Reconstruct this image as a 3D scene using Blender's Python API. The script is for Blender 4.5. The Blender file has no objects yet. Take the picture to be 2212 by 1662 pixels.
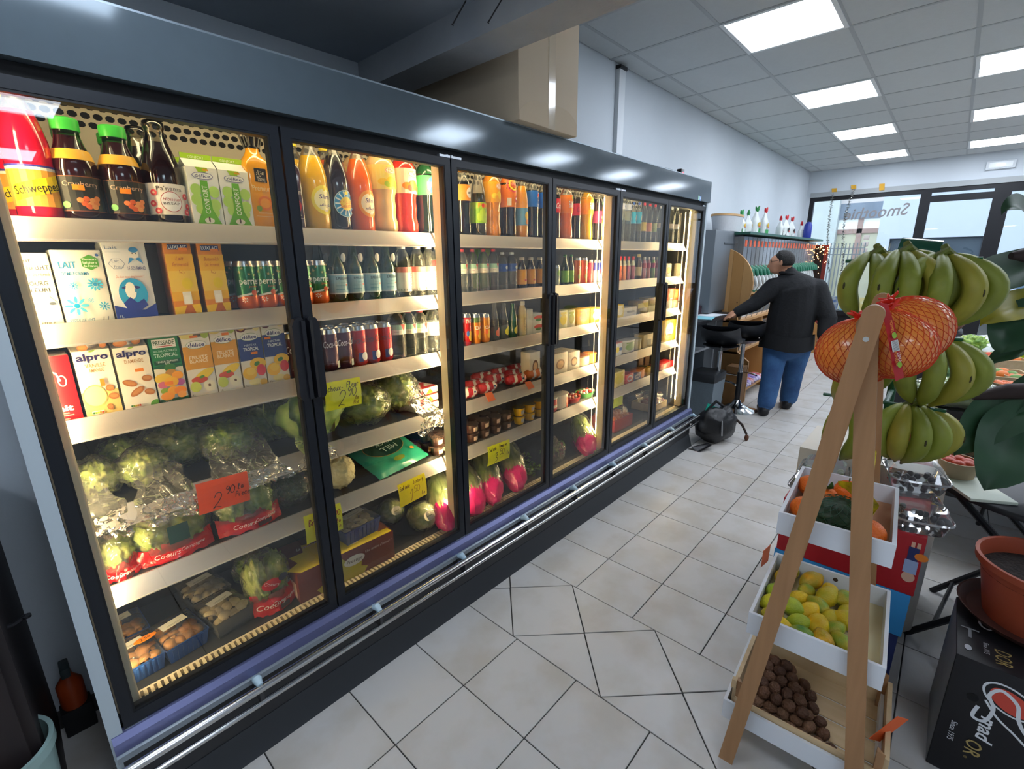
# Shop interior: long glass-door fridge on the left, fruit stand on the right, shop front behind.
import bpy, bmesh, math, random
from mathutils import Vector, Matrix
from math import sin, cos, pi, radians as R, hypot, atan2
rnd = random.Random(11)
SC = bpy.context.scene
COL = SC.collection
# ------------------------------------------------------------------ camera
W_, H_, F_ = 2212, 1662, 1015.35
YAW, PIT, ROL = R(42.5486), R(14.943), R(-.56527)
CAM = Vector((0, 0, 1.55))
_f = Vector((cos(YAW)*cos(PIT), sin(YAW)*cos(PIT), -sin(PIT)))
_r0 = _f.cross(Vector((0, 0, 1))).normalized(); _u0 = _r0.cross(_f)
_r = _r0*cos(ROL) + _u0*sin(ROL); _u = _r.cross(_f)
cd = bpy.data.cameras.new('camera'); cd.sensor_width = 36; cd.sensor_fit = 'HORIZONTAL'
cd.lens = F_/W_*36; cd.clip_start = .02; cd.clip_end = 200
co = bpy.data.objects.new('camera', cd); COL.objects.link(co); SC.camera = co
mw = Matrix((( _r.x, _u.x, -_f.x, CAM.x), (_r.y, _u.y, -_f.y, CAM.y), (_r.z, _u.z, -_f.z, CAM.z), (0, 0, 0, 1)))
co.matrix_world = mw
def on(px, py, ax, val):
    "point where the sight line of a photo pixel meets the plane axis=val"
    d = _f + _r*((px-W_/2)/F_) - _u*((py-H_/2)/F_)
    return CAM + d*((val-CAM[ax])/d[ax])
# ------------------------------------------------------------------ world + colour management
SC.view_settings.view_transform = 'Standard'; SC.view_settings.look = 'None'
SC.view_settings.exposure = 1.0; SC.view_settings.gamma = 1.0
SC.view_settings.use_curve_mapping = False
wd = bpy.data.worlds.new('sky'); SC.world = wd; wd.use_nodes = True
bg = wd.node_tree.nodes['Background']; bg.inputs[0].default_value = (.80, .88, 1, 1); bg.inputs[1].default_value = 1.7
PANEL_E = 9.0      # ceiling light panels
LOW_E = 6.0        # dimmer panels in the low ceiling
LED_E = 40.0       # fridge LED strips
CANOPY_E = 13.0     # lamps under the fridge canopy
# ------------------------------------------------------------------ materials
def lin(c):
    if isinstance(c, str):
        c = c.lstrip('#'); c = c if len(c) == 6 else ''.join(q*2 for q in c); c = [int(c[i:i+2], 16)/255 for i in (0, 2, 4)]
    return tuple(x/12.92 if x <= .04045 else ((x+.055)/1.055)**2.4 for x in c)
MATS = {}
def pm(c, rough=.5, metal=0., noise=0., ns=12., bump=0., bs=40., trans=0., ior=1.45, emit=0., coat=0., spec=.5, sss=0., alpha=1., c2=None, stretch=None, detail=3., dist=0.0):
    "procedural principled material; noise mixes towards c2 (or a darker tone)"
    key = (c, rough, metal, noise, ns, bump, bs, trans, ior, emit, coat, spec, sss, alpha, c2, stretch, dist)
    if key in MATS: return MATS[key]
    m = bpy.data.materials.new('mat_%03d' % len(MATS)); m.use_nodes = True
    nt = m.node_tree; b = nt.nodes['Principled BSDF']; L = nt.links
    col = lin(c)
    b.inputs['Base Color'].default_value = (*col, 1)
    b.inputs['Roughness'].default_value = rough; b.inputs['Metallic'].default_value = metal
    b.inputs['Transmission Weight'].default_value = trans; b.inputs['IOR'].default_value = ior
    b.inputs['Coat Weight'].default_value = coat; b.inputs['Coat Roughness'].default_value = .06
    b.inputs['Specular IOR Level'].default_value = spec; b.inputs['Alpha'].default_value = alpha
    if sss: b.inputs['Subsurface Weight'].default_value = sss; b.inputs['Subsurface Radius'].default_value = (.01, .01, .005)
    if emit:
        b.inputs['Emission Color'].default_value = (*col, 1); b.inputs['Emission Strength'].default_value = emit
    if noise or bump:
        tc = nt.nodes.new('ShaderNodeTexCoord'); mp = nt.nodes.new('ShaderNodeMapping'); L.new(tc.outputs['Object'], mp.inputs[0])
        if stretch: mp.inputs['Scale'].default_value = stretch
    if noise:
        n = nt.nodes.new('ShaderNodeTexNoise'); n.inputs['Scale'].default_value = ns; n.inputs['Detail'].default_value = detail
        n.inputs['Distortion'].default_value = dist; L.new(mp.outputs[0], n.inputs['Vector'])
        cr = nt.nodes.new('ShaderNodeValToRGB'); cr.color_ramp.elements[0].position = .35; cr.color_ramp.elements[1].position = .65
        k2 = lin(c2) if c2 else tuple(x*.55 for x in col)
        cr.color_ramp.elements[0].color = (*col, 1)
        cr.color_ramp.elements[1].color = (*[a*(1-noise)+q*noise for a, q in zip(col, k2)], 1)
        L.new(n.outputs['Fac'], cr.inputs[0]); L.new(cr.outputs[0], b.inputs['Base Color'])
    if bump:
        n2 = nt.nodes.new('ShaderNodeTexNoise'); n2.inputs['Scale'].default_value = bs; L.new(mp.outputs[0], n2.inputs['Vector'])
        bp = nt.nodes.new('ShaderNodeBump'); bp.inputs['Strength'].default_value = bump; bp.inputs['Distance'].default_value = .01
        L.new(n2.outputs['Fac'], bp.inputs['Height']); L.new(bp.outputs[0], b.inputs['Normal'])
    MATS[key] = m; return m
def clear(tint='#ffffff', ior=1.45, milky=0., rough=.03, boost=1., bump=0., bs=60.):
    "thin clear sheet: transparent with fresnel gloss (glass panes, film, plastic bottles)"
    key = ('clear', tint, ior, milky, rough, boost, bump, bs)
    if key in MATS: return MATS[key]
    m = bpy.data.materials.new('clear_%03d' % len(MATS)); m.use_nodes = True; nt = m.node_tree; nt.nodes.clear(); L = nt.links
    out = nt.nodes.new('ShaderNodeOutputMaterial'); tr = nt.nodes.new('ShaderNodeBsdfTransparent'); gl = nt.nodes.new('ShaderNodeBsdfGlossy')
    tr.inputs[0].default_value = (*lin(tint), 1); gl.inputs['Roughness'].default_value = rough; gl.inputs[0].default_value = (1, 1, 1, 1)
    fr = nt.nodes.new('ShaderNodeFresnel'); fr.inputs[0].default_value = ior
    mu = nt.nodes.new('ShaderNodeMath'); mu.operation = 'MULTIPLY'; mu.inputs[1].default_value = boost; mu.use_clamp = True
    L.new(fr.outputs[0], mu.inputs[0])
    mx = nt.nodes.new('ShaderNodeMixShader'); L.new(mu.outputs[0], mx.inputs[0]); L.new(tr.outputs[0], mx.inputs[1]); L.new(gl.outputs[0], mx.inputs[2])
    if bump:
        tc = nt.nodes.new('ShaderNodeTexCoord'); n2 = nt.nodes.new('ShaderNodeTexNoise'); n2.inputs['Scale'].default_value = bs; n2.inputs['Distortion'].default_value = 1.
        L.new(tc.outputs['Object'], n2.inputs['Vector'])
        bp = nt.nodes.new('ShaderNodeBump'); bp.inputs['Strength'].default_value = bump; bp.inputs['Distance'].default_value = .01
        L.new(n2.outputs['Fac'], bp.inputs['Height']); L.new(bp.outputs[0], gl.inputs['Normal']); L.new(bp.outputs[0], fr.inputs['Normal'])
    last = mx
    if milky:
        df = nt.nodes.new('ShaderNodeBsdfDiffuse'); df.inputs[0].default_value = (.9, .9, .88, 1)
        m2 = nt.nodes.new('ShaderNodeMixShader'); m2.inputs[0].default_value = milky
        L.new(mx.outputs[0], m2.inputs[1]); L.new(df.outputs[0], m2.inputs[2]); last = m2
    L.new(last.outputs[0], out.inputs[0]); MATS[key] = m; return m
# ------------------------------------------------------------------ mesh builder
class MB:
    def __init__(s): s.v = []; s.f = []; s.m = []
    def add(s, vs, fs, m=0):
        o = len(s.v); s.v += [tuple(x) for x in vs]
        for q in fs: s.f.append([i+o for i in q]); s.m.append(m)
        return s
    def box(s, x0, x1, y0, y1, z0, z1, m=0):
        vs = [(x, y, z) for z in (z0, z1) for y in (y0, y1) for x in (x0, x1)]
        return s.add(vs, [(0, 2, 3, 1), (4, 5, 7, 6), (0, 1, 5, 4), (2, 6, 7, 3), (0, 4, 6, 2), (1, 3, 7, 5)], m)
    def cbox(s, x0, x1, y0, y1, z0, z1, c, m=0):
        "box with chamfered vertical and horizontal edges (24 corners)"
        c = min(c, (x1-x0)*.45, (y1-y0)*.45, (z1-z0)*.45)
        bm = bmesh.new(); bmesh.ops.create_cube(bm, size=1)
        for v in bm.verts: v.co = Vector(((x0+x1)/2+v.co.x*(x1-x0), (y0+y1)/2+v.co.y*(y1-y0), (z0+z1)/2+v.co.z*(z1-z0)))
        bmesh.ops.bevel(bm, geom=list(bm.edges), offset=c, segments=2, affect='EDGES', profile=.6)
        bm.verts.index_update()
        s.add([v.co for v in bm.verts], [[v.index for v in f.verts] for f in bm.faces], m); bm.free(); return s
    def lathe(s, prof, n=24, m=0, o=(0, 0, 0), mz=None, sx=1, sy=1, cap=True):
        vs = []; fs = []; ms = []
        for r, z in prof:
            for k in range(n): a = 2*pi*k/n; vs.append((o[0]+r*cos(a)*sx, o[1]+r*sin(a)*sy, o[2]+z))
        o0 = len(s.v); s.v += vs
        for i in range(len(prof)-1):
            mm = m if mz is None else mz((prof[i][1]+prof[i+1][1])/2)
            for k in range(n):
                k2 = (k+1) % n
                s.f.append([o0+i*n+k, o0+i*n+k2, o0+(i+1)*n+k2, o0+(i+1)*n+k]); s.m.append(mm)
        if cap:
            if prof[0][0] > 1e-5: s.f.append([o0+k for k in range(n)][::-1]); s.m.append(m if mz is None else mz(prof[0][1]))
            if prof[-1][0] > 1e-5: s.f.append([o0+(len(prof)-1)*n+k for k in range(n)]); s.m.append(m if mz is None else mz(prof[-1][1]))
        return s
    def tube(s, pts, rad, n=8, m=0, cap=True, flat=1.):
        pts = [Vector(p) for p in pts]; rs = rad if hasattr(rad, '__len__') else [rad]*len(pts)
        o0 = len(s.v); up = None
        for i, p in enumerate(pts):
            t = (pts[min(i+1, len(pts)-1)]-pts[max(i-1, 0)])
            if t.length < 1e-9: t = Vector((0, 0, 1))
            t.normalize()
            if up is None: up = t.orthogonal().normalized()
            a = (up - t*up.dot(t)); a = a.normalized() if a.length > 1e-6 else t.orthogonal().normalized(); up = a
            b = t.cross(a)
            for k in range(n):
                g = 2*pi*k/n; s.v.append(tuple(p+(a*cos(g)+b*sin(g)*flat)*rs[i]))
        for i in range(len(pts)-1):
            for k in range(n):
                k2 = (k+1) % n; s.f.append([o0+i*n+k, o0+i*n+k2, o0+(i+1)*n+k2, o0+(i+1)*n+k]); s.m.append(m)
        if cap:
            s.f.append([o0+k for k in range(n)][::-1]); s.m.append(m)
            s.f.append([o0+(len(pts)-1)*n+k for k in range(n)]); s.m.append(m)
        return s
    def prism(s, pts, d, m=0):
        "outline (list of 3d points, planar) extruded along vector d"
        n = len(pts); d = Vector(d); vs = [Vector(p) for p in pts]; vs = vs+[p+d for p in vs]
        return s.add(vs, [list(range(n))[::-1], list(range(n, 2*n))]+[[i, (i+1) % n, n+(i+1) % n, n+i] for i in range(n)], m)
    def blob(s, c, r, nu=12, nv=8, m=0, f=None):
        "ellipsoid; f(dir) -> radial factor"
        o0 = len(s.v); c = Vector(c)
        def P(i, j):
            th = pi*i/nv; a = 2*pi*j/nu; d = Vector((sin(th)*cos(a), sin(th)*sin(a), cos(th)))
            k = f(d) if f else 1.
            return (c.x+d.x*r[0]*k, c.y+d.y*r[1]*k, c.z+d.z*r[2]*k)
        s.v.append(P(0, 0))
        for i in range(1, nv):
            for j in range(nu): s.v.append(P(i, j))
        s.v.append(P(nv, 0)); last = len(s.v)-1
        for j in range(nu):
            j2 = (j+1) % nu
            s.f.append([o0, o0+1+j, o0+1+j2]); s.m.append(m)
            for i in range(nv-2):
                a = o0+1+i*nu; s.f.append([a+j, a+nu+j, a+nu+j2, a+j2]); s.m.append(m)
            a = o0+1+(nv-2)*nu; s.f.append([a+j, last, a+j2]); s.m.append(m)
        return s
    def grid(s, fn, nu, nv, m=0, wrap=False):
        o0 = len(s.v)
        for i in range(nv+1):
            for j in range(nu+(0 if wrap else 1)): s.v.append(tuple(fn(j/nu, i/nv)))
        w = nu if wrap else nu+1
        for i in range(nv):
            for j in range(nu):
                j2 = (j+1) % w if wrap else j+1
                s.f.append([o0+i*w+j, o0+i*w+j2, o0+(i+1)*w+j2, o0+(i+1)*w+j]); s.m.append(m)
        return s
    def xf(s, M, i0=0):
        for i in range(i0, len(s.v)): s.v[i] = tuple(M @ Vector(s.v[i]))
        return s
    def mesh(s, name, mats, smooth=True, ang=40):
        me = bpy.data.meshes.new(name); me.from_pydata(s.v, [], s.f)
        for m in (mats if isinstance(mats, (list, tuple)) else [mats]): me.materials.append(m)
        me.polygons.foreach_set('material_index', s.m)
        if smooth:
            me.polygons.foreach_set('use_smooth', [True]*len(s.f)); me.update()
            try: me.set_sharp_from_angle(angle=R(ang))
            except Exception: pass
        me.update(); return me
    def build(s, name, mats, parent=None, loc=(0, 0, 0), rot=(0, 0, 0), smooth=True, ang=40):
        o = bpy.data.objects.new(name, s.mesh(name, mats, smooth, ang)); COL.objects.link(o)
        o.location = loc; o.rotation_euler = rot
        if parent: o.parent = parent
        return o
def tag(o, label=None, cat=None, group=None, kind=None):
    if label: o['label'] = label
    if cat: o['category'] = cat
    if group: o['group'] = group
    if kind: o['kind'] = kind
    return o
def thing(name, label, cat, loc=(0, 0, 0), rz=0, group=None):
    o = bpy.data.objects.new(name, None); COL.objects.link(o); o.location = loc; o.rotation_euler = (0, 0, rz); o.empty_display_size = .05
    return tag(o, label, cat, group)
def struct(name, mb, mats, parent=None, **k):
    o = mb.build(name, mats, parent, **k)
    if parent is None: o['kind'] = 'structure'
    return o
KIDS = {}
def dup(root, loc=None, rz=None, label=None, parent=None):
    c = root.copy(); COL.objects.link(c)
    if parent: c.parent = parent
    if loc is not None: c.location = loc
    if rz is not None: c.rotation_euler = (root.rotation_euler[0], root.rotation_euler[1], rz)
    if label: c['label'] = label
    for ch in list(root.children): dup(ch, parent=c)
    return c
# ------------------------------------------------------------------ flat print
FONT_CACHE = {}
def glyphs(s, bold=0., shear=0., res=2):
    key = (s, bold, shear)
    if key in FONT_CACHE: return FONT_CACHE[key]
    cu = bpy.data.curves.new('t', 'FONT'); cu.body = s; cu.resolution_u = res; cu.offset = bold; cu.shear = shear; cu.fill_mode = 'FRONT'
    ob = bpy.data.objects.new('t', cu); COL.objects.link(ob)
    dg = bpy.context.evaluated_depsgraph_get(); me = ob.evaluated_get(dg).to_mesh()
    vs = [(v.co.x, v.co.y) for v in me.vertices]; fs = [list(p.vertices) for p in me.polygons]
    ob.evaluated_get(dg).to_mesh_clear(); bpy.data.objects.remove(ob); bpy.data.curves.remove(cu)
    if vs:
        x0 = min(v[0] for v in vs); x1 = max(v[0] for v in vs); y0 = min(v[1] for v in vs); y1 = max(v[1] for v in vs)
    else: x0 = x1 = y0 = y1 = 0
    FONT_CACHE[key] = (vs, fs, x0, x1, y0, y1); return FONT_CACHE[key]
class Print:
    "printed shapes on a flat or cylindrical face, u right, v up"
    def __init__(s, fmap, step=.00018, base=.0004, du=None):
        s.mb = MB(); s.mats = []; s.mi = {}; s.f = fmap; s.lay = base; s.step = step; s.du = du
    def mat(s, c):
        if c not in s.mi: s.mi[c] = len(s.mats); s.mats.append(pm(c, .42) if isinstance(c, str) else c)
        return s.mi[c]
    def raw(s, uv, fs, c):
        m = s.mat(c); s.lay += s.step
        s.mb.add([s.f(u, v, s.lay) for u, v in uv], fs, m); return s
    def rect(s, u0, v0, u1, v1, c):
        n = max(1, int(abs(u1-u0)/s.du+.99)) if s.du else 1
        uv = [(u0+(u1-u0)*i/n, v) for v in (v0, v1) for i in range(n+1)]
        return s.raw(uv, [[i, i+1, n+2+i, n+1+i] for i in range(n)], c)
    def ell(s, cu, cv, ru, rv, c, n=12, rot=0.):
        uv = []; cr, sr = cos(rot), sin(rot)
        for i in range(n+1):
            t = -1+2*i/n; t = sin(t*pi/2); h = max(0, 1-t*t)**.5
            for q in (-h, h):
                a, b = t*ru, q*rv; uv.append((cu+a*cr-b*sr, cv+a*sr+b*cr))
        return s.raw(uv, [[2*i, 2*i+2, 2*i+3, 2*i+1] for i in range(n)], c)
    def poly(s, pts, c):
        if not s.du: return s.raw(pts, [list(range(len(pts)))], c)
        u0, u1 = min(p[0] for p in pts), max(p[0] for p in pts); n = max(1, int((u1-u0)/s.du+.99)); uv = []; fs = []
        def clip(q, k, sg):
            out = []
            for i in range(len(q)):
                a, b = q[i], q[(i+1) % len(q)]; da, db = (a[0]-k)*sg, (b[0]-k)*sg
                if da >= 0: out.append(a)
                if da*db < 0: t = da/(da-db); out.append((a[0]+(b[0]-a[0])*t, a[1]+(b[1]-a[1])*t))
            return out
        for i in range(n):      # cut into upright strips so the print follows the curve
            q = clip(clip(list(pts), u0+(u1-u0)*i/n, 1), u0+(u1-u0)*(i+1)/n, -1)
            if len(q) > 2: fs.append(list(range(len(uv), len(uv)+len(q)))); uv += q
        return s.raw(uv, fs, c)
    def ring(s, cu, cv, ru, rv, w, c, n=24, a0=0, a1=2*pi):
        uv = []
        for i in range(n+1):
            a = a0+(a1-a0)*i/n; uv += [(cu+ru*cos(a), cv+rv*sin(a)), (cu+(ru-w)*cos(a), cv+(rv-w)*sin(a))]
        return s.raw(uv, [[2*i, 2*i+1, 2*i+3, 2*i+2] for i in range(n)], c)
    def stroke(s, pts, w, c):
        uv = []; fs = []; n = len(pts)
        for i, p in enumerate(pts):
            a = pts[max(0, i-1)]; b = pts[min(n-1, i+1)]; dx, dy = b[0]-a[0], b[1]-a[1]; l = hypot(dx, dy) or 1
            uv += [(p[0]-dy/l*w/2, p[1]+dx/l*w/2), (p[0]+dy/l*w/2, p[1]-dx/l*w/2)]
        return s.raw(uv, [[2*i, 2*i+1, 2*i+3, 2*i+2] for i in range(n-1)], c)
    def text(s, t, cu, cv, h, c, w=None, bold=.0, shear=0., rot=0., al='c', mir=False):
        "t centred on (cu,cv); h = cap height, w = forced width"
        vs, fs, x0, x1, y0, y1 = glyphs(t, bold, shear)
        if not vs: return s
        _, _, _, _, a0, a1 = glyphs('H', 0., 0.)
        k = h/(a1-a0); kx = k if w is None else w/(x1-x0)
        ox = (x0+x1)/2 if al == 'c' else (x0 if al == 'l' else x1); oy = (a0+a1)/2
        cr, sr = cos(rot), sin(rot); uv = []
        for x, y in vs:
            a, b = (x-ox)*kx*(-1 if mir else 1), (y-oy)*k; uv.append((cu+a*cr-b*sr, cv+a*sr+b*cr))
        return s.raw(uv, fs, c)
    def build(s, name, parent, **k): return s.mb.build(name, s.mats, parent, smooth=False, **k)
def flat(o=(0, 0, 0), U=(1, 0, 0), V=(0, 0, 1), N=(0, -1, 0)):
    o, U, V, N = Vector(o), Vector(U).normalized(), Vector(V).normalized(), Vector(N).normalized()
    return lambda u, v, l: o+U*u+V*v+N*l
def cyl(r, tilt=0.):
    return lambda u, v, l: Vector(((r+l)*sin(u/r+tilt), -(r+l)*cos(u/r+tilt), v))
def rev(fr, tilt=0.):
    "print on a body of revolution with radius function fr(z)"
    return lambda u, v, l: Vector(((fr(v)+l)*sin(u/fr(.0)+tilt), -(fr(v)+l)*cos(u/fr(.0)+tilt), v))
# ================================================================== ROOM
WY, FX, CZ = 2.11, 9.95, 2.95          # left wall, shop front, ceiling height
BX, RY = -2.4, -3.6                     # back wall, right wall
LOWZ, BEAM0, BEAM1, BEAMZ = 2.40, 1.306, 1.475, 2.29
wallm = pm('#cfd6dc', .75, noise=.06, ns=3, bump=.05, bs=90)
ceilm = pm('#c9cdce', .85, noise=.05, ns=30, bump=.12, bs=160)
lowm = pm('#9aa3ad', .8, noise=.15, ns=4, bump=.05)
def tile_material():
    m = bpy.data.materials.new('floor_tile'); m.use_nodes = True; nt = m.node_tree; b = nt.nodes['Principled BSDF']; L = nt.links
    tc = nt.nodes.new('ShaderNodeTexCoord'); oi = nt.nodes.new('ShaderNodeObjectInfo'); va = nt.nodes.new('ShaderNodeVectorMath'); va.operation = 'ADD'
    mu = nt.nodes.new('ShaderNodeMath'); mu.operation = 'MULTIPLY'; mu.inputs[1].default_value = 37.; L.new(oi.outputs['Random'], mu.inputs[0])
    L.new(tc.outputs['Object'], va.inputs[0]); L.new(mu.outputs[0], va.inputs[1])
    n = nt.nodes.new('ShaderNodeTexNoise'); n.inputs['Scale'].default_value = 5.5; n.inputs['Detail'].default_value = 6; L.new(va.outputs[0], n.inputs['Vector'])
    cr = nt.nodes.new('ShaderNodeValToRGB'); e = cr.color_ramp.elements
    e[0].position = .34; e[0].color = (*lin('#b3ada4'), 1); e[1].position = .56; e[1].color = (*lin('#bfbcb8'), 1)
    L.new(n.outputs['Fac'], cr.inputs[0]); L.new(cr.outputs[0], b.inputs['Base Color'])
    b.inputs['Roughness'].default_value = .33; b.inputs['Specular IOR Level'].default_value = .45
    n3 = nt.nodes.new('ShaderNodeTexNoise'); n3.inputs['Scale'].default_value = 9; L.new(va.outputs[0], n3.inputs['Vector'])
    mr = nt.nodes.new('ShaderNodeMapRange'); mr.inputs[3].default_value = .25; mr.inputs[4].default_value = .5; L.new(n3.outputs['Fac'], mr.inputs[0]); L.new(mr.outputs[0], b.inputs['Roughness'])
    return m
tilem = tile_material()
floor = struct('floor', MB().box(BX, 22, -14, 8, -.12, -.004), pm('#3a3836', .9, noise=.3, ns=20))
def tile_mesh(pts, name='tile'):
    "one floor tile: outline slightly rounded edge, 4 mm proud of the joints"
    c = Vector((sum(p[0] for p in pts)/len(pts), sum(p[1] for p in pts)/len(pts), 0))
    mb = MB(); n = len(pts); vs = []
    for z, k in ((-.004, 1.), (-.0008, 1.), (0, .992)):
        vs += [(c.x+(p[0]-c.x)*k, c.y+(p[1]-c.y)*k, z) for p in pts]
    fs = [[2*n+i for i in range(n)]]
    for a in (0, n): fs += [[a+i, a+(i+1) % n, a+n+(i+1) % n, a+n+i] for i in range(n)]
    return mb.add(vs, fs)
P_ = .302; G_ = .0022
S0 = [(-P_/2+G_, -P_/2+G_), (P_/2-G_, -P_/2+G_), (P_/2-G_, P_/2-G_), (-P_/2+G_, P_/2-G_)]
sq = tile_mesh(S0).mesh('tile', tilem, False)
BL0, BL1 = 1.2165, 1.6475; BW = (BL1-BL0)/2
tiles = []
def tile_list():
    ys = [1.102-P_*k for k in range(-3, 16)]
    for k in range(0, 12): tiles.extend(((BL0-P_*(k+.5), y-P_/2), 0) for y in ys)
    for k in range(0, 28): tiles.extend(((BL1+P_*(k+.5), y-P_/2), 0) for y in ys)
    for j in range(-3, 12):
        tiles.append(((BL0+BW, 1.124-2*BW*j), 1)); 
        for s in (-1, 1): tiles.append(((BL0+BW*(1+s), 1.124-2*BW*j+BW), 2 if s < 0 else 3))
tile_list()
h = BW-G_*1.4
dia = tile_mesh([(-h, 0), (0, -h), (h, 0), (0, h)]).mesh('tile', tilem, False)
triL = tile_mesh([(G_, -h+G_), (h-G_, 0), (G_, h-G_)]).mesh('tile', tilem, False)
triR = tile_mesh([(-G_, -h+G_), (-G_, h-G_), (-h+G_, 0)]).mesh('tile', tilem, False)
TM = [sq, dia, triL, triR]
def seen(p):
    d = Vector((p[0], p[1], 0))-CAM; z = d.dot(_f)
    if z < .2: return 9e9
    x, y = d.dot(_r)/z*F_, -d.dot(_u)/z*F_
    if abs(x) > W_/2+180 or abs(y) > H_/2+180 or p[1] > 1.5: return 5e3+z
    return z
tiles.sort(key=lambda t: seen(t[0]))
rest = MB()
for i, ((x, y), k) in enumerate(tiles):
    if not (BX < x < FX and RY < y < WY+.2): continue
    if i < 300:
        o = bpy.data.objects.new('tile', TM[k]); COL.objects.link(o); o.parent = floor; o.location = (x, y, 0)
    else:
        rest.add([(v.co.x+x, v.co.y+y, v.co.z) for v in TM[k].vertices], [list(p.vertices) for p in TM[k].polygons])
tag(rest.build('tile_field', tilem, floor, smooth=False), kind='stuff')
# walls
struct('wall_left', MB().box(BX, FX+.2, WY, WY+.15, -.1, 3.1), wallm)
struct('wall_back', MB().box(BX-.15, BX, RY, WY, -.1, 3.1), wallm)
struct('wall_right', MB().box(BX, FX+.2, RY-.15, RY, -.1, 3.1), wallm)
# low ceiling over the near part with its cross beam
low = struct('ceiling_low', MB().box(BX, BEAM0, RY, WY, LOWZ, 3.05), lowm)
struct('trim_beam', MB().box(BEAM0, BEAM1, RY, WY, BEAMZ, 3.05), pm('#a5a9ae', .8, noise=.25, ns=5, bump=.1, bs=60))
for i, (a, b) in enumerate([((995, 22), (1026, 50)), ((1073, 17), (1082, 35))]):
    p = on(*a, 2, BEAMZ+.01)
    mb = MB().tube([(0, 0, .03), (0, 0, -.045)], .0022, 8).lathe([(.0045, -.047), (.0045, -.045)], 10)
    tag(mb.build('nail', pm('#2b2a2c', .5, .6), loc=p, rot=(R(35), R(20), 0)), ['long nail sticking out of the dark beam', 'short bent nail in the beam, nearer the light panels'][i], 'nail')
# high suspended ceiling: slab, T-rails, tiles
ceil = struct('ceiling', MB().box(BEAM1, FX+.2, RY, WY, CZ+.02, 3.1), pm('#b9bcbe', .9))
XL = [3.395+.6*k for k in range(-4, 12)]; YL = [1.94-.6*k for k in range(0, 10)]
railm = pm('#aeb3b6', .5)
for x in XL:
    if BEAM1 < x < FX: MB().box(x-.012, x+.012, RY, WY, CZ-.002, CZ+.02).build('grid_rail', railm, ceil, smooth=False)
for y in YL: MB().box(BEAM1, FX, y-.012, y+.012, CZ-.0015, CZ+.02).build('grid_rail', railm, ceil, smooth=False)
LIGHTS = [(3.395+.3+1.8*k, y) for y in (1.04, -.16, -1.36, -2.56) for k in range(4)]
cm = {}
for a, b in [(x, x+.6) for x in [XL[0]-.6]+XL]:
    for c, d in [(1.94, WY)]+[(y-.6, y) for y in YL]:
        x0, x1, y0, y1 = max(a, BEAM1), min(b, FX), max(c, RY), min(d, WY)
        if x1-x0 < .05 or y1-y0 < .05: continue
        mx, my = (a+b)/2, (y0+y1)/2
        if any(abs(mx-l[0]) < .1 and abs(my-l[1]) < .1 for l in LIGHTS): continue
        key = (round(x1-x0, 3), round(y1-y0, 3))
        if key not in cm:
            w, t = key; cm[key] = MB().box(-w/2+.0095, w/2-.0095, -t/2+.0095, t/2-.0095, CZ+.0005, CZ+.018).mesh('tile', ceilm, False)
        o = bpy.data.objects.new('ceiling_tile', cm[key]); COL.objects.link(o); o.parent = ceil; o.location = ((x0+x1)/2, (y0+y1)/2, 0)
em = pm('#e9f2ff', .4, emit=PANEL_E)
frm = pm('#e8ecee', .4)
lamp = None
ROWN = ['nearest the fridge wall', 'in the second row', 'in the third row', 'in the row nearest the right wall']
POS = ['closest to the beam', 'second from the beam', 'third from the beam', 'closest to the shop front']
def make_lamp(z):
    t = thing('ceiling_light', '', 'light')
    mb = MB()
    for a, b, c, d in ((-.298, .298, -.298, -.272), (-.298, .298, .272, .298), (-.298, -.272, -.272, .272), (.272, .298, -.272, .272)): mb.box(a, b, c, d, -.006, .02)
    mb.build('frame', frm, t, smooth=False)
    MB().box(-.272, .272, -.272, .272, -.003, .015).build('diffuser', em, t, smooth=False)
    return t
lamp = make_lamp(0)
for i, (x, y) in enumerate(LIGHTS):
    lb = 'square light panel %s, %s' % (ROWN[i//4], POS[i % 4])
    o = lamp if i == 0 else dup(lamp)
    o.location = (x, y, CZ); o['label'] = lb; o['group'] = 'ceiling light panels'
lowd = MB().box(-.272, .272, -.272, .272, -.003, .015).mesh('diffuser', pm('#e3efff', .4, emit=LOW_E), False)
for x, y, lb in ((.19, .90, 'square light panel in the low ceiling nearest the fridge'), (.19, -.90, 'square light panel in the low ceiling in its middle row'), (.19, -2.70, 'square light panel in the low ceiling nearest the right wall'), (-1.61, .90, 'square light panel in the low ceiling by the back wall, fridge side'), (-1.61, -.90, 'square light panel in the low ceiling by the back wall, middle')):
    o = dup(lamp, (x, y, LOWZ-.008), label=lb); o['group'] = 'ceiling light panels'
    for ch in o.children:
        if ch.name.startswith('diffuser'): ch.data = lowd
# cable trunking on the wall with a small black clip at the top
p0, p1 = on(1338, 145, 1, WY-.02), on(1358, 145, 1, WY-.02)
t = thing('cable_trunking', 'white vertical cable trunking on the wall above the fridge', 'trunking', (p0.x+.03, WY, 2.0))
MB().cbox(-.045, .045, -.035, 0, 0, CZ-.03-2.0, .004).build('channel', pm('#dfe4e8', .5), t)
MB().cbox(-.05, .05, -.045, 0, CZ-.04-2.0, CZ-.015-2.0, .004).build('end_clip', pm('#222426', .5), t)
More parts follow.
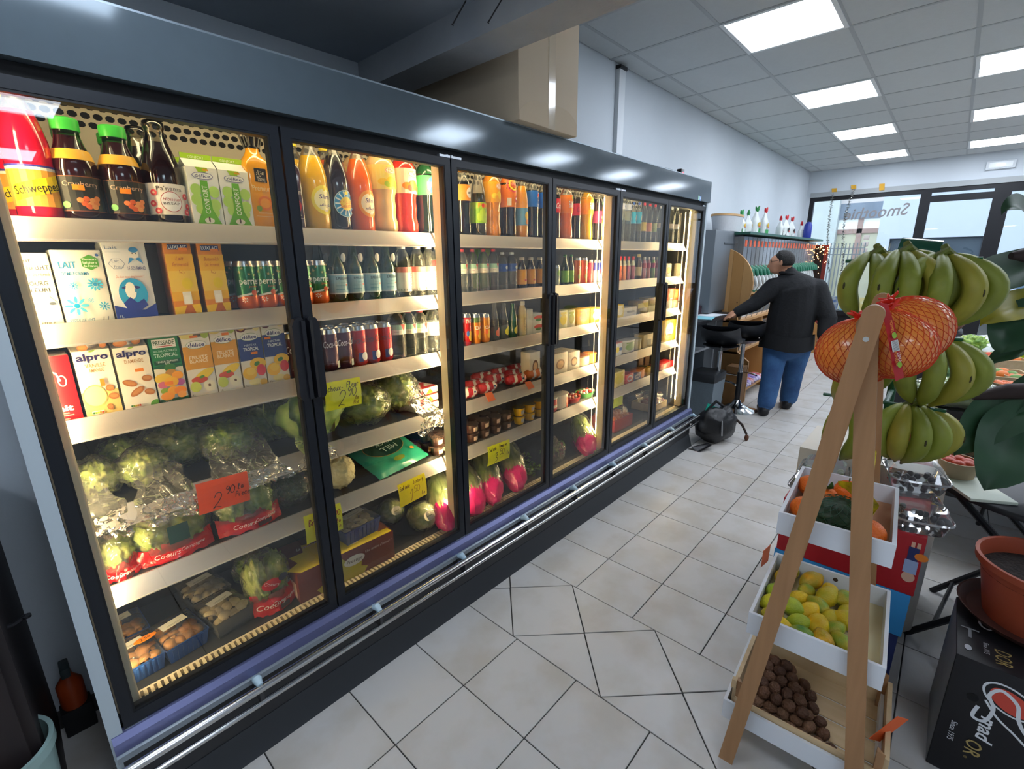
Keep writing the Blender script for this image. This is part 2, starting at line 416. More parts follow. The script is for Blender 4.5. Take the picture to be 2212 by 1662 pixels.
# ================================================================== SHOP FRONT
blk = pm('#15161b', .35, noise=.1, ns=8); glassm = clear('#f4fbfb', 1.45, rough=.01)
wf = MB(); wf.box(FX, FX+.2, RY, WY, 2.60, 3.1).box(FX, FX+.2, 2.05, WY, 0, 2.6).box(FX, FX+.2, RY, -1.75, 0, 2.6)
struct('wall_front', wf, wallm)
struct('trim_1', MB().box(FX-.02, FX+.12, -1.75, 2.05, 2.525, 2.6), pm('#a3a7a8', .5))
def frame(name, y0, y1, z0, z1, w, mids=(), extra=None, sillz=None):
    t = MB()
    t.box(FX, FX+.07, y0, y1, z1-w, z1).box(FX, FX+.07, y0, y1, z0, z0+w).box(FX, FX+.07, y0, y0+w, z0+w, z1-w).box(FX, FX+.07, y1-w, y1, z0+w, z1-w)
    for a, b in mids: t.box(FX, FX+.07, y0+w, y1-w, a, b)
    o = struct(name, t, blk, smooth=False)
    cuts = [z0+w]+[q for m in mids for q in m]+[z1-w]
    for a, b in zip(cuts[::2], cuts[1::2]): MB().box(FX+.03, FX+.04, y0+w, y1-w, a, b).build('pane', glassm, o, smooth=False)
    return o
w1 = frame('window_1', .50, 2.05, .28, 2.525, .065, [(.78, .86)])
frame('window_2', -.30, .50, .0, 2.525, .06, [(2.33, 2.42)])
dr = frame('door_1', -1.30, -.30, .0, 2.525, .12, [(.92, 1.03), (2.27, 2.30)])
MB().box(FX, FX+.12, -1.75, -1.30, 0, 2.525).build('side_post', blk, dr, smooth=False)
MB().box(FX, FX+.1, .5, 2.05, 0, .28).build('sill_panel', blk, w1, smooth=False)
# mirrored lettering on the window (read from the street)
pr = Print(flat((FX+.028, 1.10, 2.235), (0, -1, 0), (0, 0, 1), (-1, 0, 0)))
pr.text('Smoothie', 0, 0, .17, '#8a8788', w=.86, bold=.012, shear=-.25, mir=True, rot=.05); pr.build('lettering', w1)
# emergency lamp, tapes
q0 = on(2162, 356, 0, FX-.02)
t = thing('emergency_light', 'white rectangular emergency light above the shop door', 'light', (FX, q0.y, q0.z))
MB().cbox(-.05, 0, -.15, .15, -.055, .055, .01).build('housing', pm('#d5dade', .4), t)
MB().cbox(-.056, -.05, -.12, .12, -.035, .035, .003).build('diffuser', pm('#eef2f4', .3), t)
for s in (-.03, .03): MB().lathe([(.012, 0), (.012, .004), (0, .005)], 10).build('led', pm('#ffffff', .3, emit=3), t, loc=(-.057, s, 0), rot=(0, R(-90), 0))
for (px, py), lb, wz in (((1803, 411), 'small crumpled yellow tape on the leftmost tinsel string', .06), ((1845, 404), 'small yellow tape holding the second tinsel string', .06), ((1906, 404), 'yellow tape strip on the frame with no tinsel under it', .1)):
    p = on(px, py, 0, FX-.025)
    mb = MB().grid(lambda u, v: (-.002-.006*sin(5*u+3*v), (u-.5)*.07+.01*v, (v-.5)*wz), 3, 4)
    mb.v += [(x+.0015, y, z) for x, y, z in mb.v]; n = len(mb.v)//2; mb.f += [[i+n for i in q[::-1]] for q in list(mb.f)]; mb.m += mb.m[:]
    tag(mb.build('tape', pm('#dba52e', .6), loc=p), lb, 'tape')
# tinsel strings hanging in the window (fine flakes, nobody could count)
def tinsel(px, top, bot, lb, bend):
    a, b = on(px[0], top, 0, FX-.06), on(px[1], bot, 0, FX-.06); mb = MB(); n = 150
    for i in range(n):
        t_ = i/n; p = a.lerp(b, t_)+Vector((0, sin(t_*bend)*.05, 0)); d = Vector((rnd.uniform(-1, 1), rnd.uniform(-1, 1), rnd.uniform(-1, 1))).normalized()*.028
        e = d.orthogonal().normalized()*.004; mb.add([p-d-e, p-d+e, p+d+e, p+d-e], [[0, 1, 2, 3]])
    tag(mb.build('tinsel_garland', pm('#c9c6c0', .15, 1.), smooth=False), lb, 'garland', kind='stuff')
tinsel((1800, 1792), 418, 588, 'silver tinsel string on the left of the window', 3)
tinsel((1845, 1808), 410, 600, 'silver tinsel string hanging before the window lettering', 5)
# ================================================================== STREET OUTSIDE
OX = 15.5
def oy(px, py): p = on(px, py, 0, OX); return p.y, p.z
bl = thing('street_building', 'pale grey building with dark garage door across the street', 'building', (OX, 0, 0))
stone = pm('#c9cede', .85, noise=.05, ns=3)
ya, _ = oy(1897, 500); yb, za = oy(1922, 516); yc, _ = oy(2128, 505); _, zt = oy(1960, 440)
mb = MB().box(0, .4, -12, yc, 0, 3.2).box(0, .4, yc, yb, za, 3.2).box(0, .4, yb, ya, 0, 3.2); mb.build('wall', stone, bl, smooth=False)
MB().box(-.15, .4, -12, ya, 3.2, 3.75).build('cornice', pm('#f2f2ee', .7), bl, smooth=False)
MB().box(0, .4, -12, ya, 3.75, 7).build('upper_wall', pm('#dfe0dc', .8), bl, smooth=False)
gd = MB().box(.12, .18, yc, yb, 0, za).build('garage_door', pm('#3f4a57', .5), bl, smooth=False)
for k in range(4): MB().box(.105, .12, yc+.03, yb-.03, .03+k*za/4, (k+1)*za/4-.02).build('panel', pm('#414d5b', .5), gd, smooth=False)
MB().box(-.03, 0, -.9-1.2, -1.1, .5, 2.2).build('window', pm('#5b6f8c', .2), bl, smooth=False)
y0, z0 = oy(1873, 510); mb = MB()
for k in range(3): MB().cbox(-.06, 0, y0-.06, y0+.06, z0-.1-.16*k, z0+.02-.16*k, .02).build('bell_box', pm('#b9a59e', .5), bl)
# left house: stone column, gates
h2 = thing('neighbour_house', 'cream house with panelled gate and iron railing, seen through the window', 'building', (OX+.8, 0, 0))
def oy2(px, py): p = on(px, py, 0, OX+.8); return p.y, p.z
yd, zl = oy2(1812, 475); ye, zg = oy2(1895, 500); yf, _ = oy2(1845, 560); _, zh = oy2(1830, 440)
MB().box(0, .4, ye-.2, 9, 5.2, 7).box(0, .4, ye-.2, yd, zl, zh).build('lintel', pm('#8a93a3', .7, noise=.3, ns=3), h2, smooth=False)
MB().box(0, .4, ye-.2, yd, zh, 5.2).build('upper_wall', pm('#d9cfd0', .8), h2, smooth=False)
MB().box(-.2, .4, yd, 9, 0, 5.2).build('pier', pm('#c3c8c8', .8, noise=.2, ns=2), h2, smooth=False)
_, zm = oy2(1830, 505); _, zt2 = oy2(1850, 475)
for a, b in ((ye-.2, yf-.06), (yf+.06, yd)):
    MB().box(.1, .15, a, b, zm+.12, zl).build('window', pm('#e9eef0', .2, emit=.25), h2, smooth=False)
    MB().box(.1, .15, a, b, 0, zm).build('gate_leaf', pm('#d8d2b8', .6), h2, smooth=False)
MB().box(.05, .2, ye-.2, yd, zm, zm+.12).box(.05, .2, yf-.06, yf+.06, 0, zl).build('gate_frame', pm('#b3938a', .6), h2, smooth=False)
rl = thing('iron_railing', 'grey iron railing in front of the cream gate outside', 'fence', (OX-.4, 0, 0))
def oy3(px, py): p = on(px, py, 0, OX-.4); return p.y, p.z
ra, rz = oy3(1868, 535); rb, _ = oy3(1760, 560)
for k in range(14):
    y = ra+(rb-ra)*k/13; MB().box(-.012, .012, y-.012, y+.012, 0, rz+.12).build('bar', pm('#6b7076', .5), rl, smooth=False)
for dz in (0, -.15): MB().box(-.015, .015, ra, rb, rz+dz-.02, rz+dz).build('rail', pm('#6b7076', .5), rl, smooth=False)
y0, z0 = oy(2015, 542)
t = thing('road_sign', 'round red-rimmed sign on the dark garage door outside', 'sign', (OX-.12, y0, z0), 0)
MB().lathe([(.2, 0), (.2, .02), (.15, .025)], 32).build('rim', pm('#e8527e', .4), t, rot=(0, R(-90), 0))
MB().lathe([(.15, .02), (.15, .03)], 32).build('disc', pm('#eef0f6', .4), t, rot=(0, R(-90), 0))
pr = Print(flat((-.034, 0, 0), (0, -1, 0), (0, 0, 1), (-1, 0, 0))); pr.rect(-.09, .02, .09, .035, '#3b3b4a'); pr.rect(-.03, -.01, .03, .005, '#3b3b4a'); pr.rect(-.09, -.04, .09, -.025, '#3b3b4a'); pr.build('lettering', t)
# ================================================================== FRIDGE
DX0, DW, DY = .012, .625, 1.4717        # first door edge, door pitch, door plane
SH = [1.650, 1.402, 1.158, .895, .667]   # shelf surfaces
DECK = .335
SY = 1.600                               # shelf front edge
fr = thing('display_fridge', 'long dark glass-door display fridge with six doors along the wall', 'fridge', (0, 0, 0))
inner = pm('#24262a', .45); greym = pm('#3a3d41', .5)
hdm = pm('#5a666e', .10, .25, noise=.08, ns=25, spec=.6); endm = pm('#b4c0c6', .45); creamm = pm('#d8ccb4', .45)
FX0, FX1 = -.02, 3.80
mb = MB().box(.01, 3.78, 2.0, 2.06, .1, 2.05).box(.01, 3.78, 1.47, 2.06, 2.05, 2.09).box(.01, 3.78, 1.44, 2.06, .08, .30)
mb.build('carcass', inner, fr, smooth=False)
for x0, x1 in ((-.02, .010), (3.770, 3.80)): MB().box(x0, x1, 1.455, 2.07, .0, 1.946).build('end_panel', endm, fr, smooth=False)
for x0, x1 in ((.011, .016), (3.765, 3.7695)): MB().box(x0, x1, 1.50, 2.0, .31, 2.045).build('end_lining', greym, fr, smooth=False)
hd = MB().prism([(FX0, 1.440, 1.946), (FX0, 1.4425, 2.09), (FX0, 1.52, 2.092), (FX0, 1.52, 1.946)], (FX1-FX0, 0, 0)).build('header', hdm, fr, smooth=False)
MB().box(FX0+.004, FX1-.004, 1.475, 1.52, 1.918, 1.9455).build('header_soffit', pm('#0b0c0e', .6), fr, smooth=False)
MB().box(FX0, FX1, 1.4424, 1.449, 2.0895, 2.094).build('header_lip', pm('#8d99a2', .3, .6), hd, smooth=False)
p = on(1511, 428, 1, 1.44)
pr = Print(flat((p.x, 1.4395, p.z))); pr.rect(-.025, -.014, .0, .014, '#9fd0b6'); pr.rect(0, -.018, .03, .012, '#7f9fd0'); pr.rect(.004, -.004, .026, .004, '#d8e4f2'); pr.build('rating_sticker', hd)
# perforated air outlet at the top of the back wall
bp = MB().box(.02, 3.76, 1.985, 1.999, 1.84, 2.045).build('air_panel', creamm, fr, smooth=False)
mb = MB(); hexr = .0105
for row in range(4):
    for k in range(128):
        x = .035+.029*k+(.0145 if row % 2 else 0); z = 2.025-row*.025
        mb.add([(x+hexr*1.15*cos(a*pi/4+.39), 1.9845, z+hexr*.9*sin(a*pi/4+.39)) for a in range(8)], [list(range(8))])
tag(mb.build('perforation', pm('#0c0c0e', .8), bp, smooth=False), kind='stuff')
MB().box(.02, 3.76, 1.52, 1.984, 2.036, 2.045).build('canopy_lining', inner, fr, smooth=False)
# shelves
railm2 = pm('#b9b4b4', .28, .35, noise=.06, ns=30, stretch=(.2, 1, 1)); shelfm = pm('#2f3033', .45)
secs = [(DX0+.03, DX0+1.245), (DX0+1.255, DX0+2.495), (DX0+2.505, DX0+3.72)]
for s, (a, b) in enumerate(secs):
    for k, z in enumerate(SH):
        so = MB().box(a, b, SY, 1.985, z-.022, z).build('shelf', shelfm, fr, smooth=False)
        m = MB().prism([(a, SY+.002, z+.006), (a, SY-.004, z+.006), (a, SY-.034, z-.044), (a, SY-.030, z-.050), (a, SY-.022, z-.048), (a, SY+.002, z-.006)], (b-a, 0, 0))
        m.build('price_rail', railm2, so, smooth=False)
        MB().box(a+.004, b-.004, SY-.0355, SY-.033, z-.047, z-.0435).build('rail_lip', pm('#d9d6d2', .3, .3), so, smooth=False)
# LED posts behind the door joints
ledm = pm('#ffdfa6', .4, emit=LED_E)
for i, x in enumerate((DX0+.025, DX0+1.25, DX0+2.50, DX0+3.725)):
    po = MB().cbox(x-.026, x+.026, 1.498, 1.546, .345, 1.93, .004).box(x-.009, x+.009, 1.546, 1.562, .345, 1.93).build('light_post', creamm, fr, smooth=False)
    for s in (-1, 1):       # strips sit on the rear corners and shine into the shelves
        if (i == 0 and s < 0) or (i == 3 and s > 0): continue
        for z0, z1 in ((.40, 1.20), (1.215, 1.885)):
            MB().prism([(x+s*.0225, 1.5465, z0), (x+s*.0095, 1.5605, z0), (x+s*.0095, 1.5465, z0)], (0, 0, z1-z0)).build('led_strip', ledm, po, smooth=False)
for a, b in secs:       # canopy lamps above the top shelf, hidden behind the header
    MB().box(a+.02, b-.02, 1.535, 1.556, 2.018, 2.036).build('canopy_lamp', pm('#ffe3b0', .4, emit=CANOPY_E), fr, smooth=False)
# deck and slotted air return grille
MB().box(.02, 3.76, 1.56, 1.985, .30, DECK).build('deck', shelfm, fr, smooth=False)
MB().box(.02, 3.76, 1.487, 1.56, .29, .318).build('grille_tray', pm('#171719', .8), fr, smooth=False)
for a, b in secs:
    m = MB().box(a, b, 1.487, 1.520, .318, .336).box(a, b, 1.553, 1.560, .318, .336)
    n = int((b-a)/.0165)
    for k in range(n): x = a+(b-a)*k/n; m.box(x, x+.0085, 1.520, 1.553, .320, .336)
    m.build('air_grille', creamm, fr, smooth=False)
# doors
dm = pm('#10151d', .38, noise=.1, ns=10); rubm = pm('#0d0e11', .55)
dglass = clear('#f3f7f6', 1.5, rough=.008)
def make_door(i):
    x0 = DX0+DW*i+.003; x1 = DX0+DW*(i+1)-.003; z0, z1 = .322, 1.916
    w = .026; m = MB()
    for a, b, c, d in ((x0, x1, z0, z0+.034), (x0, x1, z1-w, z1), (x0, x0+w, z0+.034, z1-w), (x1-w, x1, z0+.034, z1-w)): m.box(a, b, DY-.012, DY+.022, c, d)
    d = m.build('door', dm, fr, smooth=False)
    m = MB()
    for a, b, c, e in ((x0+w, x1-w, z0+.034, z0+.040), (x0+w, x1-w, z1-w-.006, z1-w), (x0+w, x0+w+.005, z0+.04, z1-w-.006), (x1-w-.005, x1-w, z0+.04, z1-w-.006)): m.box(a, b, DY-.0105, DY+.02, c, e)
    m.build('glazing_bead', rubm, d, smooth=False)
    MB().add([(x0+w, DY-.004, z0+.034), (x1-w, DY-.004, z0+.034), (x1-w, DY-.004, z1-w), (x0+w, DY-.004, z1-w)], [[0, 1, 2, 3]]).build('glass_pane', dglass, d, smooth=False)
    MB().add([(x0+w, DY+.014, z0+.034), (x1-w, DY+.014, z0+.034), (x1-w, DY+.014, z1-w), (x0+w, DY+.014, z1-w)], [[0, 1, 2, 3]]).build('glass_pane', dglass, d, smooth=False)
    left_hinge = i % 2 == 0
    hx = x1 if left_hinge else x0; s = -1 if left_hinge else 1
    # long pull handle beside the joint
    m = MB(); zc, hh = 1.252, .128
    prof = [(.0, -hh), (.028, -hh), (.036, -hh+.012), (.036, hh-.02), (.026, hh), (.006, hh+.006), (0, hh)]
    pts = [(hx+s*(.004+a), DY-.030, zc+b) for a, b in prof]
    m.prism(pts, (0, .019, 0)); m.prism([(hx+s*(.004+a), DY-.042+.012*(a/.036), zc+b*.96) for a, b in ((0, -hh), (.010, -hh), (.010, hh), (0, hh))], (0, .012, 0))
    m.build('handle', pm('#17181e', .35), d, ang=25)
    kx = x0 if left_hinge else x1; s2 = 1 if left_hinge else -1
    for zz in (z1+.001, z0-.010):
        MB().box(min(kx, kx+s2*.05), max(kx, kx+s2*.05), DY-.014, DY+.01, zz, zz+.008).lathe([(.006, 0), (.006, .012)], 10, o=(kx+s2*.008, DY-.004, zz)).build('hinge', pm('#b8bec4', .3, .8), d)
for i in range(6): make_door(i)
# base: steel bumper, rails with knuckles, kick
bx0, bx1 = FX0+.005, 3.815
MB().prism([(bx0, 1.470, .321), (bx0, 1.452, .318), (bx0, 1.440, .302), (bx0, 1.436, .272), (bx0, 1.47, .262)], (bx1-bx0, 0, 0)).build('bumper', pm('#6f739a', .3, .55, noise=.12, ns=30, stretch=(.1, 1, 1)), fr, smooth=False)
MB().prism([(bx0, 1.44, .272), (bx0, 1.428, .268), (bx0, 1.426, .252), (bx0, 1.44, .25)], (bx1-bx0, 0, 0)).build('trim_strip', pm('#8e979f', .3, .5), fr, smooth=False)
MB().box(bx0+.01, bx1-.03, 1.432, 1.47, .10, .255).build('plinth_panel', pm('#26272a', .4), fr, smooth=False)
MB().prism([(bx0+.02, 1.455, 0), (bx0+.02, 1.398, 0), (bx0+.02, 1.402, .012), (bx0+.02, 1.430, .10), (bx0+.02, 1.455, .10)], (bx1-bx0-.06, 0, 0)).build('kick_board', pm('#2c2f33', .5), fr, smooth=False)
chrome = pm('#c9c9c9', .18, 1.)
for z, r in ((.258, .013), (.205, .009)):
    MB().tube([(bx0, 1.383, z), (bx1+.02, 1.383, z)], r, 14).build('bumper_rail', chrome, fr)
for k in range(9):
    x = .33+.43*k
    MB().tube([(x, 1.432, .262), (x, 1.405, .276), (x, 1.383, .270)], [.010, .014, .008], 10).build('rail_bracket', pm('#a9c3d2', .35), fr)
    MB().box(x-.006, x+.006, 1.38, 1.432, .20, .262).build('rail_bracket', pm('#3a3a3c', .4), fr, smooth=False)
# cardboard box and thermostat on top
cardm = pm('#d0bda2', .75, noise=.12, ns=6, stretch=(1, 1, .3), c2='#bfa988')
bxr = thing('cardboard_box', 'tall brown cardboard box standing on top of the fridge', 'box', (1.785, 1.40, 2.095))
MB().cbox(-.205, .205, 0, .68, 0, .62, .006).build('carton', cardm, bxr)
MB().add([(-.012, -.0012, .0), (.036, -.0012, .0), (.036, -.0012, .618), (-.012, -.0012, .618)], [[0, 1, 2, 3]]).build('packing_tape', pm('#d3c2a8', .12, coat=.6), bxr, smooth=False)
MB().grid(lambda u, v: (-.20+.4*u, -.0008, .002+v*(.085-.055*(2*u-1)**4+.02*u)), 14, 1).build('flap_mark', pm('#cbb698', .7), bxr, smooth=False)
p = on(1465, 371, 1, 1.56)
t = thing('thermostat', 'small black thermostat display on top of the fridge', 'thermostat', (p.x, 1.58, 2.095))
MB().cbox(-.16, .06, .0, .10, 0, .055, .006).build('housing', pm('#4c585c', .5), t)
MB().cbox(.02, .075, -.035, .0, 0, .065, .004).build('display', pm('#15151a', .3), t)
pr = Print(flat((.047, -.036, .036))); pr.text('87', 0, 0, .018, pm('#ff5a6a', .4, emit=1.5)); pr.build('digits', t)
# ================================================================== PRODUCT BUILDERS
from mathutils import noise as nz
ORD = ['first', 'second', 'third', 'fourth', 'fifth', 'sixth', 'seventh', 'eighth', 'ninth', 'tenth', 'eleventh', 'twelfth']
def lerp_prof(pr, z):
    for (r0, z0), (r1, z1) in zip(pr, pr[1:]):
        if z0 <= z <= z1: return r0+(r1-r0)*((z-z0)/(z1-z0) if z1 > z0 else 0)
    return pr[-1][0]
PROF = {
 'slim': [(.88, 0), (1, .025), (1, .50), (.97, .58), (.86, .68), (.66, .79), (.46, .87), (.34, .915), (.31, .95)],
 'wave': [(.84, 0), (1, .05), (1, .13), (.90, .20), (.88, .25), (.95, .33), (.90, .40), (.93, .46), (1, .50), (1, .78), (.93, .84), (.70, .91), (.36, .95), (.33, .96)],
 'fanta': [(.80, 0), (.98, .04), (1, .14), (.93, .24), (.84, .34), (.92, .45), (1, .54), (1, .73), (.94, .79), (.70, .87), (.40, .93), (.32, .95)],
 'cola': [(.78, 0), (.97, .035), (1, .12), (.95, .22), (.93, .34), (.99, .45), (1, .50), (1, .72), (.93, .79), (.66, .88), (.38, .935), (.32, .95)],
 'juice': [(.93, 0), (1, .02), (1, .48), (.98, .54), (.86, .64), (.64, .75), (.54, .83), (.52, .89), (.55, .90)],
 'swing': [(.94, 0), (1, .02), (1, .42), (.97, .52), (.80, .66), (.56, .80), (.46, .88), (.46, .92), (.52, .93), (.50, .99), (.42, 1.)],
 'pell': [(.93, 0), (1, .02), (1, .50), (.94, .57), (.70, .67), (.50, .77), (.38, .88), (.36, .94)],
 'water': [(.85, 0), (1, .03), (.96, .06), (1, .09), (.96, .12), (1, .15), (1, .60), (.95, .70), (.74, .82), (.46, .90), (.40, .93)],
 'ribbed': [(.85, 0)]+[(1 if k % 2 else .95, .03+.035*k) for k in range(18)]+[(1, .66), (1, .76), (.9, .82), (.6, .9), (.36, .95)],
 'vit': [(.82, 0), (1, .03)]+[(1 if k % 2 else .95, .06+.05*k) for k in range(9)]+[(1, .52), (1, .72), (.9, .82), (.62, .9), (.38, .95)],
 'beer': [(.93, 0), (1, .02), (1, .55), (.92, .62), (.60, .75), (.42, .88), (.40, .96)],
 'stubby': [(.93, 0), (1, .02), (1, .60), (.92, .70), (.62, .80), (.50, .86), (.50, .93)],
 'smooth': [(.86, 0), (1, .03), (1, .34), (.90, .44), (.98, .54), (.98, .70), (.80, .80), (.60, .86), (.58, .90)]}
CAPR = {'slim': .37, 'wave': .38, 'fanta': .38, 'cola': .38, 'juice': .60, 'pell': .43, 'water': .46, 'ribbed': .40, 'vit': .42, 'beer': .44, 'stubby': .56, 'smooth': .64}
def liq(c): return pm(c, .10, coat=.7, spec=.6)
def bottle(kind, H, Rr, lq, cap, label='', cat='bottle', fill=.86, lab=None, draw=None, neck=None, name='bottle', n=26, tilt=0., seal=None, group=None):
    "lathe bottle: body (liquid below the fill line, clear neck above), cap, wrap label with print"
    t = thing(name, label, cat, group=group); prf = [(r*Rr, z*H) for r, z in PROF[kind]]
    # finer rings for a smooth shoulder
    fine = []
    for (r0, z0), (r1, z1) in zip(prf, prf[1:]):
        fine += [(r0, z0), ((r0+r1)/2, (z0+z1)/2)] if z1-z0 > .05*H else [(r0, z0)]
    fine.append(prf[-1]); fine = [(.0, .004)]+fine+[(0, prf[-1][1])]
    mats = [lq if not isinstance(lq, str) else liq(lq), neck or clear('#e9e6df', 1.4, milky=.10)]
    MB().lathe(fine, n, mz=lambda z: 0 if z < fill*H else 1, cap=False).build('body', mats, t, ang=60)
    if cap:
        cr = CAPR[kind]*Rr; z0 = prf[-1][1]-.004; z1 = H
        cpr = [(cr*.98, z0), (cr, z0+.002), (cr, z1-.003), (cr*.9, z1), (0, z1)]
        MB().lathe(cpr, 22).build('cap', pm(cap, .35) if isinstance(cap, str) else cap, t)
    if lab:
        a, b, lc = lab; za, zb = a*H, b*H; nn = 6; lp = []
        for i in range(nn+1):
            z = za+(zb-za)*i/nn; lp.append((lerp_prof(prf, z)+.0006, z))
        lo = MB().lathe(lp, n+2, cap=False).build('label', pm(lc, .4) if isinstance(lc, str) else lc, t)
        if draw:
            rr = lerp_prof(prf, (za+zb)/2)+.0012
            pr = Print(lambda u, v, l: Vector(((lerp_prof(prf, v)+.0010+l)*sin(u/rr+tilt), -(lerp_prof(prf, v)+.0010+l)*cos(u/rr+tilt), v)), du=rr*.3)
            draw(pr, rr, za, zb); pr.build('print', lo)
    elif draw:
        rr = Rr
        pr = Print(lambda u, v, l: Vector(((lerp_prof(prf, v)+.0006+l)*sin(u/rr+tilt), -(lerp_prof(prf, v)+.0006+l)*cos(u/rr+tilt), v)), du=rr*.3)
        draw(pr, rr, 0, H); pr.build('label', t)
    if seal:
        a, b, c = seal
        MB().lathe([(lerp_prof(prf, a*H)+.0008, a*H), (lerp_prof(prf, (a+b)/2*H)+.0008, (a+b)/2*H), (lerp_prof(prf, b*H)+.0008, b*H)], n, cap=False).build('neck_seal', pm(c, .4), t)
    return t
def can(H, Rr, c, label='', bands=(), draw=None, name='drink_can', tilt=0., group=None, rim='#c8c9cc'):
    t = thing(name, label, 'can', group=group)
    prof = [(Rr*.78, 0), (Rr*.82, .003), (Rr, .012), (Rr, H*.5), (Rr, H-.016), (Rr*.86, H-.003), (Rr*.86, H), (Rr*.80, H), (Rr*.78, H-.004), (0, H-.004)]
    mats = [pm(c, .25, .35, coat=.4), pm(rim, .25, .9)]+[pm(b[2], .25, .3, coat=.4) for b in bands]
    pts = [prof[0], prof[1], prof[2]]; cuts = sorted(set([b[0]*H for b in bands]+[b[1]*H for b in bands]))
    pts += [(Rr, z) for z in cuts if .013 < z < H-.017]+prof[4:]
    def mz(z):
        if z < .004 or z > H-.01: return 1
        for i, b in enumerate(bands):
            if b[0]*H <= z <= b[1]*H: return 2+i
        return 0
    MB().lathe(pts, 24, mz=mz).build('body', mats, t, ang=50)
    MB().lathe([(Rr*.25, 0), (Rr*.25, .002), (0, .002)], 10, sx=1.5).build('pull_tab', pm('#b9babd', .3, .9), t, loc=(0, 0, H-.004))
    if draw:
        pr = Print(cyl(Rr+.0003, tilt), du=Rr*.3); draw(pr, Rr, 0, H); pr.build('print', t)
    return t
def carton(w, d, h, c, label='', draw=None, top='flat', cap=None, side=None, name='milk_carton', topc=None, sdraw=None, bev=.003, cat='carton'):
    "drink carton standing with its front at y=0 (local), base at z=0"
    t = thing(name, label, cat); mats = [pm(c, .38), pm(side or c, .38), pm(topc or c, .4)]
    mb = MB(); x = w/2
    if top == 'flat': mb.cbox(-x, x, 0, d, 0, h, bev)
    elif top == 'slant':   # front edge lower than the back, for a tilted cap
        hb = h; hf = h-.022
        mb.prism([(-x, 0, 0), (-x, 0, hf), (-x, d*.9, hb), (-x, d, hb), (-x, d, 0)], (w, 0, 0))
    else:                  # gable
        hs = h*.80; mb.add([(-x, 0, 0), (x, 0, 0), (x, d, 0), (-x, d, 0), (-x, 0, hs), (x, 0, hs), (x, d, hs), (-x, d, hs), (-x, d*.5, h*.935), (x, d*.5, h*.935), (-x*.35, d*.5, h*.90), (x*.35, d*.5, h*.90)],
               [[3, 2, 1, 0], [0, 1, 5, 4], [1, 2, 6, 5], [2, 3, 7, 6], [3, 0, 4, 7], [4, 5, 9, 8], [6, 7, 8, 9], [4, 8, 10], [8, 7, 10], [7, 4, 10], [5, 11, 9], [9, 11, 6], [5, 6, 11]])
        mb.box(-x, x, d*.5-.003, d*.5+.003, h*.93, h, 2)
    for i, f in enumerate(mb.f):
        p = [Vector(mb.v[k]) for k in f[:3]]; nrm = (p[1]-p[0]).cross(p[2]-p[0])
        if nrm.length > 0 and abs(nrm.x) > .8*nrm.length: mb.m[i] = 1
        elif nrm.length > 0 and nrm.z > .8*nrm.length and top != 'gable': mb.m[i] = 2
    mb.build('body', mats, t, ang=30)
    if draw:
        pr = Print(flat((0, -.0002, 0))); draw(pr, w, h); pr.build('print', t)
    if cap:
        cc, cr, ch = cap; zc = h if top == 'flat' else h-.012
        MB().lathe([(cr*1.08, -.002), (cr*1.08, .004), (cr, .004), (cr, ch-.002), (cr*.93, ch), (0, ch)], 20).build('cap', pm(cc, .4), t, loc=(0, d*.45, zc), rot=(R(14) if top == 'slant' else 0, 0, 0))
    return t
def pack(w, d, h, c, label='', cat='pack', draw=None, name='food_pack', topc=None, lid=None, tdraw=None, bev=.005, rnd_=False):
    t = thing(name, label, cat); mb = MB()
    if rnd_: mb.lathe([(w*.44, 0), (w*.5, .004), (w*.5, h-.004), (w*.46, h), (0, h)], 22, o=(0, d/2, 0), sy=d/w)
    else: mb.cbox(-w/2, w/2, 0, d, 0, h, bev)
    mb.build('body', pm(c, .4), t)
    if lid:
        if rnd_: MB().lathe([(w*.53, 0), (w*.53, .008), (w*.5, .010), (0, .010)], 22, o=(0, d/2, h-.004), sy=d/w).build('lid', pm(lid, .35), t)
        else: MB().cbox(-w*.52, w*.52, -d*.02, d*1.02, h-.004, h+.006, .003).build('lid', pm(lid, .35), t)
    if draw:
        f = flat((0, -.0006, 0)) if not rnd_ else (lambda u, v, l: Vector(((w/2+.0008+l)*sin(u/(w/2)), d/2-(d/2+.0008+l)*cos(u/(w/2)), v)))
        pr = Print(f, du=w*.15 if rnd_ else None); draw(pr, w, h); pr.build('print', t)
    if tdraw:
        pr = Print(flat((0, d/2, h+(.007 if lid else .0006)), (1, 0, 0), (0, 1, 0), (0, 0, 1))); tdraw(pr, w, d); pr.build('top_print', t)
    return t
# ---- placing by the photo: px range -> x on the shelf
def span(xl, xr, ym, Y): return on(xl, ym, 1, Y).x, on(xr, ym, 1, Y).x
def round_at(xl, xr, ym, yt, z, yc=None, dy=0.):
    "centre x, radius and height of an upright round thing whose outline runs xl..xr"
    rr = .035
    for _ in range(4):
        Y = SY+.012+rr+dy; a, b = span(xl, xr, ym, Y); xc = (a+b)/2; rr = (b-a)/2*Y/hypot(xc, Y)
    hh = on((xl+xr)/2, yt, 1, Y).z-z
    return xc, Y, rr, hh
def flat_at(xl, xr, yb, yt, z, Y=None):
    Y = Y or SY+.012; a, b = span(xl, xr, yb, Y); return (a+b)/2, b-a, on((xl+xr)/2, yt, 1, Y).z-z, Y
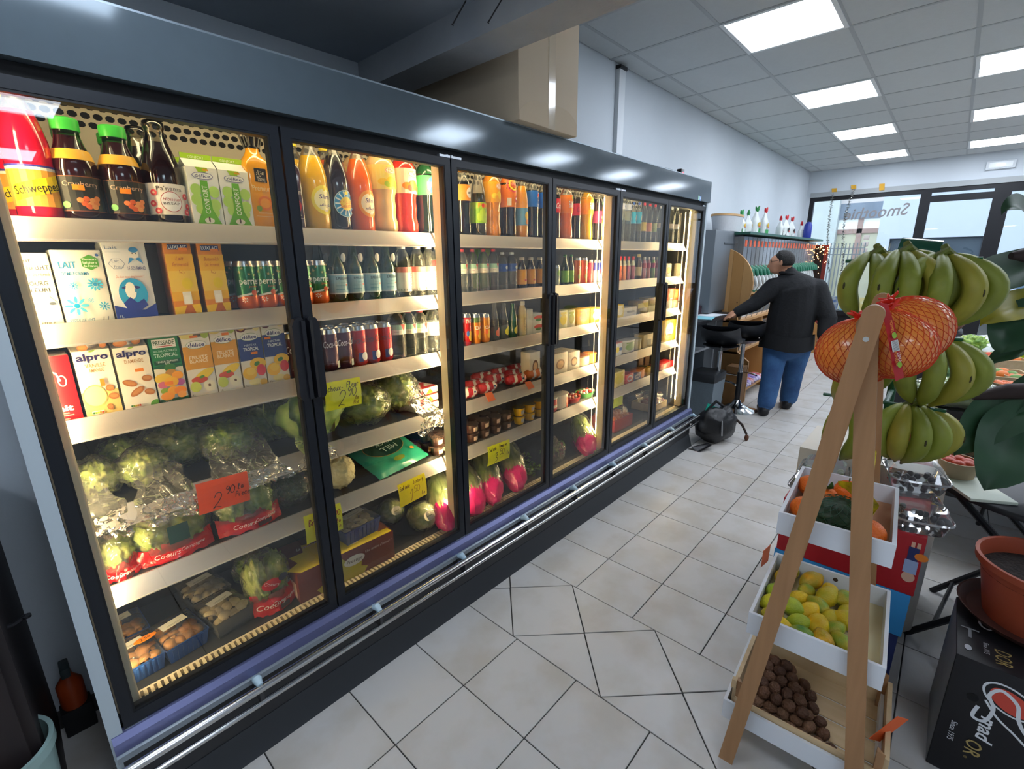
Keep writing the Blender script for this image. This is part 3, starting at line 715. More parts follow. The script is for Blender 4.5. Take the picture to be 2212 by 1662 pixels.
# ---- leafy things
def leafy(c, r, amp=.28, fr_=3.2, seed=0., nu=56, nv=34):
    mb = MB()
    def f(d):
        q = d*fr_+Vector((seed, seed*.7, 0)); a = nz.fractal(q, .9, 2.1, 5); b = abs(nz.noise(q*2.1))
        return 1+amp*a+amp*.7*b-.1
    return mb.blob(c, r, nu, nv, f=f)
leafg = pm('#7f9c3a', .5, noise=1., ns=16, c2='#d4d98a', dist=1.6, bump=.5, bs=50)
leafd = pm('#4f7a2c', .5, noise=1., ns=14, c2='#a9c258', dist=1.8, bump=.5, bs=45)
leafp = pm('#b9c46a', .5, noise=1., ns=14, c2='#7d9c40', dist=1.5, bump=.4, bs=40)
filmm = clear('#f4f2ec', 1.45, milky=.10, rough=.12, boost=1.8, bump=.7, bs=22)
filmt = clear('#fbfaf6', 1.42, milky=.05, rough=.10, boost=1.8, bump=1., bs=26)
redfilm = pm('#c8141c', .25, coat=.5, bump=.5, bs=40)
def wrinkled(c, r, seed, amp=.16, nu=30, nv=18, squash=0.):
    def f(d):
        q = d*2.6+Vector((seed, 0, seed)); return 1+amp*nz.noise(q)+amp*.8*abs(nz.noise(q*2.3))
    return MB().blob(c, r, nu, nv, f=f)
def drape(w, l, seed, y0, yf, z0):
    "crumpled loose end of a plastic bag: runs forward over the shelf edge, then hangs down"
    def fn(u, v):
        q = Vector((u*3+seed, v*4, seed)); k = .55+.75*v; n1, n2 = nz.noise(q*1.3), nz.noise(q*2.9+Vector((7, 0, 0)))
        if v < .45: t = v/.45; y = y0+(yf-y0)*t; z_ = z0*(1-t)**1.3+.014+.022*abs(n1)
        else: t = (v-.45)/.55; y = yf-.012-.014*abs(n2)*2; z_ = .014-l*t*(.8+.45*nz.noise(Vector((u*4+seed, 0, 9))))
        return ((u-.5)*w*k+.025*n1, y+.012*n2*(1 if v < .45 else 0), z_+.006*n2)
    return MB().grid(fn, 26, 22)
# ---- single-stroke handwriting
HW = {'0': [[(.3, 1), (.05, .75), (.05, .25), (.3, 0), (.55, .3), (.55, .75), (.3, 1)]], '1': [[(.1, .7), (.35, 1), (.3, .0)]],
 '2': [[(.05, .72), (.2, .98), (.45, .95), (.5, .7), (.3, .35), (.02, .02), (.2, .1), (.55, .0)]], '3': [[(.05, .9), (.35, 1), (.45, .8), (.2, .55), (.5, .4), (.45, .1), (.05, .0)]],
 '5': [[(.55, 1), (.15, 1), (.12, .6), (.45, .6), (.5, .2), (.05, .0)]], '9': [[(.5, .85), (.25, 1), (.08, .75), (.25, .55), (.5, .8), (.45, .3), (.2, 0)]],
 'c': [[(.45, .5), (.2, .6), (.05, .3), (.2, 0), (.45, .1)]], 'h': [[(.1, 1), (.1, 0)], [(.1, .35), (.3, .6), (.42, .4), (.42, 0)]],
 'o': [[(.25, .6), (.05, .3), (.25, 0), (.45, .3), (.25, .6), (.5, .55)]], 'u': [[(.05, .6), (.08, .1), (.3, .05), (.42, .6), (.45, 0)]],
 'x': [[(.05, .6), (.45, 0)], [(.45, .6), (.02, 0)]], 'F': [[(.1, 0), (.15, 1), (.6, 1)], [(.1, .5), (.45, .55)]], 'l': [[(.05, .2), (.25, .9), (.1, 1), (.1, .1), (.3, .05)]],
 'e': [[(.05, .3), (.4, .4), (.25, .6), (.05, .3), (.2, 0), (.45, .1)]], 'r': [[(.08, .6), (.1, 0)], [(.1, .4), (.25, .6), (.42, .55)]],
 'a': [[(.42, .5), (.2, .6), (.05, .3), (.2, 0), (.4, .2), (.42, .6), (.48, 0)]], 'p': [[(.08, .6), (.08, -.4)], [(.08, .45), (.3, .6), (.42, .3), (.25, 0), (.08, .1)]],
 'P': [[(.1, 0), (.15, 1), (.45, .95), (.45, .6), (.15, .5)]], 'i': [[(.1, .6), (.12, .05), (.25, .05)], [(.12, .8), (.14, .84)]],
 'S': [[(.5, .9), (.25, 1), (.1, .75), (.4, .4), (.35, .05), (.02, .05)]], 'd': [[(.42, .45), (.2, .6), (.05, .3), (.2, 0), (.42, .25), (.46, 1), (.44, 0)]],
 'b': [[(.08, 1), (.08, 0)], [(.08, .4), (.3, .6), (.42, .3), (.25, 0), (.08, .1)]], 'B': [[(.1, 0), (.12, 1), (.45, .85), (.15, .55), (.5, .3), (.1, 0)]],
 'R': [[(.1, 0), (.12, 1), (.45, .85), (.15, .5), (.5, 0)]], 'm': [[(.05, .6), (.06, 0)], [(.06, .4), (.2, .6), (.26, 0)], [(.26, .4), (.42, .6), (.48, 0)]],
 'n': [[(.08, .6), (.1, 0)], [(.1, .4), (.3, .6), (.42, .4), (.44, 0)]], 'I': [[(.1, 1), (.5, 1)], [(.3, 1), (.25, 0)], [(.05, 0), (.45, 0)]],
 'g': [[(.42, .55), (.2, .6), (.06, .3), (.25, .05), (.42, .5), (.42, -.3), (.1, -.35)]], 't': [[(.2, .9), (.2, .05), (.4, .05)], [(.05, .6), (.4, .6)]], '-': [[(.05, .35), (.4, .35)]], '.': [[(.1, .02), (.14, .05)]],
 '€': [[(.5, .9), (.2, .95), (.08, .5), (.2, .05), (.5, .1)], [(0, .6), (.4, .6)], [(0, .4), (.4, .4)]]}
def write(pr, s, u, v, h, w, c, slant=.15, jit=.05):
    for ch in s:
        for pl in HW.get(ch, []):
            pts = []
            for i in range(len(pl)-1):
                p0, p1, p2, p3 = pl[max(i-1, 0)], pl[i], pl[i+1], pl[min(i+2, len(pl)-1)]
                for k in range(4):
                    q = k/4; pts.append(tuple(.5*((2*p1[a])+(-p0[a]+p2[a])*q+(2*p0[a]-5*p1[a]+4*p2[a]-p3[a])*q*q+(-p0[a]+3*p1[a]-3*p2[a]+p3[a])*q**3) for a in (0, 1)))
            pts.append(pl[-1])
            pr.stroke([(u+(x+y*slant)*h*.85, v+y*h) for x, y in pts], w, c)
        u += h*(.50 if ch != ' ' else .3)
    return u
def price_card(cs, c, label, lines, n_=None):
    "card drawn through its four photographed corners (tl,tr,br,bl), just in front of the shelf rail"
    Y = SY-.078 if c == '#f4561e' else SY-.042
    P = [on(*q, 1, Y) for q in cs]; o = (P[0]+P[1]+P[2]+P[3])/4; ex = ((P[1]-P[0])+(P[2]-P[3]))/2; w = ex.length; ez = ((P[0]-P[3])+(P[1]-P[2]))/2; hh = ez.length
    U = ex.normalized(); V = ez.normalized(); V = (V-U*V.dot(U)).normalized(); N = U.cross(V); N = N if N.y < 0 else -N
    t = thing('price_card', label, 'price tag', o)
    bend = lambda u, v: -.010*((v/hh)**2)*2
    mb = MB()
    for s, ly in ((1, .0), (-1, .0008)):
        mb.grid(lambda a, b: U*((a-.5)*w)+V*((b-.5)*hh)-N*(ly-bend(0, (b-.5)*hh)), 4, 6)
    mb.build('card', pm(c, .6), t, smooth=False)
    pr = Print(lambda u, v, l: U*u+V*v+N*(l+.0006+bend(u, v)))
    for (s, u, v, h_, wd_, cc) in lines: write(pr, s, u*w, v*hh, h_*hh, wd_*hh, cc)
    pr.build('handwriting', t); return t
# ================================================================== SHELF 1 AND 2 PRODUCTS
def B(kind, xl, xr, ym, yt, z, lq, cap, label, dy=0., hmax=.345, **k):
    x, y, r, h_ = round_at(xl, xr, ym, yt, z, dy=dy); h_ = min(h_, hmax)
    t = bottle(kind, h_, r, lq, cap, label, **k); t.location = (x, y, z); KIDS[t.name] = h_; return t
def behind(t, dy, label, dx=0.):
    c = dup(t, (t.location.x+dx, t.location.y+dy, t.location.z), label=label); return c
def C(xl, xr, yb, yt, z, c, label, d=.07, Y=None, **k):
    x, w, h_, Y = flat_at(xl, xr, yb, yt, z, Y); t = carton(w, d, h_, c, label, **k); t.location = (x, Y, z); return t
def K(xl, xr, ym, yt, z, c, label, dy=0., **k):
    x, y, r, h_ = round_at(xl, xr, ym, yt, z, dy=dy); t = can(h_, r, c, label, **k); t.location = (x, y, z); return t
z = SH[0]
def d_schw(p, r, a, b):
    h_ = b-a
    p.rect(-r*1.4, a, r*1.4, a+h_*.9, '#e39a3f'); p.rect(-r*1.4, b-h_*.12, r*1.4, b-h_*.04, '#e9e4d8'); p.rect(-r*1.4, b-h_*.05, r*1.4, b, '#3a3a8e')
    p.poly([(-r*1.0, a+h_*.12), (r*1.0, a+h_*.42), (r*1.0, a+h_*.80), (-r*1.0, a+h_*.5)], '#f5d31c')
    p.text('Schweppes', 0, a+h_*.45, h_*.2, '#262012', w=r*1.95, rot=.17, bold=.01)
s1 = B('slim', 20, 128, 400, 182, z, '#d3143a', '#f2b45c', 'tall bottle of bright red soda with yellow label, front left of the top shelf', lab=(.10, .40, '#dd8f3a'), draw=d_schw, fill=.80, hmax=.375)
behind(s1, .115, 'tall red soda bottle partly hidden behind the one in the left corner', -.02)
def d_cran(p, r, a, b):
    h_ = b-a; p.rect(-r*1.1, a, r*1.1, b, '#8a4a2a'); p.rect(-r*1.07, a+.002, r*1.07, b-.002, '#2b2a26')
    p.text('Cranberry', 0, b-h_*.22, h_*.13, '#e0b79a', w=r*1.5)
    for i, (u, v) in enumerate([(-.15, .3), (.1, .34), (.35, .3), (.55, .36), (0, .2), (.25, .2), (.48, .22), (.15, .12), (.38, .12)]):
        p.ell(r*u, a+h_*(v+.02), r*.14, h_*.075, ['#e8874a', '#d9602e', '#f0a15e'][i % 3], 8)
    p.ell(-r*.72, a+h_*.18, r*.17, h_*.1, '#7fc36a', 8); p.rect(-r*.35, b-h_*.40, r*.1, b-h_*.25, '#f58a1e')
for i, (xl, xr, yt) in enumerate(((116, 222, 261), (218, 315, 278))):
    c = B('juice', xl, xr, 410, yt, z, '#2a0c12', '#43c04b', 'dark cranberry juice bottle with green cap, %s' % ('next to the red soda' if i == 0 else 'next to the white-label bottle'), lab=(.10, .44, '#2b2a26'), draw=d_cran, fill=.83, neck=clear('#c9b0a8', 1.45), seal=(.60, .70, '#e8b23a'), cat='bottle', group='cranberry juice bottles')
    behind(c, .10, 'cranberry juice bottle standing behind the %s green-capped one' % ORD[i], .01)
def d_pan(p, r, a, b):
    h_ = b-a; p.text("Pa'nama", 0, b-h_*.16, h_*.13, '#4a3e40', w=r*1.2)
    p.ell(0, a+h_*.42, r*.5, h_*.33, '#f6f4f2'); p.ring(0, a+h_*.42, r*.5, h_*.33, r*.03, '#c23a48')
    p.text('Hibiscus', 0, a+h_*.5, h_*.10, '#c2404c', w=r*.8, shear=.3); p.text('BISSAP', 0, a+h_*.36, h_*.075, '#4a3e40', w=r*.75)
    for u, v in ((-.75, .7), (-.85, .35), (-.65, .12), (.75, .62), (.85, .3), (.7, .1)): p.ell(r*u, a+h_*v, r*.16, h_*.1, '#d8404e', 8); p.ell(r*u, a+h_*v, r*.06, h_*.04, '#f1b8a0', 6)
pn = B('swing', 310, 402, 420, 267, z, '#1c0a0e', None, 'dark bottle with white flowered label and clear glass neck', lab=(.10, .40, '#efe6dc'), draw=d_pan, fill=.80, neck=clear('#d8d2c6', 1.5, rough=.05, boost=1.6))
behind(pn, .10, 'dark bottle with clear neck standing behind the white-label one', -.02)
def d_conf(p, w, h_):
    hs = h_*.8; p.poly([(-w*.2, hs), (w*.2, hs), (w*.12, hs*.92), (-w*.12, hs*.92)], '#a6d02c')
    p.ell(0, hs*.86, w*.34, hs*.06, '#5b5da8'); p.ell(0, hs*.86, w*.32, hs*.052, '#fbfbf8'); p.text('délice', 0, hs*.86, hs*.055, '#3f3f7c', w=w*.5, bold=.01)
    for u, v in ((-.28, .62), (-.3, .45), (.3, .6), (.28, .38), (-.2, .3), (.2, .25)): p.ell(w*u, hs*v, w*.18, hs*.1, '#b5dc6a', 8)
    p.poly([(-w*.12, hs*.78), (w*.12, hs*.78), (w*.16, hs*.3), (w*.44, 0), (-w*.44, 0), (-w*.16, hs*.3)], '#6cb52d')
    p.text('CONFORT', .0, hs*.46, w*.16, '#f4f8e6', w=hs*.48, rot=pi/2, bold=.01); p.ell(0, hs*.1, w*.16, hs*.05, '#e9e4d2'); p.ell(0, hs*.12, w*.03, hs*.05, '#4a2f22', 6)
    p.rect(w*.02, hs*.945, w*.2, hs*.975, '#f4a321')
for i, (xl, xr, yb, yt) in enumerate(((421, 486, 484, 332), (489, 551, 489, 341))):
    c = C(xl, xr, yb, yt, z, '#f3f3ee', 'white and green gable-top juice carton, %s of the pair' % ('left' if i == 0 else 'right'), d=.072, top='gable', topc='#a5cf2b', side='#e9ebe2', draw=d_conf, name='juice_carton')
    pr = Print(flat((0, .0335, 0))); pr.text('CONFORT', 0, c.children[0].data.vertices[-1].co.z-.009, .007, '#f4f8e6', w=.04); pr.build('top_print', c)
    behind(c, .085, 'gable-top juice carton standing behind the %s one' % ('left' if i == 0 else 'right'))
def tazej(xl, xr, yb, yt, c, lc, label, fruit):
    x, w, h_, Y = flat_at(xl, xr, yb, yt, z); t = thing('juice_bottle', label, 'bottle', (x, Y, z)); hb = h_*.64
    mb = MB()
    for k, (zz, s) in enumerate(((0, .97), (.006, 1), (hb, 1), (hb+h_*.06, .93), (hb+h_*.15, .55), (hb+h_*.19, .46), (hb+h_*.24, .46))): pass
    rings = [(0, .96), (.006, 1), (hb, 1), (hb+h_*.05, .95), (hb+h_*.13, .62), (hb+h_*.17, .48), (hb+h_*.22, .46)]
    n = 24; vs = []
    for zz, s in rings:
        for k in range(n):
            a = 2*pi*k/n; e = .28 if s > .9 else .9
            cx, sx = cos(a), sin(a); vs.append((abs(cx)**e*(1 if cx > 0 else -1)*w/2*s, w/2+abs(sx)**e*(1 if sx > 0 else -1)*w/2*s, zz))
    fs = [[i*n+k, i*n+(k+1) % n, (i+1)*n+(k+1) % n, (i+1)*n+k] for i in range(len(rings)-1) for k in range(n)]+[list(range(n))[::-1], [len(vs)-n+k for k in range(n)]]
    mb.add(vs, fs); mb.build('body', liq(c), t, ang=60)
    mb = MB().lathe([(w*.24, 0), (w*.27, h_*.05), (w*.34, h_*.11)], 16, cap=False, o=(0, w/2, hb+h_*.20)); mb.build('crown_cap', pm('#1d1a17', .25), t)
    for k in range(12): a = 2*pi*k/12; MB().tube([(w*.26*cos(a), w/2+w*.26*sin(a), hb+h_*.22), (w*.40*cos(a), w/2+w*.40*sin(a), hb+h_*.335)], [.004, .0015], 5).build('crown_leaf', pm('#23201c', .3), t)
    p = Print(flat((0, -.0006, 0))); p.rect(-w*.22, hb*.76, w*.22, hb*.98, '#1c1a16'); p.text('\uFE91\uFE8E\uFEAF\uFEEA', 0, hb*.91, hb*.08, '#f2e7c8', w=w*.32); p.text('Tazej', 0, hb*.81, hb*.07, '#f2e7c8', w=w*.3)
    p.text('Premium', 0, hb*.66, hb*.085, lc, w=w*.72); p.ell(w*.05, hb*.42, w*.27, hb*.12, fruit); p.ell(w*.05, hb*.42, w*.2, hb*.08, '#f3a53c' if fruit != '#b3202c' else '#d8444a'); p.ell(-w*.2, hb*.33, w*.1, hb*.05, '#7aa03a'); p.rect(-w*.35, hb*.2, w*.35, hb*.205, lc); p.text('Boisson Premium', 0, hb*.26, hb*.03, lc, w=w*.5); p.build('label', t)
    return t
tz = tazej(549, 605, 491, 288, '#f0a417', '#e9d9a0', 'square bottle of orange juice with black leaf-crown cap', '#e07a2a')
tazej(624, 664, 491, 300, '#3d1216', '#e9d9c0', 'square dark red juice bottle half hidden behind the door frame', '#b3202c')
def d_slim(c1, c2):
    def f(p, r, a, b):
        cy = .33*(b-a); p.ell(r*.25, cy, r*.92, .155*(b-a), c1, 16); p.ell(r*.25, cy, r*.72, .115*(b-a), c2, 14)
        p.text('Slim', r*.27, cy+.035*(b-a), .045*(b-a), '#4b3a86', w=r*.85, shear=.15, bold=.01); p.text('\uFEB3\uFEE0\uFEF4\uFEE2', r*.27, cy-.04*(b-a), .05*(b-a), '#4b3a86', w=r*.85)
        p.ell(r*.25, cy+.11*(b-a), r*.1, .015*(b-a), c1, 8); p.rect(r*.15, cy-.12*(b-a), r*.45, cy-.10*(b-a), '#c9c6c0')
    return f
def d_sele(p, r, a, b):
    H = b-a; cy = .31*H; p.ell(r*.2, cy, r*.95, .15*H, '#cfe3ea', 16); p.ell(r*.2, cy, r*.90, .142*H, '#3d9bd6', 16)
    for k in range(14):
        g = 2*pi*k/14; p.poly([(r*.2+r*.85*cos(g-.07), cy+.135*H*sin(g-.07)), (r*.2+r*.85*cos(g+.07), cy+.135*H*sin(g+.07)), (r*.2, cy)], '#e8f4fa')
    p.ell(r*.2, cy, r*.5, .075*H, '#f4d85a'); p.text('سيليكتو'[::-1], r*.2, cy+.03*H, .035*H, '#e07a3a', w=r*1.1); p.text('Selecto', r*.2, cy-.022*H, .045*H, '#e8883a', w=r*1.0, shear=.1, rot=.1, bold=.015); p.ell(r*.2, cy+.115*H, r*.14, .02*H, '#f4e25a', 8)
sy = B('slim', 645, 710, 420, 297, z, '#efb708', '#f6e024', 'yellow soda bottle with round yellow label and yellow cap', draw=d_slim('#f7e23a', '#fbf4c0'), fill=.80)
sb = B('slim', 698, 756, 425, 306, z, '#21100f', '#f1dd55', 'dark cola bottle with oval blue sunburst label', draw=d_sele, fill=.82)
so_ = B('slim', 748, 806, 430, 314, z, '#f2680c', '#f6d91c', 'bright orange soda bottle with yellow cap and oval orange label', draw=d_slim('#f59a23', '#fbe9c8'), fill=.82)
behind(sy, .10, 'yellow soda bottle standing behind the yellow one', -.015); behind(so_, .10, 'orange soda bottle hidden behind the dark cola bottle', -.07)
def d_star(c1, fr1, fr2):
    def f(p, r, a, b):
        H = b-a; p.rect(-r*1.4, a, r*1.4, b, c1); p.ell(r*.25, b-H*.22, r*.5, H*.14, '#fdf3e6'); p.ring(r*.25, b-H*.22, r*.48, H*.13, r*.06, '#e8a07a'); p.text('STAR', r*.25, b-H*.22, H*.12, '#dd7a58', w=r*.55, bold=.02)
        for u, v, c in ((-.4, .3, fr1), (0, .22, fr2), (.4, .28, fr1), (.75, .2, fr2), (.2, .4, fr1)): p.ell(r*u, a+H*v, r*.35, H*.14, c, 8)
    return f
sl = B('wave', 792, 856, 430, 324, z, '#e6bd84', '#f3ead8', 'pale peach drink bottle with lemon-yellow label', lab=(.52, .80, '#f4d96a'), draw=d_star('#f4dc78', '#f2c81e', '#b6cf3a'), fill=.95)
sr = B('wave', 847, 901, 435, 332, z, '#d8301c', '#f0542e', 'red fruit drink bottle with peach-coloured label', lab=(.50, .80, '#f1d6bd'), draw=d_star('#f3dcc6', '#f08a2a', '#e0543a'), fill=.95)
def d_fant(c1, c2, tx='FANTA'):
    def f(p, r, a, b):
        H = b-a; p.ell(r*.2, (a+b)/2, r*.72, H*.46, c2); p.text(tx, r*.2, (a+b)/2, H*.34, '#2f4f9a', w=r*1.45, bold=.05, rot=.06); p.text(tx, r*.2, (a+b)/2, H*.34, '#fdfdfb', w=r*1.4, bold=.01, rot=.06); p.ell(r*.3, b-H*.15, r*.25, H*.09, '#7ac143', 8)
    return f
sg = B('fanta', 895, 945, 430, 344, z, '#101c14', '#1f7a2a', 'dark green soda bottle with green label beside the light post', lab=(.52, .77, '#4cb86a'), draw=d_fant('#4cb86a', '#3c8fd0'), fill=.80, neck=pm('#1f5a2a', .15, coat=.6))
behind(sl, .10, 'green-capped bottle standing behind the pale peach one', -.04); behind(sg, .10, 'green-capped bottle behind the dark green soda')
def d_gg(p, r, a, b): H = b-a; p.ell(r*.3, (a+b)/2, r*.5, H*.32, '#f3efe6'); p.text('gg!', r*.3, (a+b)/2, H*.3, '#5a5c6c', w=r*.6, bold=.03)
def d_poms(p, r, a, b):
    H = b-a; p.rect(-r*1.3, a, r*1.3, b-H*.3, '#8cc022')
    for u, v in ((-.6, .3), (0, .25), (.55, .35), (-.2, .5)): p.ell(r*u, a+H*v, r*.4, H*.2, '#b8d93a', 8)
    p.text('P', -r*.6, b-H*.15, H*.2, '#f39a1e', bold=.04); p.ell(-r*.15, b-H*.15, r*.2, H*.11, '#e2331f', 8); p.text('MS', r*.45, b-H*.15, H*.2, '#f39a1e', bold=.04)
def d_lip(p, r, a, b):
    H = b-a; p.ell(0, b-H*.25, r*.95, H*.26, '#e2425e'); p.ell(r*.05, b-H*.25, r*.72, H*.2, '#f6d23a'); p.rect(-r*.5, b-H*.31, r*.6, b-H*.2, '#e0472e'); p.text('LUTON', r*.05, b-H*.25, H*.08, '#fbf1df', w=r*1.0); p.ell(r*.55, a+H*.28, r*.42, H*.12, '#d9253c'); p.ell(r*.55, a+H*.29, r*.3, H*.05, '#fbf6ee'); p.rect(-r*.9, a+H*.05, -r*.4, a+H*.3, '#d9d4ca')
def d_blue(p, r, a, b): H = b-a; p.ell(r*.2, a+H*.55, r*.5, H*.25, '#f2c64a'); p.ell(r*.3, a+H*.2, r*.5, H*.15, '#e8883a')
def d_pep(p, r, a, b): H = b-a; p.ell(r*.45, a+H*.62, r*.4, H*.25, '#f4f4f6'); p.ell(r*.45, a+H*.7, r*.38, H*.14, '#d8232e'); p.ell(r*.45, a+H*.52, r*.36, H*.12, '#2347a0'); p.text('pepsi', r*.45, a+H*.18, H*.16, '#e6ecf6', w=r*.7)
def d_coca(c): 
    def f(p, r, a, b): p.text('Coca', 0, (a+b)/2, (b-a)*.4, c, w=r*1.5, shear=.35, bold=.01)
    return f
def d_dr(p, r, a, b): p.ell(r*.3, (a+b)/2, r*.45, (b-a)*.22, '#4a2038'); p.text('Dr', r*.3, (a+b)/2, (b-a)*.2, '#e9dfe6')
TOP = [('cola', 981, 1017, 450, 363, '#141216', '#f09a1e', 'cola bottle with orange label and orange cap beside the light post', (.52, .75, '#f0942a'), d_gg, .80),
 ('slim', 1016, 1050, 455, 363, '#2a2a12', '#2f8a3a', 'green-necked bottle with apple label', (.20, .50, '#a5cf2e'), d_poms, .62),
 ('wave', 1042, 1081, 455, 368, '#e38b1a', '#f0a22a', 'amber drink bottle with yellow label', (.52, .82, '#f4a828'), d_star('#f5ac2a', '#f6d23a', '#f5ac2a'), .95),
 ('cola', 1079, 1115, 455, 366, '#1a1014', '#d8324e', 'dark iced tea bottle with orange label and a picture of lips', (.45, .88, '#ee7f22'), d_lip, .95),
 ('slim', 1114, 1140, 460, 372, '#f0a01c', '#f3d7a8', 'slender orange soda bottle with light blue label', (.20, .46, '#6fa9d6'), d_blue, .80),
 ('cola', 1136, 1163, 460, 383, '#121318', '#2c5bd0', 'blue-label cola bottle next to the slender orange soda', (.52, .78, '#2472dc'), d_pep, .80),
 ('cola', 1162, 1186, 460, 388, '#121318', '#2c5bd0', 'blue-label cola bottle partly covered by the door frame', (.52, .78, '#2472dc'), d_pep, .80),
 ('cola', 1190, 1210, 465, 395, '#16100f', '#d01e2a', 'cola bottle with red label at the left of the fourth door', (.48, .72, '#e11b2c'), d_coca('#fbf4f0'), .80),
 ('fanta', 1207, 1237, 465, 398, '#f3750f', '#f6a43a', 'orange soda bottle with big white lettering, the redder of two', (.48, .80, '#f4841a'), d_fant('#f4841a', '#f4841a'), .80),
 ('cola', 1235, 1254, 468, 402, '#16100f', '#c31a35', 'cherry cola bottle with crimson label between the orange sodas', (.46, .68, '#d81b44'), d_coca('#8c1030'), .78),
 ('fanta', 1252, 1281, 468, 406, '#cf9a1e', '#f6a43a', 'yellow orange soda bottle with white lettering', (.50, .82, '#f49a1c'), d_fant('#f49a1c', '#f49a1c'), .95),
 ('cola', 1279, 1301, 470, 412, '#17131a', '#7a1a3a', 'dark soda bottle with purple label', (.36, .60, '#8a2c56'), d_dr, .85),
 ('smooth', 1297, 1313, 475, 436, '#dca83a', '#4cb848', 'short yellow juice bottle with green cap', (.12, .48, '#efe0a8'), d_blue, .90)]
for kd, xl, xr, ym, yt, lq, cp, lb, la, dr_, fl in TOP:
    t = B(kd, xl, xr, ym, yt, z, lq, cp, lb, lab=la, draw=dr_, fill=fl, n=20)
watr = clear('#dfe6e8', 1.33, milky=.05, rough=.05, boost=1.5, bump=.35, bs=35); watn = clear('#e6eaec', 1.4, milky=.06, boost=1.3)
def d_wat(c1, c2, tx='', vert=False, tc='#c2566a'):
    def f(p, r, a, b):
        H = b-a
        if c1: p.rect(-r*1.4, b-H*.22, r*1.4, b, c1)
        if c2: p.ell(r*.3, (a+b)/2, r*.4, H*.25, c2)
        if tx: p.text(tx, r*.45, a+H*.42, r*.55 if vert else H*.3, tc, w=H*.68 if vert else r*1.1, rot=pi/2 if vert else 0)
    return f
def W(kd, xl, xr, ym, yt, zz, cap, lb, la, dr_=None, **k): return B(kd, xl, xr, ym, yt, zz, watr, cap, lb, lab=la, draw=dr_, fill=.99, neck=watn, n=18, **k)
for i, (xl, xr) in enumerate(((1337, 1350), (1346, 1364))):
    W('ribbed', xl, xr, 470, 418+3*i, z, '#dfe5ea', 'large ribbed clear water bottle, %s at the left of the fifth door' % ORD[i], (.68, .80, '#c8cfe6'), d_wat(None, '#4a63b8'))
for i, (xl, xr) in enumerate(((1361, 1374), (1373, 1386))):
    W('ribbed', xl, xr, 475, 437, z, '#3566c8', 'water bottle with blue cap and sky-blue label, %s of two' % ORD[i], (.48, .76, '#41b4e2'), d_wat(None, '#e9d9c0'))
for i, (xl, xr, c) in enumerate(((1385, 1397, '#d7c35a'), (1396, 1409, '#cf7a58'), (1408, 1420, '#a9b27a'))):
    W('vit', xl, xr, 475, 438+2*i, z, '#d8202e', 'clear bottle with red cap, %s of three' % ORD[i], (.30, .52, c))
for i, (xl, xr) in enumerate(((1420, 1434), (1445, 1456), (1456, 1468), (1470, 1482), (1482, 1495))):
    W('vit', xl, xr, 480, 445+2*i, z, '#eceef0', 'clear water bottle with white cap, %s from the left' % ORD[i], (.42, .55, '#d8cfd0'))
# ---------------------------------------------------------------- shelf 2
z = SH[1]
def d_uht(p, w, h_):
    p.text('Lait', -w*.2, h_*.90, h_*.055, '#4a4a52', w=w*.4, bold=.015); p.text('stérilisé U.H.T.', 0, h_*.80, h_*.06, '#4a4a52', w=w*.92, bold=.01); p.text('demi-écrémé', 0, h_*.71, h_*.05, '#5a5a62', w=w*.86)
    p.rect(-w*.3, h_*.645, w*.3, h_*.648, '#6a6a6e'); p.text('BOURG', 0, h_*.59, h_*.055, '#3a3a40', w=w*.62, bold=.01); p.text('FLEURI', 0, h_*.50, h_*.055, '#3a3a40', w=w*.62, bold=.01)
    p.poly([(-w*.42, h_*.34), (-w*.1, h_*.42), (w*.05, h_*.38), (w*.25, h_*.41), (w*.42, h_*.33), (w*.42, h_*.29), (-w*.42, h_*.29)], '#8a9ab0'); p.ell(w*.3, h_*.31, w*.1, h_*.02, '#4a4f58'); p.text('1 litre e', 0, h_*.05, h_*.045, '#3a3a40', w=w*.5, bold=.01)
C(62, 139, 695, 546, z, '#e6dcc8', 'cream milk carton with dark print, half behind the left post', d=.09, draw=d_uht)
def flower(p, cu, cv, r, c1, c2, n=9):
    for k in range(n):
        g = 2*pi*k/n; p.ell(cu+.66*r*cos(g), cv+.66*r*sin(g), r*.36, r*.14, c1, 6, rot=g)
    p.ell(cu, cv, r*.26, r*.26, c2, 8)
def d_lait(p, w, h_):
    p.text('LAIT', -w*.22, h_*.80, h_*.085, '#3590c4', w=w*.34, bold=.012); p.text('DEMI-ECREME', -w*.1, h_*.685, h_*.045, '#3590c4', w=w*.55, bold=.01)
    p.poly([(w*.24+w*.2*cos(k*pi/3+pi/6), h_*.83+w*.2*sin(k*pi/3+pi/6)) for k in range(6)], '#4f9a2e')
    for i, s in enumerate(('Eleveurs', 'laitiers', 'de France')): p.text(s, w*.24, h_*(.875-.045*i), h_*.03, '#f3f6e8', w=w*.29, bold=.01)
    p.ell(w*.41, h_*.93, w*.035, h_*.02, '#3a5aa0', 6, .6)
    flower(p, w*.24, h_*.53, w*.17, '#45b4de', '#1f86c0', 11); flower(p, -w*.2, h_*.52, w*.1, '#58bde0', '#1f86c0'); flower(p, -w*.22, h_*.25, w*.24, '#52bce0', '#1f9ad0', 8); flower(p, w*.08, h_*.32, w*.07, '#6cc6e4', '#1f86c0'); flower(p, w*.33, h_*.23, w*.12, '#4ab6de', '#1f86c0')
    p.text('STERILISE UHT', -w*.18, h_*.05, h_*.042, '#4a7fa0', w=w*.5, bold=.01); p.text('1 l', w*.3, h_*.055, h_*.055, '#5a6a78', shear=.2)
C(142, 249, 689, 540, z, '#eeeae0', 'white milk carton printed with blue flowers', d=.09, draw=d_lait, side='#e2dccf')
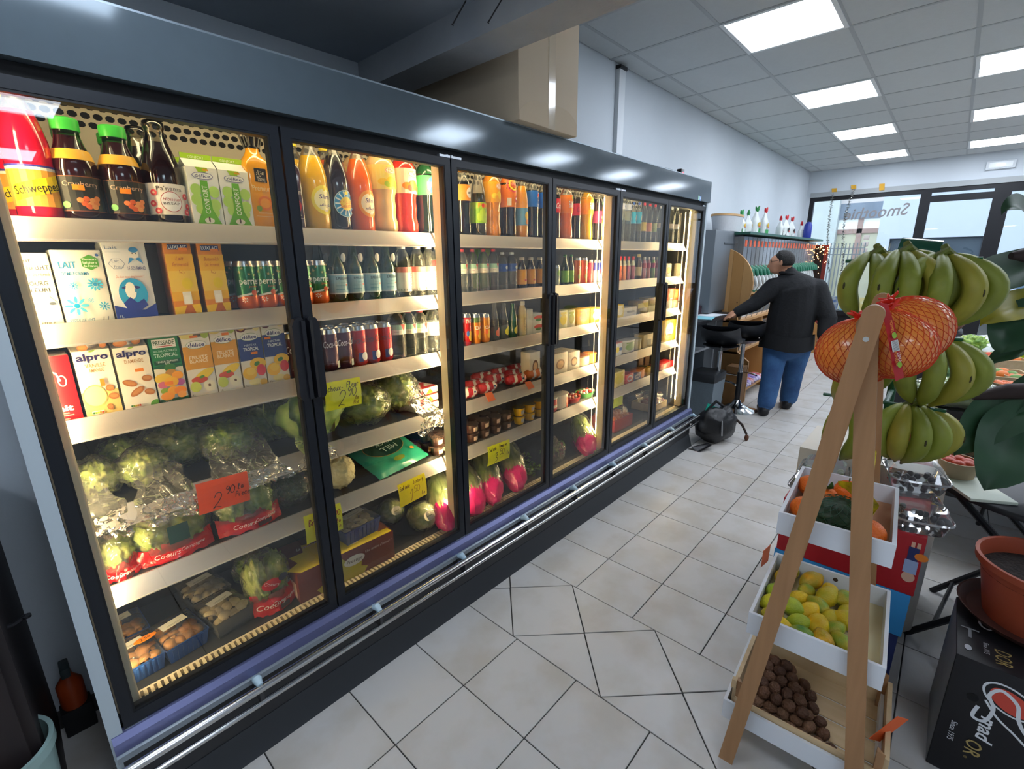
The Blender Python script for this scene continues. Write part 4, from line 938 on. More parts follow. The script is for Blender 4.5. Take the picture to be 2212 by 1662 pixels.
def d_gour(p, w, h_):
    p.poly([(-w*.5, 0), (w*.5, 0), (w*.5, h_*.2), (w*.2, h_*.12), (-w*.2, h_*.15), (-w*.5, h_*.2)], '#2b3f9c'); p.text('Lait', -w*.3, h_*.93, h_*.04, '#5f7fa8', w=w*.28); p.rect(-w*.45, h_*.87, -w*.1, h_*.873, '#9ab'); p.text('Lait', -w*.26, h_*.76, h_*.035, '#4a6a9a'); p.text('France', -w*.2, h_*.69, h_*.03, '#4a6a9a', w=w*.22)
    p.ring(-w*.24, h_*.725, w*.19, h_*.075, w*.012, '#4a6a9a', 6)
    p.poly([(w*.02, h_*.72), (w*.2, h_*.79), (w*.38, h_*.72), (w*.33, h_*.80), (w*.07, h_*.80)], '#3f8fd0'); p.ell(w*.2, h_*.85, w*.11, h_*.06, '#f0e6dc'); p.ell(w*.2, h_*.90, w*.11, h_*.035, '#3a86c6'); p.ell(w*.16, h_*.855, w*.012, h_*.008, '#223'); p.ell(w*.24, h_*.855, w*.012, h_*.008, '#223')
    p.text('LE GOURMAND', w*.2, h_*.665, h_*.045, '#5a5f9c', w=w*.42, bold=.01)
    p.ell(0, h_*.34, w*.34, h_*.2, '#2f9fd8'); p.ell(-w*.05, h_*.38, w*.13, h_*.11, '#f6f4ee'); p.ell(-w*.03, h_*.42, w*.22, h_*.025, '#3a3f86'); p.ell(-w*.05, h_*.38, w*.12, h_*.1, '#f6f4ee'); p.poly([(-w*.28, h_*.22), (-w*.1, h_*.3), (w*.05, h_*.22), (w*.22, h_*.27), (w*.3, h_*.18), (w*.1, h_*.12), (-w*.2, h_*.13)], '#2f3f9a'); p.rect(w*.04, h_*.36, w*.12, h_*.40, '#4f9fd0')
    p.text('Du bon tout simplement !', 0, h_*.56, h_*.03, '#d06a50', w=w*.66, shear=.2); p.text('1L', -w*.38, h_*.05, h_*.035, '#dfe6f4')
C(252, 343, 683, 523, z, '#e4e4e6', 'white and navy milk carton with a cow in a blue circle', d=.09, draw=d_gour, side='#d9d7d2')
t = pack(.14, .1, .20, '#9a8468', 'plain brown cardboard box behind the milk cartons', 'box', name='cardboard_carton'); t.location = (.30, SY+.14, z)
def d_lux(tx):
    def f(p, w, h_):
        p.rect(-w*.5, h_*.2, w*.5, h_*.82, '#f0b62a'); p.rect(-w*.5, h_*.32, w*.5, h_*.6, '#f4cc50'); p.poly([(-w*.5, 0), (w*.5, 0), (w*.5, h_*.15), (-w*.5, h_*.12)], '#f3c41e'); p.poly([(-w*.22, 0), (w*.3, 0), (w*.16, h_*.14), (-w*.02, h_*.14)], '#c0661a')
        p.rect(-w*.36, h_*.875, w*.36, h_*.945, '#2a3f7a'); p.text('LUXLAIT', 0, h_*.91, h_*.045, '#e9eef4', w=w*.66, bold=.015); p.rect(w*.02, h_*.86, w*.34, h_*.9, '#f08a24')
        for i, s in enumerate(tx): p.text(s, 0, h_*(.76-.075*i), h_*.05, '#b8542a', w=w*.6 if len(s) > 6 else w*.3, shear=.35)
        p.text('\uFEDF\uFE92\uFEE6', 0, h_*.59, h_*.04, '#b8542a', w=w*.2); p.ell(w*.12, h_*.43, w*.2, h_*.075, '#f0d21e'); p.rect(-w*.12, h_*.15, w*.2, h_*.32, '#f4f0e4'); p.rect(-w*.07, h_*.16, w*.15, h_*.27, '#fffdf4'); p.text('1L', w*.12, h_*.03, h_*.03, '#8a4a10')
    return f
C(379, 437, 675, 519, z, '#e08a22', 'orange and yellow fermented milk carton with a glass, the left one', d=.075, draw=d_lux(('Lait', 'fermenté')), side='#a86a2c', topc='#d9d2c4')
C(448, 500, 671, 522, z, '#e08a22', 'orange and yellow buttermilk carton with a glass, the right one', d=.075, draw=d_lux(('Buttermilch', 'Lait fermenté')), side='#a86a2c', topc='#d9d2c4')
def d_per(p, r, a, b):
    H = b-a; p.poly([(-r*1.3, H*.30), (-r*1.3, H*.26), (r*1.3, H*.38), (r*1.3, H*.42)], '#e8efe6')
    p.text('perrier', r*.1, H*.60, H*.13, '#f2f4ec', w=r*1.9, bold=.015); p.text('Juice', r*.25, H*.49, H*.04, '#e2603a', w=r*.8); p.ell(r*.3, H*.36, r*.26, H*.06, '#d8562a', 8)
    for u, v in ((-.5, .86), (-.75, .78), (.55, .9), (0, .74), (.4, .72), (-.1, .92), (.8, .8)): flower(p, r*u, H*v, r*.13, '#f0b04a', '#f6e6b0', 5)
    flower(p, -r*.5, H*.22, r*.25, '#f4e6d8', '#e05a20', 7)
xs = (531, 572, 613, 652, 687)
x0, y0, r0, h0 = round_at(665, 708, 610, 563, z)
pc = can(h0, .0335, '#1c7a45', 'slim green and orange can, first from the left in its row', bands=[(.0, .30, '#ee6a22')], draw=d_per, group='slim green and orange cans'); pc.location = (on(531, 612, 1, y0).x, y0, z)
for i, px in enumerate(xs[1:], 1): dup(pc, (on(px, 610, 1, y0).x, y0, z), label='slim green and orange can, %s from the left in its row' % ORD[i])
for i, px in enumerate(xs): dup(pc, (on(px, 610, 1, y0).x-.01, y0+.075, z), label='slim green and orange can behind the %s of its row' % ORD[i])
def d_pel(p, r, a, b):
    H = b-a; p.rect(-r*1.4, a, r*1.4, b, '#e6eef0'); p.rect(-r*1.4, a+H*.07, r*1.4, b-H*.07, '#9cc8dc'); p.text('S.PELLEGRINO', r*.3, b-H*.22, H*.12, '#2c3a5a', w=r*1.8, bold=.02)
    p.poly([(r*.5+r*.16*(1 if k % 2 == 0 else .42)*cos(pi/2+k*pi/5), a+H*.45+r*.16*(1 if k % 2 == 0 else .42)*sin(pi/2+k*pi/5)) for k in range(10)], '#e8604a')
    p.rect(-r*.7, a+H*.2, r*.2, a+H*.26, '#6fa8c4'); p.rect(-r*.7, a+H*.4, r*.2, a+H*.44, '#7fb2cc'); p.rect(-r*.2, a+H*.55, r*.9, a+H*.58, '#7fb2cc')
grn = pm('#0e3a20', .06, coat=.9, trans=.0)
for i, (xl, xr) in enumerate(((708, 750), (747, 786), (783, 822), (819, 855))):
    t = B('pell', xl, xr, 610, 512, z, grn, '#d9d4c8', 'green glass water bottle with pale blue label, %s from the left' % ORD[i], lab=(.14, .45, '#dfe9ea'), draw=d_pel, neck=grn, hmax=.228, group='green glass water bottles')
    h_ = KIDS[t.name]; pr = Print(lambda u, v, l: Vector((.020+u*.8, -.0215-l+abs(u)*.2, v))); pr.ell(0, h_*.70, .012, .016, '#e6e2d8', 10); pr.build('neck_label', t)
    if i in (0, 2): behind(t, .09, 'green glass water bottle standing behind the %s one' % ORD[i], -.02)
for i, (xl, xr, tx) in enumerate(((851, 889, 'evian'), (886, 920, 'evian'), (913, 943, 'evian'))):
    W('water', xl, xr, 600, 528, z, '#e6e4e6', 'clear water bottle with white label and pink stripe, %s of three' % ORD[i], (.12, .58, '#dcd8d6'), d_wat('#d98a86', None, tx, True), group='pink-striped water bottles')
def d_vit(p, r, a, b): H = b-a; p.rect(-r*1.5, a, r*1.5, a+H*.5, '#e6ded2'); p.rect(-r*1.5, a+H*.5, r*1.5, b, '#9fc8b0'); p.poly([(-r*.1, b), (r*.35, b), (r*.3, a+H*.25)], '#dc2a36'); p.poly([(r*.55, b), (r*.35, b), (r*.3, a+H*.25)], '#c01f30'); p.text('Vittel', -r*.6, a+H*.3, H*.12, '#7a2a30', w=r*.5)
W('vit', 934, 955, 600, 532, z, '#e6e4e6', 'clear water bottle with red label half hidden by the light post', (.45, .72, '#d8333c'), None)
for i, (xl, xr) in enumerate(((986, 1011), (1009, 1033), (1033, 1056), (1055, 1077))):
    W('vit', xl, xr, 595, 538, z, '#c8404a', 'clear water bottle with red V label, %s from the light post' % ORD[i], (.45, .66, '#d9d4c8'), d_vit, group='clear bottles with red V label', hmax=.232)
for i, (xl, xr) in enumerate(((1074, 1096), (1094, 1117))):
    W('vit', xl, xr, 595, 545, z, '#dfe6ea', 'small clear water bottle with dark blue label, %s of two' % ORD[i], (.50, .70, '#2f56a8'), d_wat(None, '#cfe0ea'))
t = pack(.09, .05, .20, '#6d9a2c', 'leaf-green carton at the back behind the small water bottles', 'carton', name='green_carton'); t.location = (1.78, SY+.22, z)
def d_tea(p, r, a, b): H = b-a; p.poly([(-r*1.3, b-H*.15), (0, b), (r*1.3, b-H*.15), (r*1.3, a), (-r*1.3, a)], '#e9a52a'); p.rect(-r*.2, a+H*.22, r*.8, a+H*.34, '#c8402a'); p.text('Tea', r*.3, a+H*.48, H*.16, '#b8502a', w=r*.6)
for i, (xl, xr) in enumerate(((1117, 1137), (1137, 1156), (1156, 1175))):
    B('stubby', xl, xr, 592, 556, z, '#1f130e', '#d8cfc0', 'small dark bottle with orange-yellow label, %s of three' % ORD[i], lab=(.14, .62, '#e8a22a'), draw=d_tea, fill=.99, n=18, neck=pm('#2a1a12', .1, coat=.6))
K(1193, 1209, 590, 573, z, '#b9c2b2', 'silver-green can at the left of the fourth door', draw=lambda p, r, a, b: (p.ell(0, b*.62, r*.6, b*.14, '#7fae4a'), p.text('M', r*.2, b*.42, b*.16, '#3a5a3a')))
for i, (xl, xr) in enumerate(((1211, 1228), (1226, 1240))):
    B('beer', xl, xr, 590, 550, z, '#14301a', '#2f7a3a', 'slim dark green bottle with lime label, %s of two' % ORD[i], lab=(.10, .48, '#8fcb2e'), draw=lambda p, r, a, b: p.text('M', r*.2, (a+b)/2, (b-a)*.22, '#3a5a2a'), fill=.99, neck=pm('#17381d', .1, coat=.6), n=18)
for i, (xl, xr) in enumerate(((1238, 1254), (1253, 1269))):
    K(xl, xr, 585, 557, z, '#e7742a', 'orange fruit drink can, %s of two' % ORD[i], draw=lambda p, r, a, b: (p.text('DA', r*.2, b*.62, b*.1, '#f6ead8'), p.ell(-r*.3, b*.3, r*.4, b*.1, '#8a9a3a')))
K(1269, 1281, 585, 562, z, '#d8434a', 'narrow red can beside the blue and silver cans')
for i, (xl, xr) in enumerate(((1280, 1289), (1288, 1298), (1297, 1307))):
    K(xl, xr, 585, 562, z, '#cfd2da', 'narrow blue and silver energy drink can, %s of three' % ORD[i], bands=[(.55, .95, '#2f3a9a')], draw=lambda p, r, a, b: p.ell(0, b*.5, r*.6, b*.1, '#d8344e'))
for i, (xl, xr, c) in enumerate(((1334, 1344, '#e8702a'), (1343, 1353, '#e58a4a'), (1352, 1362, '#a8506a'), (1361, 1372, '#b0566e'))):
    B('juice', xl, xr, 580, 554, z, c, '#d8232e', 'small %s juice bottle with red cap, %s of four' % (('orange', 'peach', 'purple', 'plum')[i], ORD[i]), lab=(.62, .82, '#d8d2b0'), fill=.9, n=16)
B('juice', 1372, 1386, 580, 549, z, '#2a3a3c', '#d9cc8a', 'dark bottle with yellow cap between the small juices', lab=(.15, .5, '#d9cf9a'), fill=.9, n=16)
for i, (xl, xr, c) in enumerate(((1386, 1396, '#d9889a'), (1396, 1405, '#cf7a86'), (1405, 1415, '#8fb45a'), (1414, 1426, '#d98a9a'))):
    B('smooth', xl, xr, 580, 555, z, c, '#dcd4cc', 'small %s smoothie bottle, %s of four' % (('pink', 'rose', 'green', 'pale pink')[i], ORD[i]), lab=(.5, .72, '#b83a4e'), fill=.9, n=16)
for i, (xl, xr) in enumerate(((1435, 1452), (1465, 1486))):
    x, w, h_, Y = flat_at(xl, xr, 596, 569, z); t = pack(w*.8, .05, h_, '#e9dfbf', 'cream rounded spread tub, %s in the last door' % ('left one' if i == 0 else 'right one'), 'tub', name='spread_tub', bev=.012, draw=lambda p, w, h: (p.ell(0, h*.5, w*.3, h*.2, '#e8c86a'), p.ring(0, h*.5, w*.34, h*.24, w*.04, '#b8a070'))); t.location = (x, Y, z)
# ================================================================== SHELF 3, 4, 5 AND DECK PRODUCTS
z = SH[2]
def d_rlait(p, w, h_):
    st = [(-w*.5, h_*.55), (-w*.42, h_*.75), (-w*.2, h_*.80), (w*.02, h_*.74), (w*.1, h_*.62)]
    p.stroke([(-w*.52, h_*.42), (-w*.35, h_*.5), (-w*.2, h_*.44), (-w*.2, h_*.3), (-w*.4, h_*.2)], w*.05, '#f2e6da'); p.stroke(st, w*.06, '#f2e6da')
    p.stroke([(-w*.5, h_*.66), (-w*.3, h_*.72), (-w*.14, h_*.66), (-w*.1, h_*.5)], w*.045, '#f2e6da'); p.ring(w*.15, h_*.62, w*.13, h_*.085, w*.035, '#f2e6da', 16)
    p.text('le', -w*.14, h_*.285, h_*.045, '#f4e9dc', bold=.02); p.text('lait', w*.02, h_*.21, h_*.085, '#f4e9dc', w=w*.52, bold=.04)
    for i, s in enumerate(('Tout', 'Simplement', 'entier')): p.text(s, w*.0, h_*(.135-.035*i-(.02 if i == 2 else 0)), h_*.024, '#f0c9bd', w=w*(.5 if i == 1 else .25))
C(104, 182, 904, 766, z, '#c8141f', 'red milk carton with white line drawing of a cow', d=.09, draw=d_rlait, topc='#d9cfc6', side='#7a1016')
def d_alpro(tx, cx, full):
    def f(p, w, h_):
        p.rect(-w*.5, 0, w*.5, h_*.34, '#e3c478' if full else '#efe9dd')
        p.text('alpro', 0, h_*.80, h_*.085, '#2b2560', w=w*.86, bold=.03); p.ell(w*.02, h_*.875, w*.09, h_*.012, '#8ab43a', 8, .2)
        for i, s in enumerate(tx): p.text(s, w*.03, h_*(.685-.065*i), h_*.048, cx, w=w*(.55 if len(s) > 6 else .42), bold=.008)
        if full: p.ell(-w*.16, h_*.27, w*.33, h_*.155, '#cdb56a', 16); p.ell(-w*.16, h_*.275, w*.3, h_*.135, '#efe3a0', 16)
        al = ((.28, .36, .12, .3), (.34, .24, .15, -.25), (.18, .1, .09, .3), (-.2, .93, .14, 0), (.35, .95, .1, -.4)) if full else ((-.22, .38, .22, -.45), (-.05, .25, .26, .6), (.3, .42, .16, -.2), (.3, .22, .16, -.3), (-.25, .95, .2, 0), (.2, .96, .13, .3))
        for u, v, r, a in al: p.ell(w*u, h_*v, w*r, h_*.045, '#b5713a', 10, a); p.ell(w*u, h_*v+.001, w*r*.75, h_*.025, '#c98a4e', 8, a)
        p.rect(-w*.35, h_*.03, -w*.02, h_*.075, '#f4f2ea')
        for k, c in enumerate(('#2f7a3a', '#8fbf3a', '#f0d23a', '#f0963a', '#d8482e')): p.rect(-w*(.33-.06*k), h_*.038, -w*(.275-.06*k), h_*.065, c)
        p.rect(w*.05 if full else w*.0, h_*.40 if full else h_*.53, w*.17 if full else w*.25, h_*.50 if full else h_*.575, '#f58a1e')
        if not full: p.ell(w*.38, h_*.05, w*.15, h_*.04, '#6aa83a', 8, .6)
    return f
C(186, 267, 890, 735, z, '#f0ead9', 'cream almond vanilla drink carton with white cap', d=.07, top='slant', cap=('#efece6', .017, .018), draw=d_alpro(('VANILLE', 'AMANDE'), '#b98a58', True), topc='#b98a5a')
C(270, 345, 878, 729, z, '#f0ead9', 'cream almond drink carton with brown almonds and white cap', d=.07, top='slant', cap=('#efece6', .017, .018), draw=d_alpro(("D'AMANDE",), '#b98a58', False), topc='#b0663a')
def d_press(p, w, h_):
    p.rect(-w*.5, h_*.0, w*.5, h_*.52, '#e9e4d2'); p.rect(-w*.5, h_*.5, w*.5, h_, '#1f7a45'); p.ell(0, h_*.52, w*.5, h_*.03, '#1d5a35')
    p.rect(-w*.4, h_*.79, w*.4, h_*.91, '#f3f1e8'); p.text('PRESSADE', 0, h_*.86, h_*.055, '#3a5a3a', w=w*.72, bold=.02); p.rect(-w*.28, h_*.805, w*.28, h_*.815, '#c8322e')
    p.text('NECTAR MULTIFRUITS', 0, h_*.745, h_*.028, '#dfeadc', w=w*.8); p.text('TROPICAL', 0, h_*.685, h_*.05, '#eef4e8', w=w*.82); p.rect(-w*.45, h_*.555, w*.45, h_*.615, '#174a30'); p.text('TENEUR EN FRUITS', 0, h_*.595, h_*.025, '#f2f4e8', w=w*.75); p.text('57%', 0, h_*.565, h_*.025, '#f2f4e8')
    p.rect(-w*.5, 0, w*.5, h_*.06, '#1f5a35')
    for u, v, a, b, c in ((.05, .5, .2, .06, '#3f7a3a'), (.05, .43, .2, .05, '#b5853a'), (-.25, .36, .3, .07, '#e8c23a'), (.25, .38, .2, .06, '#f0a02a'), (-.3, .27, .18, .05, '#d8708a'), (.3, .28, .17, .05, '#b05a9a'), (0, .3, .25, .07, '#f2b62a'), (-.28, .18, .15, .04, '#8fb43a'), (0, .17, .2, .06, '#f0a52a'), (-.22, .1, .24, .06, '#f39a1e'), (.25, .16, .22, .06, '#f08a1e'), (.28, .1, .16, .05, '#f0a24a')): p.ell(w*u, h_*v, w*a, h_*b, c, 10)
    p.rect(-w*.25, h_*.26, w*.05, h_*.31, '#f58a1e'); p.text('1 litre', -w*.22, h_*.03, h_*.022, '#cfe0cc')
C(346, 409, 865, 716, z, '#1f7a45', 'green tropical nectar carton with pineapple and fruit', d=.07, top='slant', cap=('#dfe4d6', .015, .015), draw=d_press, topc='#1a5c36')
def d_del(c, tx, fruits, tag_):
    def f(p, w, h_):
        p.rect(-w*.5, h_*.42, w*.5, h_*.76, c); p.ell(0, h_*.78, w*.37, h_*.06, '#4a8a4a'); p.ell(0, h_*.78, w*.36, h_*.055, '#f6f4ee'); p.text('délice', 0, h_*.78, h_*.055, '#2c2c70', w=w*.58, bold=.02)
        if len(tx) > 2: p.text(tx[2], 0, h_*.655, h_*.03, '#dfe4f4', w=w*.5)
        for i, s in enumerate(tx[:2]): p.text(s, 0, h_*(.595-.055*i), h_*.047, '#f8e7c0' if c != '#2c3f86' else '#f4f6fa', w=w*.66, bold=.02)
        for u, v, a, b, q, ro in fruits: p.ell(w*u, h_*v, w*a, h_*b, q, 10, ro)
        for u, v in tag_: p.rect(w*(u-.14), h_*(v-.018), w*(u+.14), h_*(v+.018), '#f5841e')
        p.text('1L', -w*.38, h_*.04, h_*.03, '#4a3a1a')
    return f
fb = ((-.3, .93, .25, .06, '#e8d98a', 0), (.35, .92, .14, .06, '#a8c24a', 0), (.1, .33, .42, .06, '#f0cf3a', .5), (-.1, .26, .3, .05, '#c8503a', 0), (0, .3, .1, .02, '#5a9a3a', .4), (-.28, .16, .2, .08, '#c2cf5a', 0), (.22, .15, .22, .09, '#f2ecd2', .5), (.22, .16, .05, .02, '#6a4a2a', .5))
ft = ((-.3, .93, .22, .07, '#6a2a3a', 0), (-.3, .93, .15, .045, '#d8b04a', 0), (.32, .93, .15, .07, '#eee3a0', 0), (.2, .36, .35, .09, '#f0c23a', 0), (.3, .25, .2, .09, '#d8404a', 0), (.15, .36, .13, .03, '#4a8a3a', .5), (-.2, .22, .3, .1, '#f2bf3a', .2), (-.15, .25, .2, .06, '#f6d25a', .2), (0, .08, .3, .05, '#f0e2a0', 0), (.33, .06, .16, .05, '#e8b84a', 0))
for i, (a, b, yb, yt, c, tx, fr2, tg, lb) in enumerate(((413, 473, 854, 710, '#d99a2a', ('FRUITS', 'BLANCS'), fb, ((-.05, .9),), 'yellow white-fruits juice carton, the left of two'), (473, 527, 844, 699, '#d99a2a', ('FRUITS', 'BLANCS'), fb, ((.1, .86),), 'yellow white-fruits juice carton, the right of two'),
        (528, 579, 832, 695, '#2c3f86', ('TROPICAL', '', 'NECTAR'), ft, ((.1, .53),), 'blue tropical nectar carton, the left of two'), (580, 628, 823, 686, '#2c3f86', ('TROPICAL', '', 'NECTAR'), ft, ((-.3, .71),), 'blue tropical nectar carton, the right of two'))):
    C(a, b, yb, yt, z, '#efe9dc', lb, d=.07, top='slant', cap=('#e6dfd2', .013, .014), draw=d_del(c, tx, fr2, tg), side='#d8b86a', name='juice_carton')
def d_cola1(p, r, a, b): H = b; p.text('Coca-Cola', -r*.1, H*.66, H*.15, '#e9dde2', w=r*2.1, shear=.35, bold=.008, rot=.05); p.rect(r*.2, H*.08, r*.6, H*.24, '#cfd0c6'); p.rect(-r*.8, H*.2, -r*.2, H*.205, '#c9a7b2')
def d_cola2(p, r, a, b): H = b; p.text('Coca-Cola', -r*.1, H*.66, H*.15, '#4a0c14', w=r*2.1, shear=.35, bold=.008, rot=.05); p.rect(-r*.4, H*.12, r*.1, H*.34, '#26347e'); p.ell(r*.35, H*.25, r*.38, H*.11, '#ece8e4', 8)
x0, y0, r0, h0 = round_at(754, 791, 745, 703, z); r0 = .0335
ca = can(h0, r0, '#54142c', 'purple cherry cola can, first from the left', draw=d_cola1, tilt=.1, group='cherry cola cans'); cb = can(h0, r0, '#c4151e', 'red cola can with black lettering, left of three', draw=d_cola2, tilt=-.1, group='red cola cans')
for i, px in enumerate((632, 672, 711, 742)):
    o = ca if i == 0 else dup(ca); o.location = (on(px, 750, 1, y0).x, y0, z); o['label'] = 'purple cherry cola can, %s from the left' % ORD[i]; dup(ca, (o.location.x-.005, y0+.072, z), label='purple cherry cola can behind the %s one' % ORD[i])
for i, px in enumerate((773, 802, 830)):
    o = cb if i == 0 else dup(cb); o.location = (on(px, 745, 1, y0).x, y0, z); o['label'] = 'red cola can with black lettering, %s of three' % ('left', 'middle', 'right')[i]; dup(cb, (o.location.x-.005, y0+.072, z), label='red cola can behind the %s one of three' % ('left', 'middle', 'right')[i])
for i, (xl, xr) in enumerate(((836, 876), (867, 900), (892, 924))): W('vit', xl, xr, 715, 668, z, '#c8404a', 'clear water bottle beside the red cola cans, %s of three' % ORD[i], (.50, .70, '#d9d4c8'), d_vit, hmax=.225)
W('vit', 918, 955, 715, 662, z, '#e6e4e6', 'small clear water bottle with white label beside the light post', (.38, .68, '#e2dad6'), d_wat(None, None, 'evian', False), hmax=.21)
for i, (xl, xr, c, tx, lb) in enumerate(((984, 1001, '#d8232a', 'TROPI', 'red tropical drink can half behind the door frame'), (996, 1018, '#d8232a', 'TROPI', 'red tropical drink can next to the orange cans'), (1017, 1038, '#e88a2a', 'DA', 'orange mango drink can with green top'), (1037, 1058, '#f0952a', 'OA', 'plain orange drink can beside the clear bottles'))):
    K(xl, xr, 712, 678, z, c, lb, bands=[(.72, .95, '#5a7a3a')] if i == 2 else (), draw=(lambda tx: lambda p, r, a, b: (p.text(tx, 0, b*.78 if tx == 'TROPI' else b*.55, b*.11, '#f6ead8', w=r*1.6, bold=.02), p.ell(r*.2, b*.32, r*.5, b*.16, '#f0c23a'), p.ell(-r*.4, b*.4, r*.3, b*.09, '#3f6ab0' if tx == 'TROPI' else '#e8642a')))(tx))
for i, (xl, xr, c, pc_, lb) in enumerate(((1058, 1078, '#5c4a3c', '#e0603a', 'clear flask bottle with orange seal'), (1078, 1098, '#6a6a3a', '#cfcf3a', 'clear flask bottle with yellow picture'), (1098, 1117, '#12582e', '#1f7a3a', 'green sparkling water bottle with yellow print'))):
    B('swing', xl, xr, 705, 655, z, watr if i < 2 else pm(c, .08, coat=.8), None, lb, draw=(lambda q: lambda p, r, a, b: (p.ell(r*.2, b*.22, r*.7, b*.1, q), p.ell(r*.4, b*.3, r*.4, b*.06, q)))(('#e0603a', '#e8df3a', '#e8d23a')[i]), fill=.99 if i == 2 else .7, hmax=.20, neck=watn if i < 2 else None, n=18)
B('smooth', 1118, 1137, 700, 650, z, '#e2c88a', '#ded8cc', 'tall cream shaker bottle with white lid', draw=lambda p, r, a, b: p.text('CREME', 0, b*.35, r*.4, '#7a6a4a', w=b*.4, rot=pi/2), fill=.99, hmax=.20, n=18)
C(1139, 1151, 722, 668, z, '#e6e0d0', 'narrow white box beside the cream shaker', d=.06, name='white_box', cat='box')
C(1151, 1175, 720, 677, z, '#ece6dc', 'white pack with red and green printed arches', d=.06, name='dessert_pack', cat='pack', draw=lambda p, w, h: [(p.ell(0, h*v, w*.4, h*.1, '#d8404a'), p.ell(0, h*(v-.12), w*.25, h*.07, '#4a8a4a')) for v in (.8, .35)])
def FP(xl, xr, yb, yt, z_, c, lb, d=.08, cat='pack', **k):
    x, w, h_, Y = flat_at(xl, xr, yb, yt, z_); t = pack(w, d, max(h_, .02), c, lb, cat, **k); t.location = (x, Y, z_); return t
dfl = lambda c: (lambda p, w, h: (p.ell(0, h*.5, w*.35, h*.3, c), p.rect(-w*.3, h*.78, w*.3, h*.9, c)))
FP(1207, 1226, 708, 671, z, '#dcdcb0', 'pale yellow dessert pack, left one in the fourth door', draw=dfl('#e8d23a')); FP(1226, 1242, 706, 670, z, '#dfe0c8', 'pale grey-green dessert pack beside the pale yellow one', draw=dfl('#9aa85a'))
FP(1247, 1273, 702, 668, z, '#eab84a', 'yellow pack with peach picture', draw=dfl('#e87a5a')); FP(1276, 1302, 698, 665, z, '#d8b23a', 'yellow and brown pack with white label', draw=dfl('#f0ead0'))
for i in range(3): t = pack(.1, .1, .06, '#4a3428', 'dark pack stacked at the back, %s from the left in the fourth door' % ORD[i], name='dark_pack'); t.location = (2.05+.12*i, SY+.16, z)
FP(1330, 1347, 684, 658, z, '#e8c62a', 'yellow cheese pack at the left of the fifth door', draw=dfl('#f0e6c0')); FP(1348, 1375, 682, 664, z, '#d9d6cc', 'low white tray with dark print', draw=lambda p, w, h: p.rect(-w*.3, h*.4, w*.3, h*.6, '#5a5a5a'))
FP(1377, 1399, 676, 649, z, '#6a5a2c', 'brown olive pack with yellow band', draw=lambda p, w, h: p.rect(-w*.5, h*.45, w*.5, h*.8, '#d8cc5a')); FP(1400, 1419, 671, 643, z, '#8a7a3a', 'olive tub with pale lower half', draw=lambda p, w, h: p.rect(-w*.5, 0, w*.5, h*.45, '#dcd4a8'))
FP(1443, 1457, 643, 624, z+.06, '#e2532a', 'orange-red cheese box on top, left', draw=dfl('#f08a4a')); FP(1456, 1470, 642, 624, z+.06, '#e0602a', 'orange-red cheese box on top, right', draw=dfl('#f09a5a'))
FP(1441, 1456, 664, 646, z, '#dcd6c6', 'pale tub under the orange-red boxes', rnd_=True, lid='#e6e0d2'); FP(1459, 1477, 660, 643, z, '#e2dcb8', 'pale yellow tub under the orange-red boxes', rnd_=True, lid='#e6dfae')
# ---------------------------------------------------------------- shelf 4: bagged salads
z = SH[3]
def bag(px, py, wpx, hpx, Y, lb, base, leaf=leafg, dl=None, seed=0., name='bagged_lettuce', amp=.3, fat=1.):
    "lettuce head in a clear bag, sized from its photographed box, resting on the shelf"
    o = on(px, py, 1, Y); k = (on(px+10, py, 1, Y)-on(px-10, py, 1, Y)).length/20; rx = wpx*k/2*Y/hypot(o.x, Y); rz = hpx*k/2
    t = thing(name, lb, 'lettuce', (o.x, Y, base)); ry = min(rx*1.05, .12)*fat
    leafy((0, 0, rz*1.02), (rx*.80, ry*.80, rz*.82), amp, 3.8, seed).build('lettuce', leaf, t, ang=180)
    wrinkled((0, 0, rz*1.06), (rx*1.0, ry*1.0, rz*1.0), seed+3, .18).build('film', filmt, t, ang=25)
    if dl:
        for i, (dx, w_, l_, sd) in enumerate(dl):
            drape(w_*.95, l_*.6, seed+sd, -ry*.6, SY-.045-Y, rz*1.0).build('film_end', filmm, t, loc=(dx, 0, 0), ang=25)
    return t
bag(210, 1040, 120, 120, 1.71, 'bagged frisee lettuce at the far left of the fourth shelf', z, dl=((-.02, .12, .15, 1), ), seed=1.)
bag(318, 1030, 125, 110, 1.70, 'bagged frisee lettuce with a large crumpled bag end hanging down', z, dl=((.0, .14, .15, 2), (.04, .11, .14, 5)), seed=2.)
bag(262, 960, 120, 110, 1.86, 'bagged dark lettuce at the back of the fourth shelf', z, leaf=leafd, seed=8.)
bag(380, 965, 165, 115, 1.80, 'bagged frisee lettuce with its bag puffed up, behind the front ones', z, seed=4.)
bag(497, 985, 130, 100, 1.72, 'bagged lettuce just above the orange price card', z, leaf=leafd, dl=((-.04, .17, .12, 3), (.05, .14, .12, 4)), seed=5.)
bag(590, 945, 120, 95, 1.80, 'bagged lettuce left of the leafy cauliflower', z, leaf=leafd, dl=((.05, .12, .11, 6),), seed=6.)
caulm = pm('#e9dcae', .6, noise=.5, ns=30, c2='#c7ac6a', bump=.8, bs=55)
def cauli(t, c, r, seed):
    def f(d):
        v = nz.voronoi(d*4.2+Vector((seed, 0, 0)))[0][0]; w_ = nz.voronoi(d*11+Vector((seed, 3, 0)))[0][0]
        return 1.04-.22*v-.10*w_
    MB().blob(c, r, 48, 30, f=f).build('curd', caulm, t, ang=180)
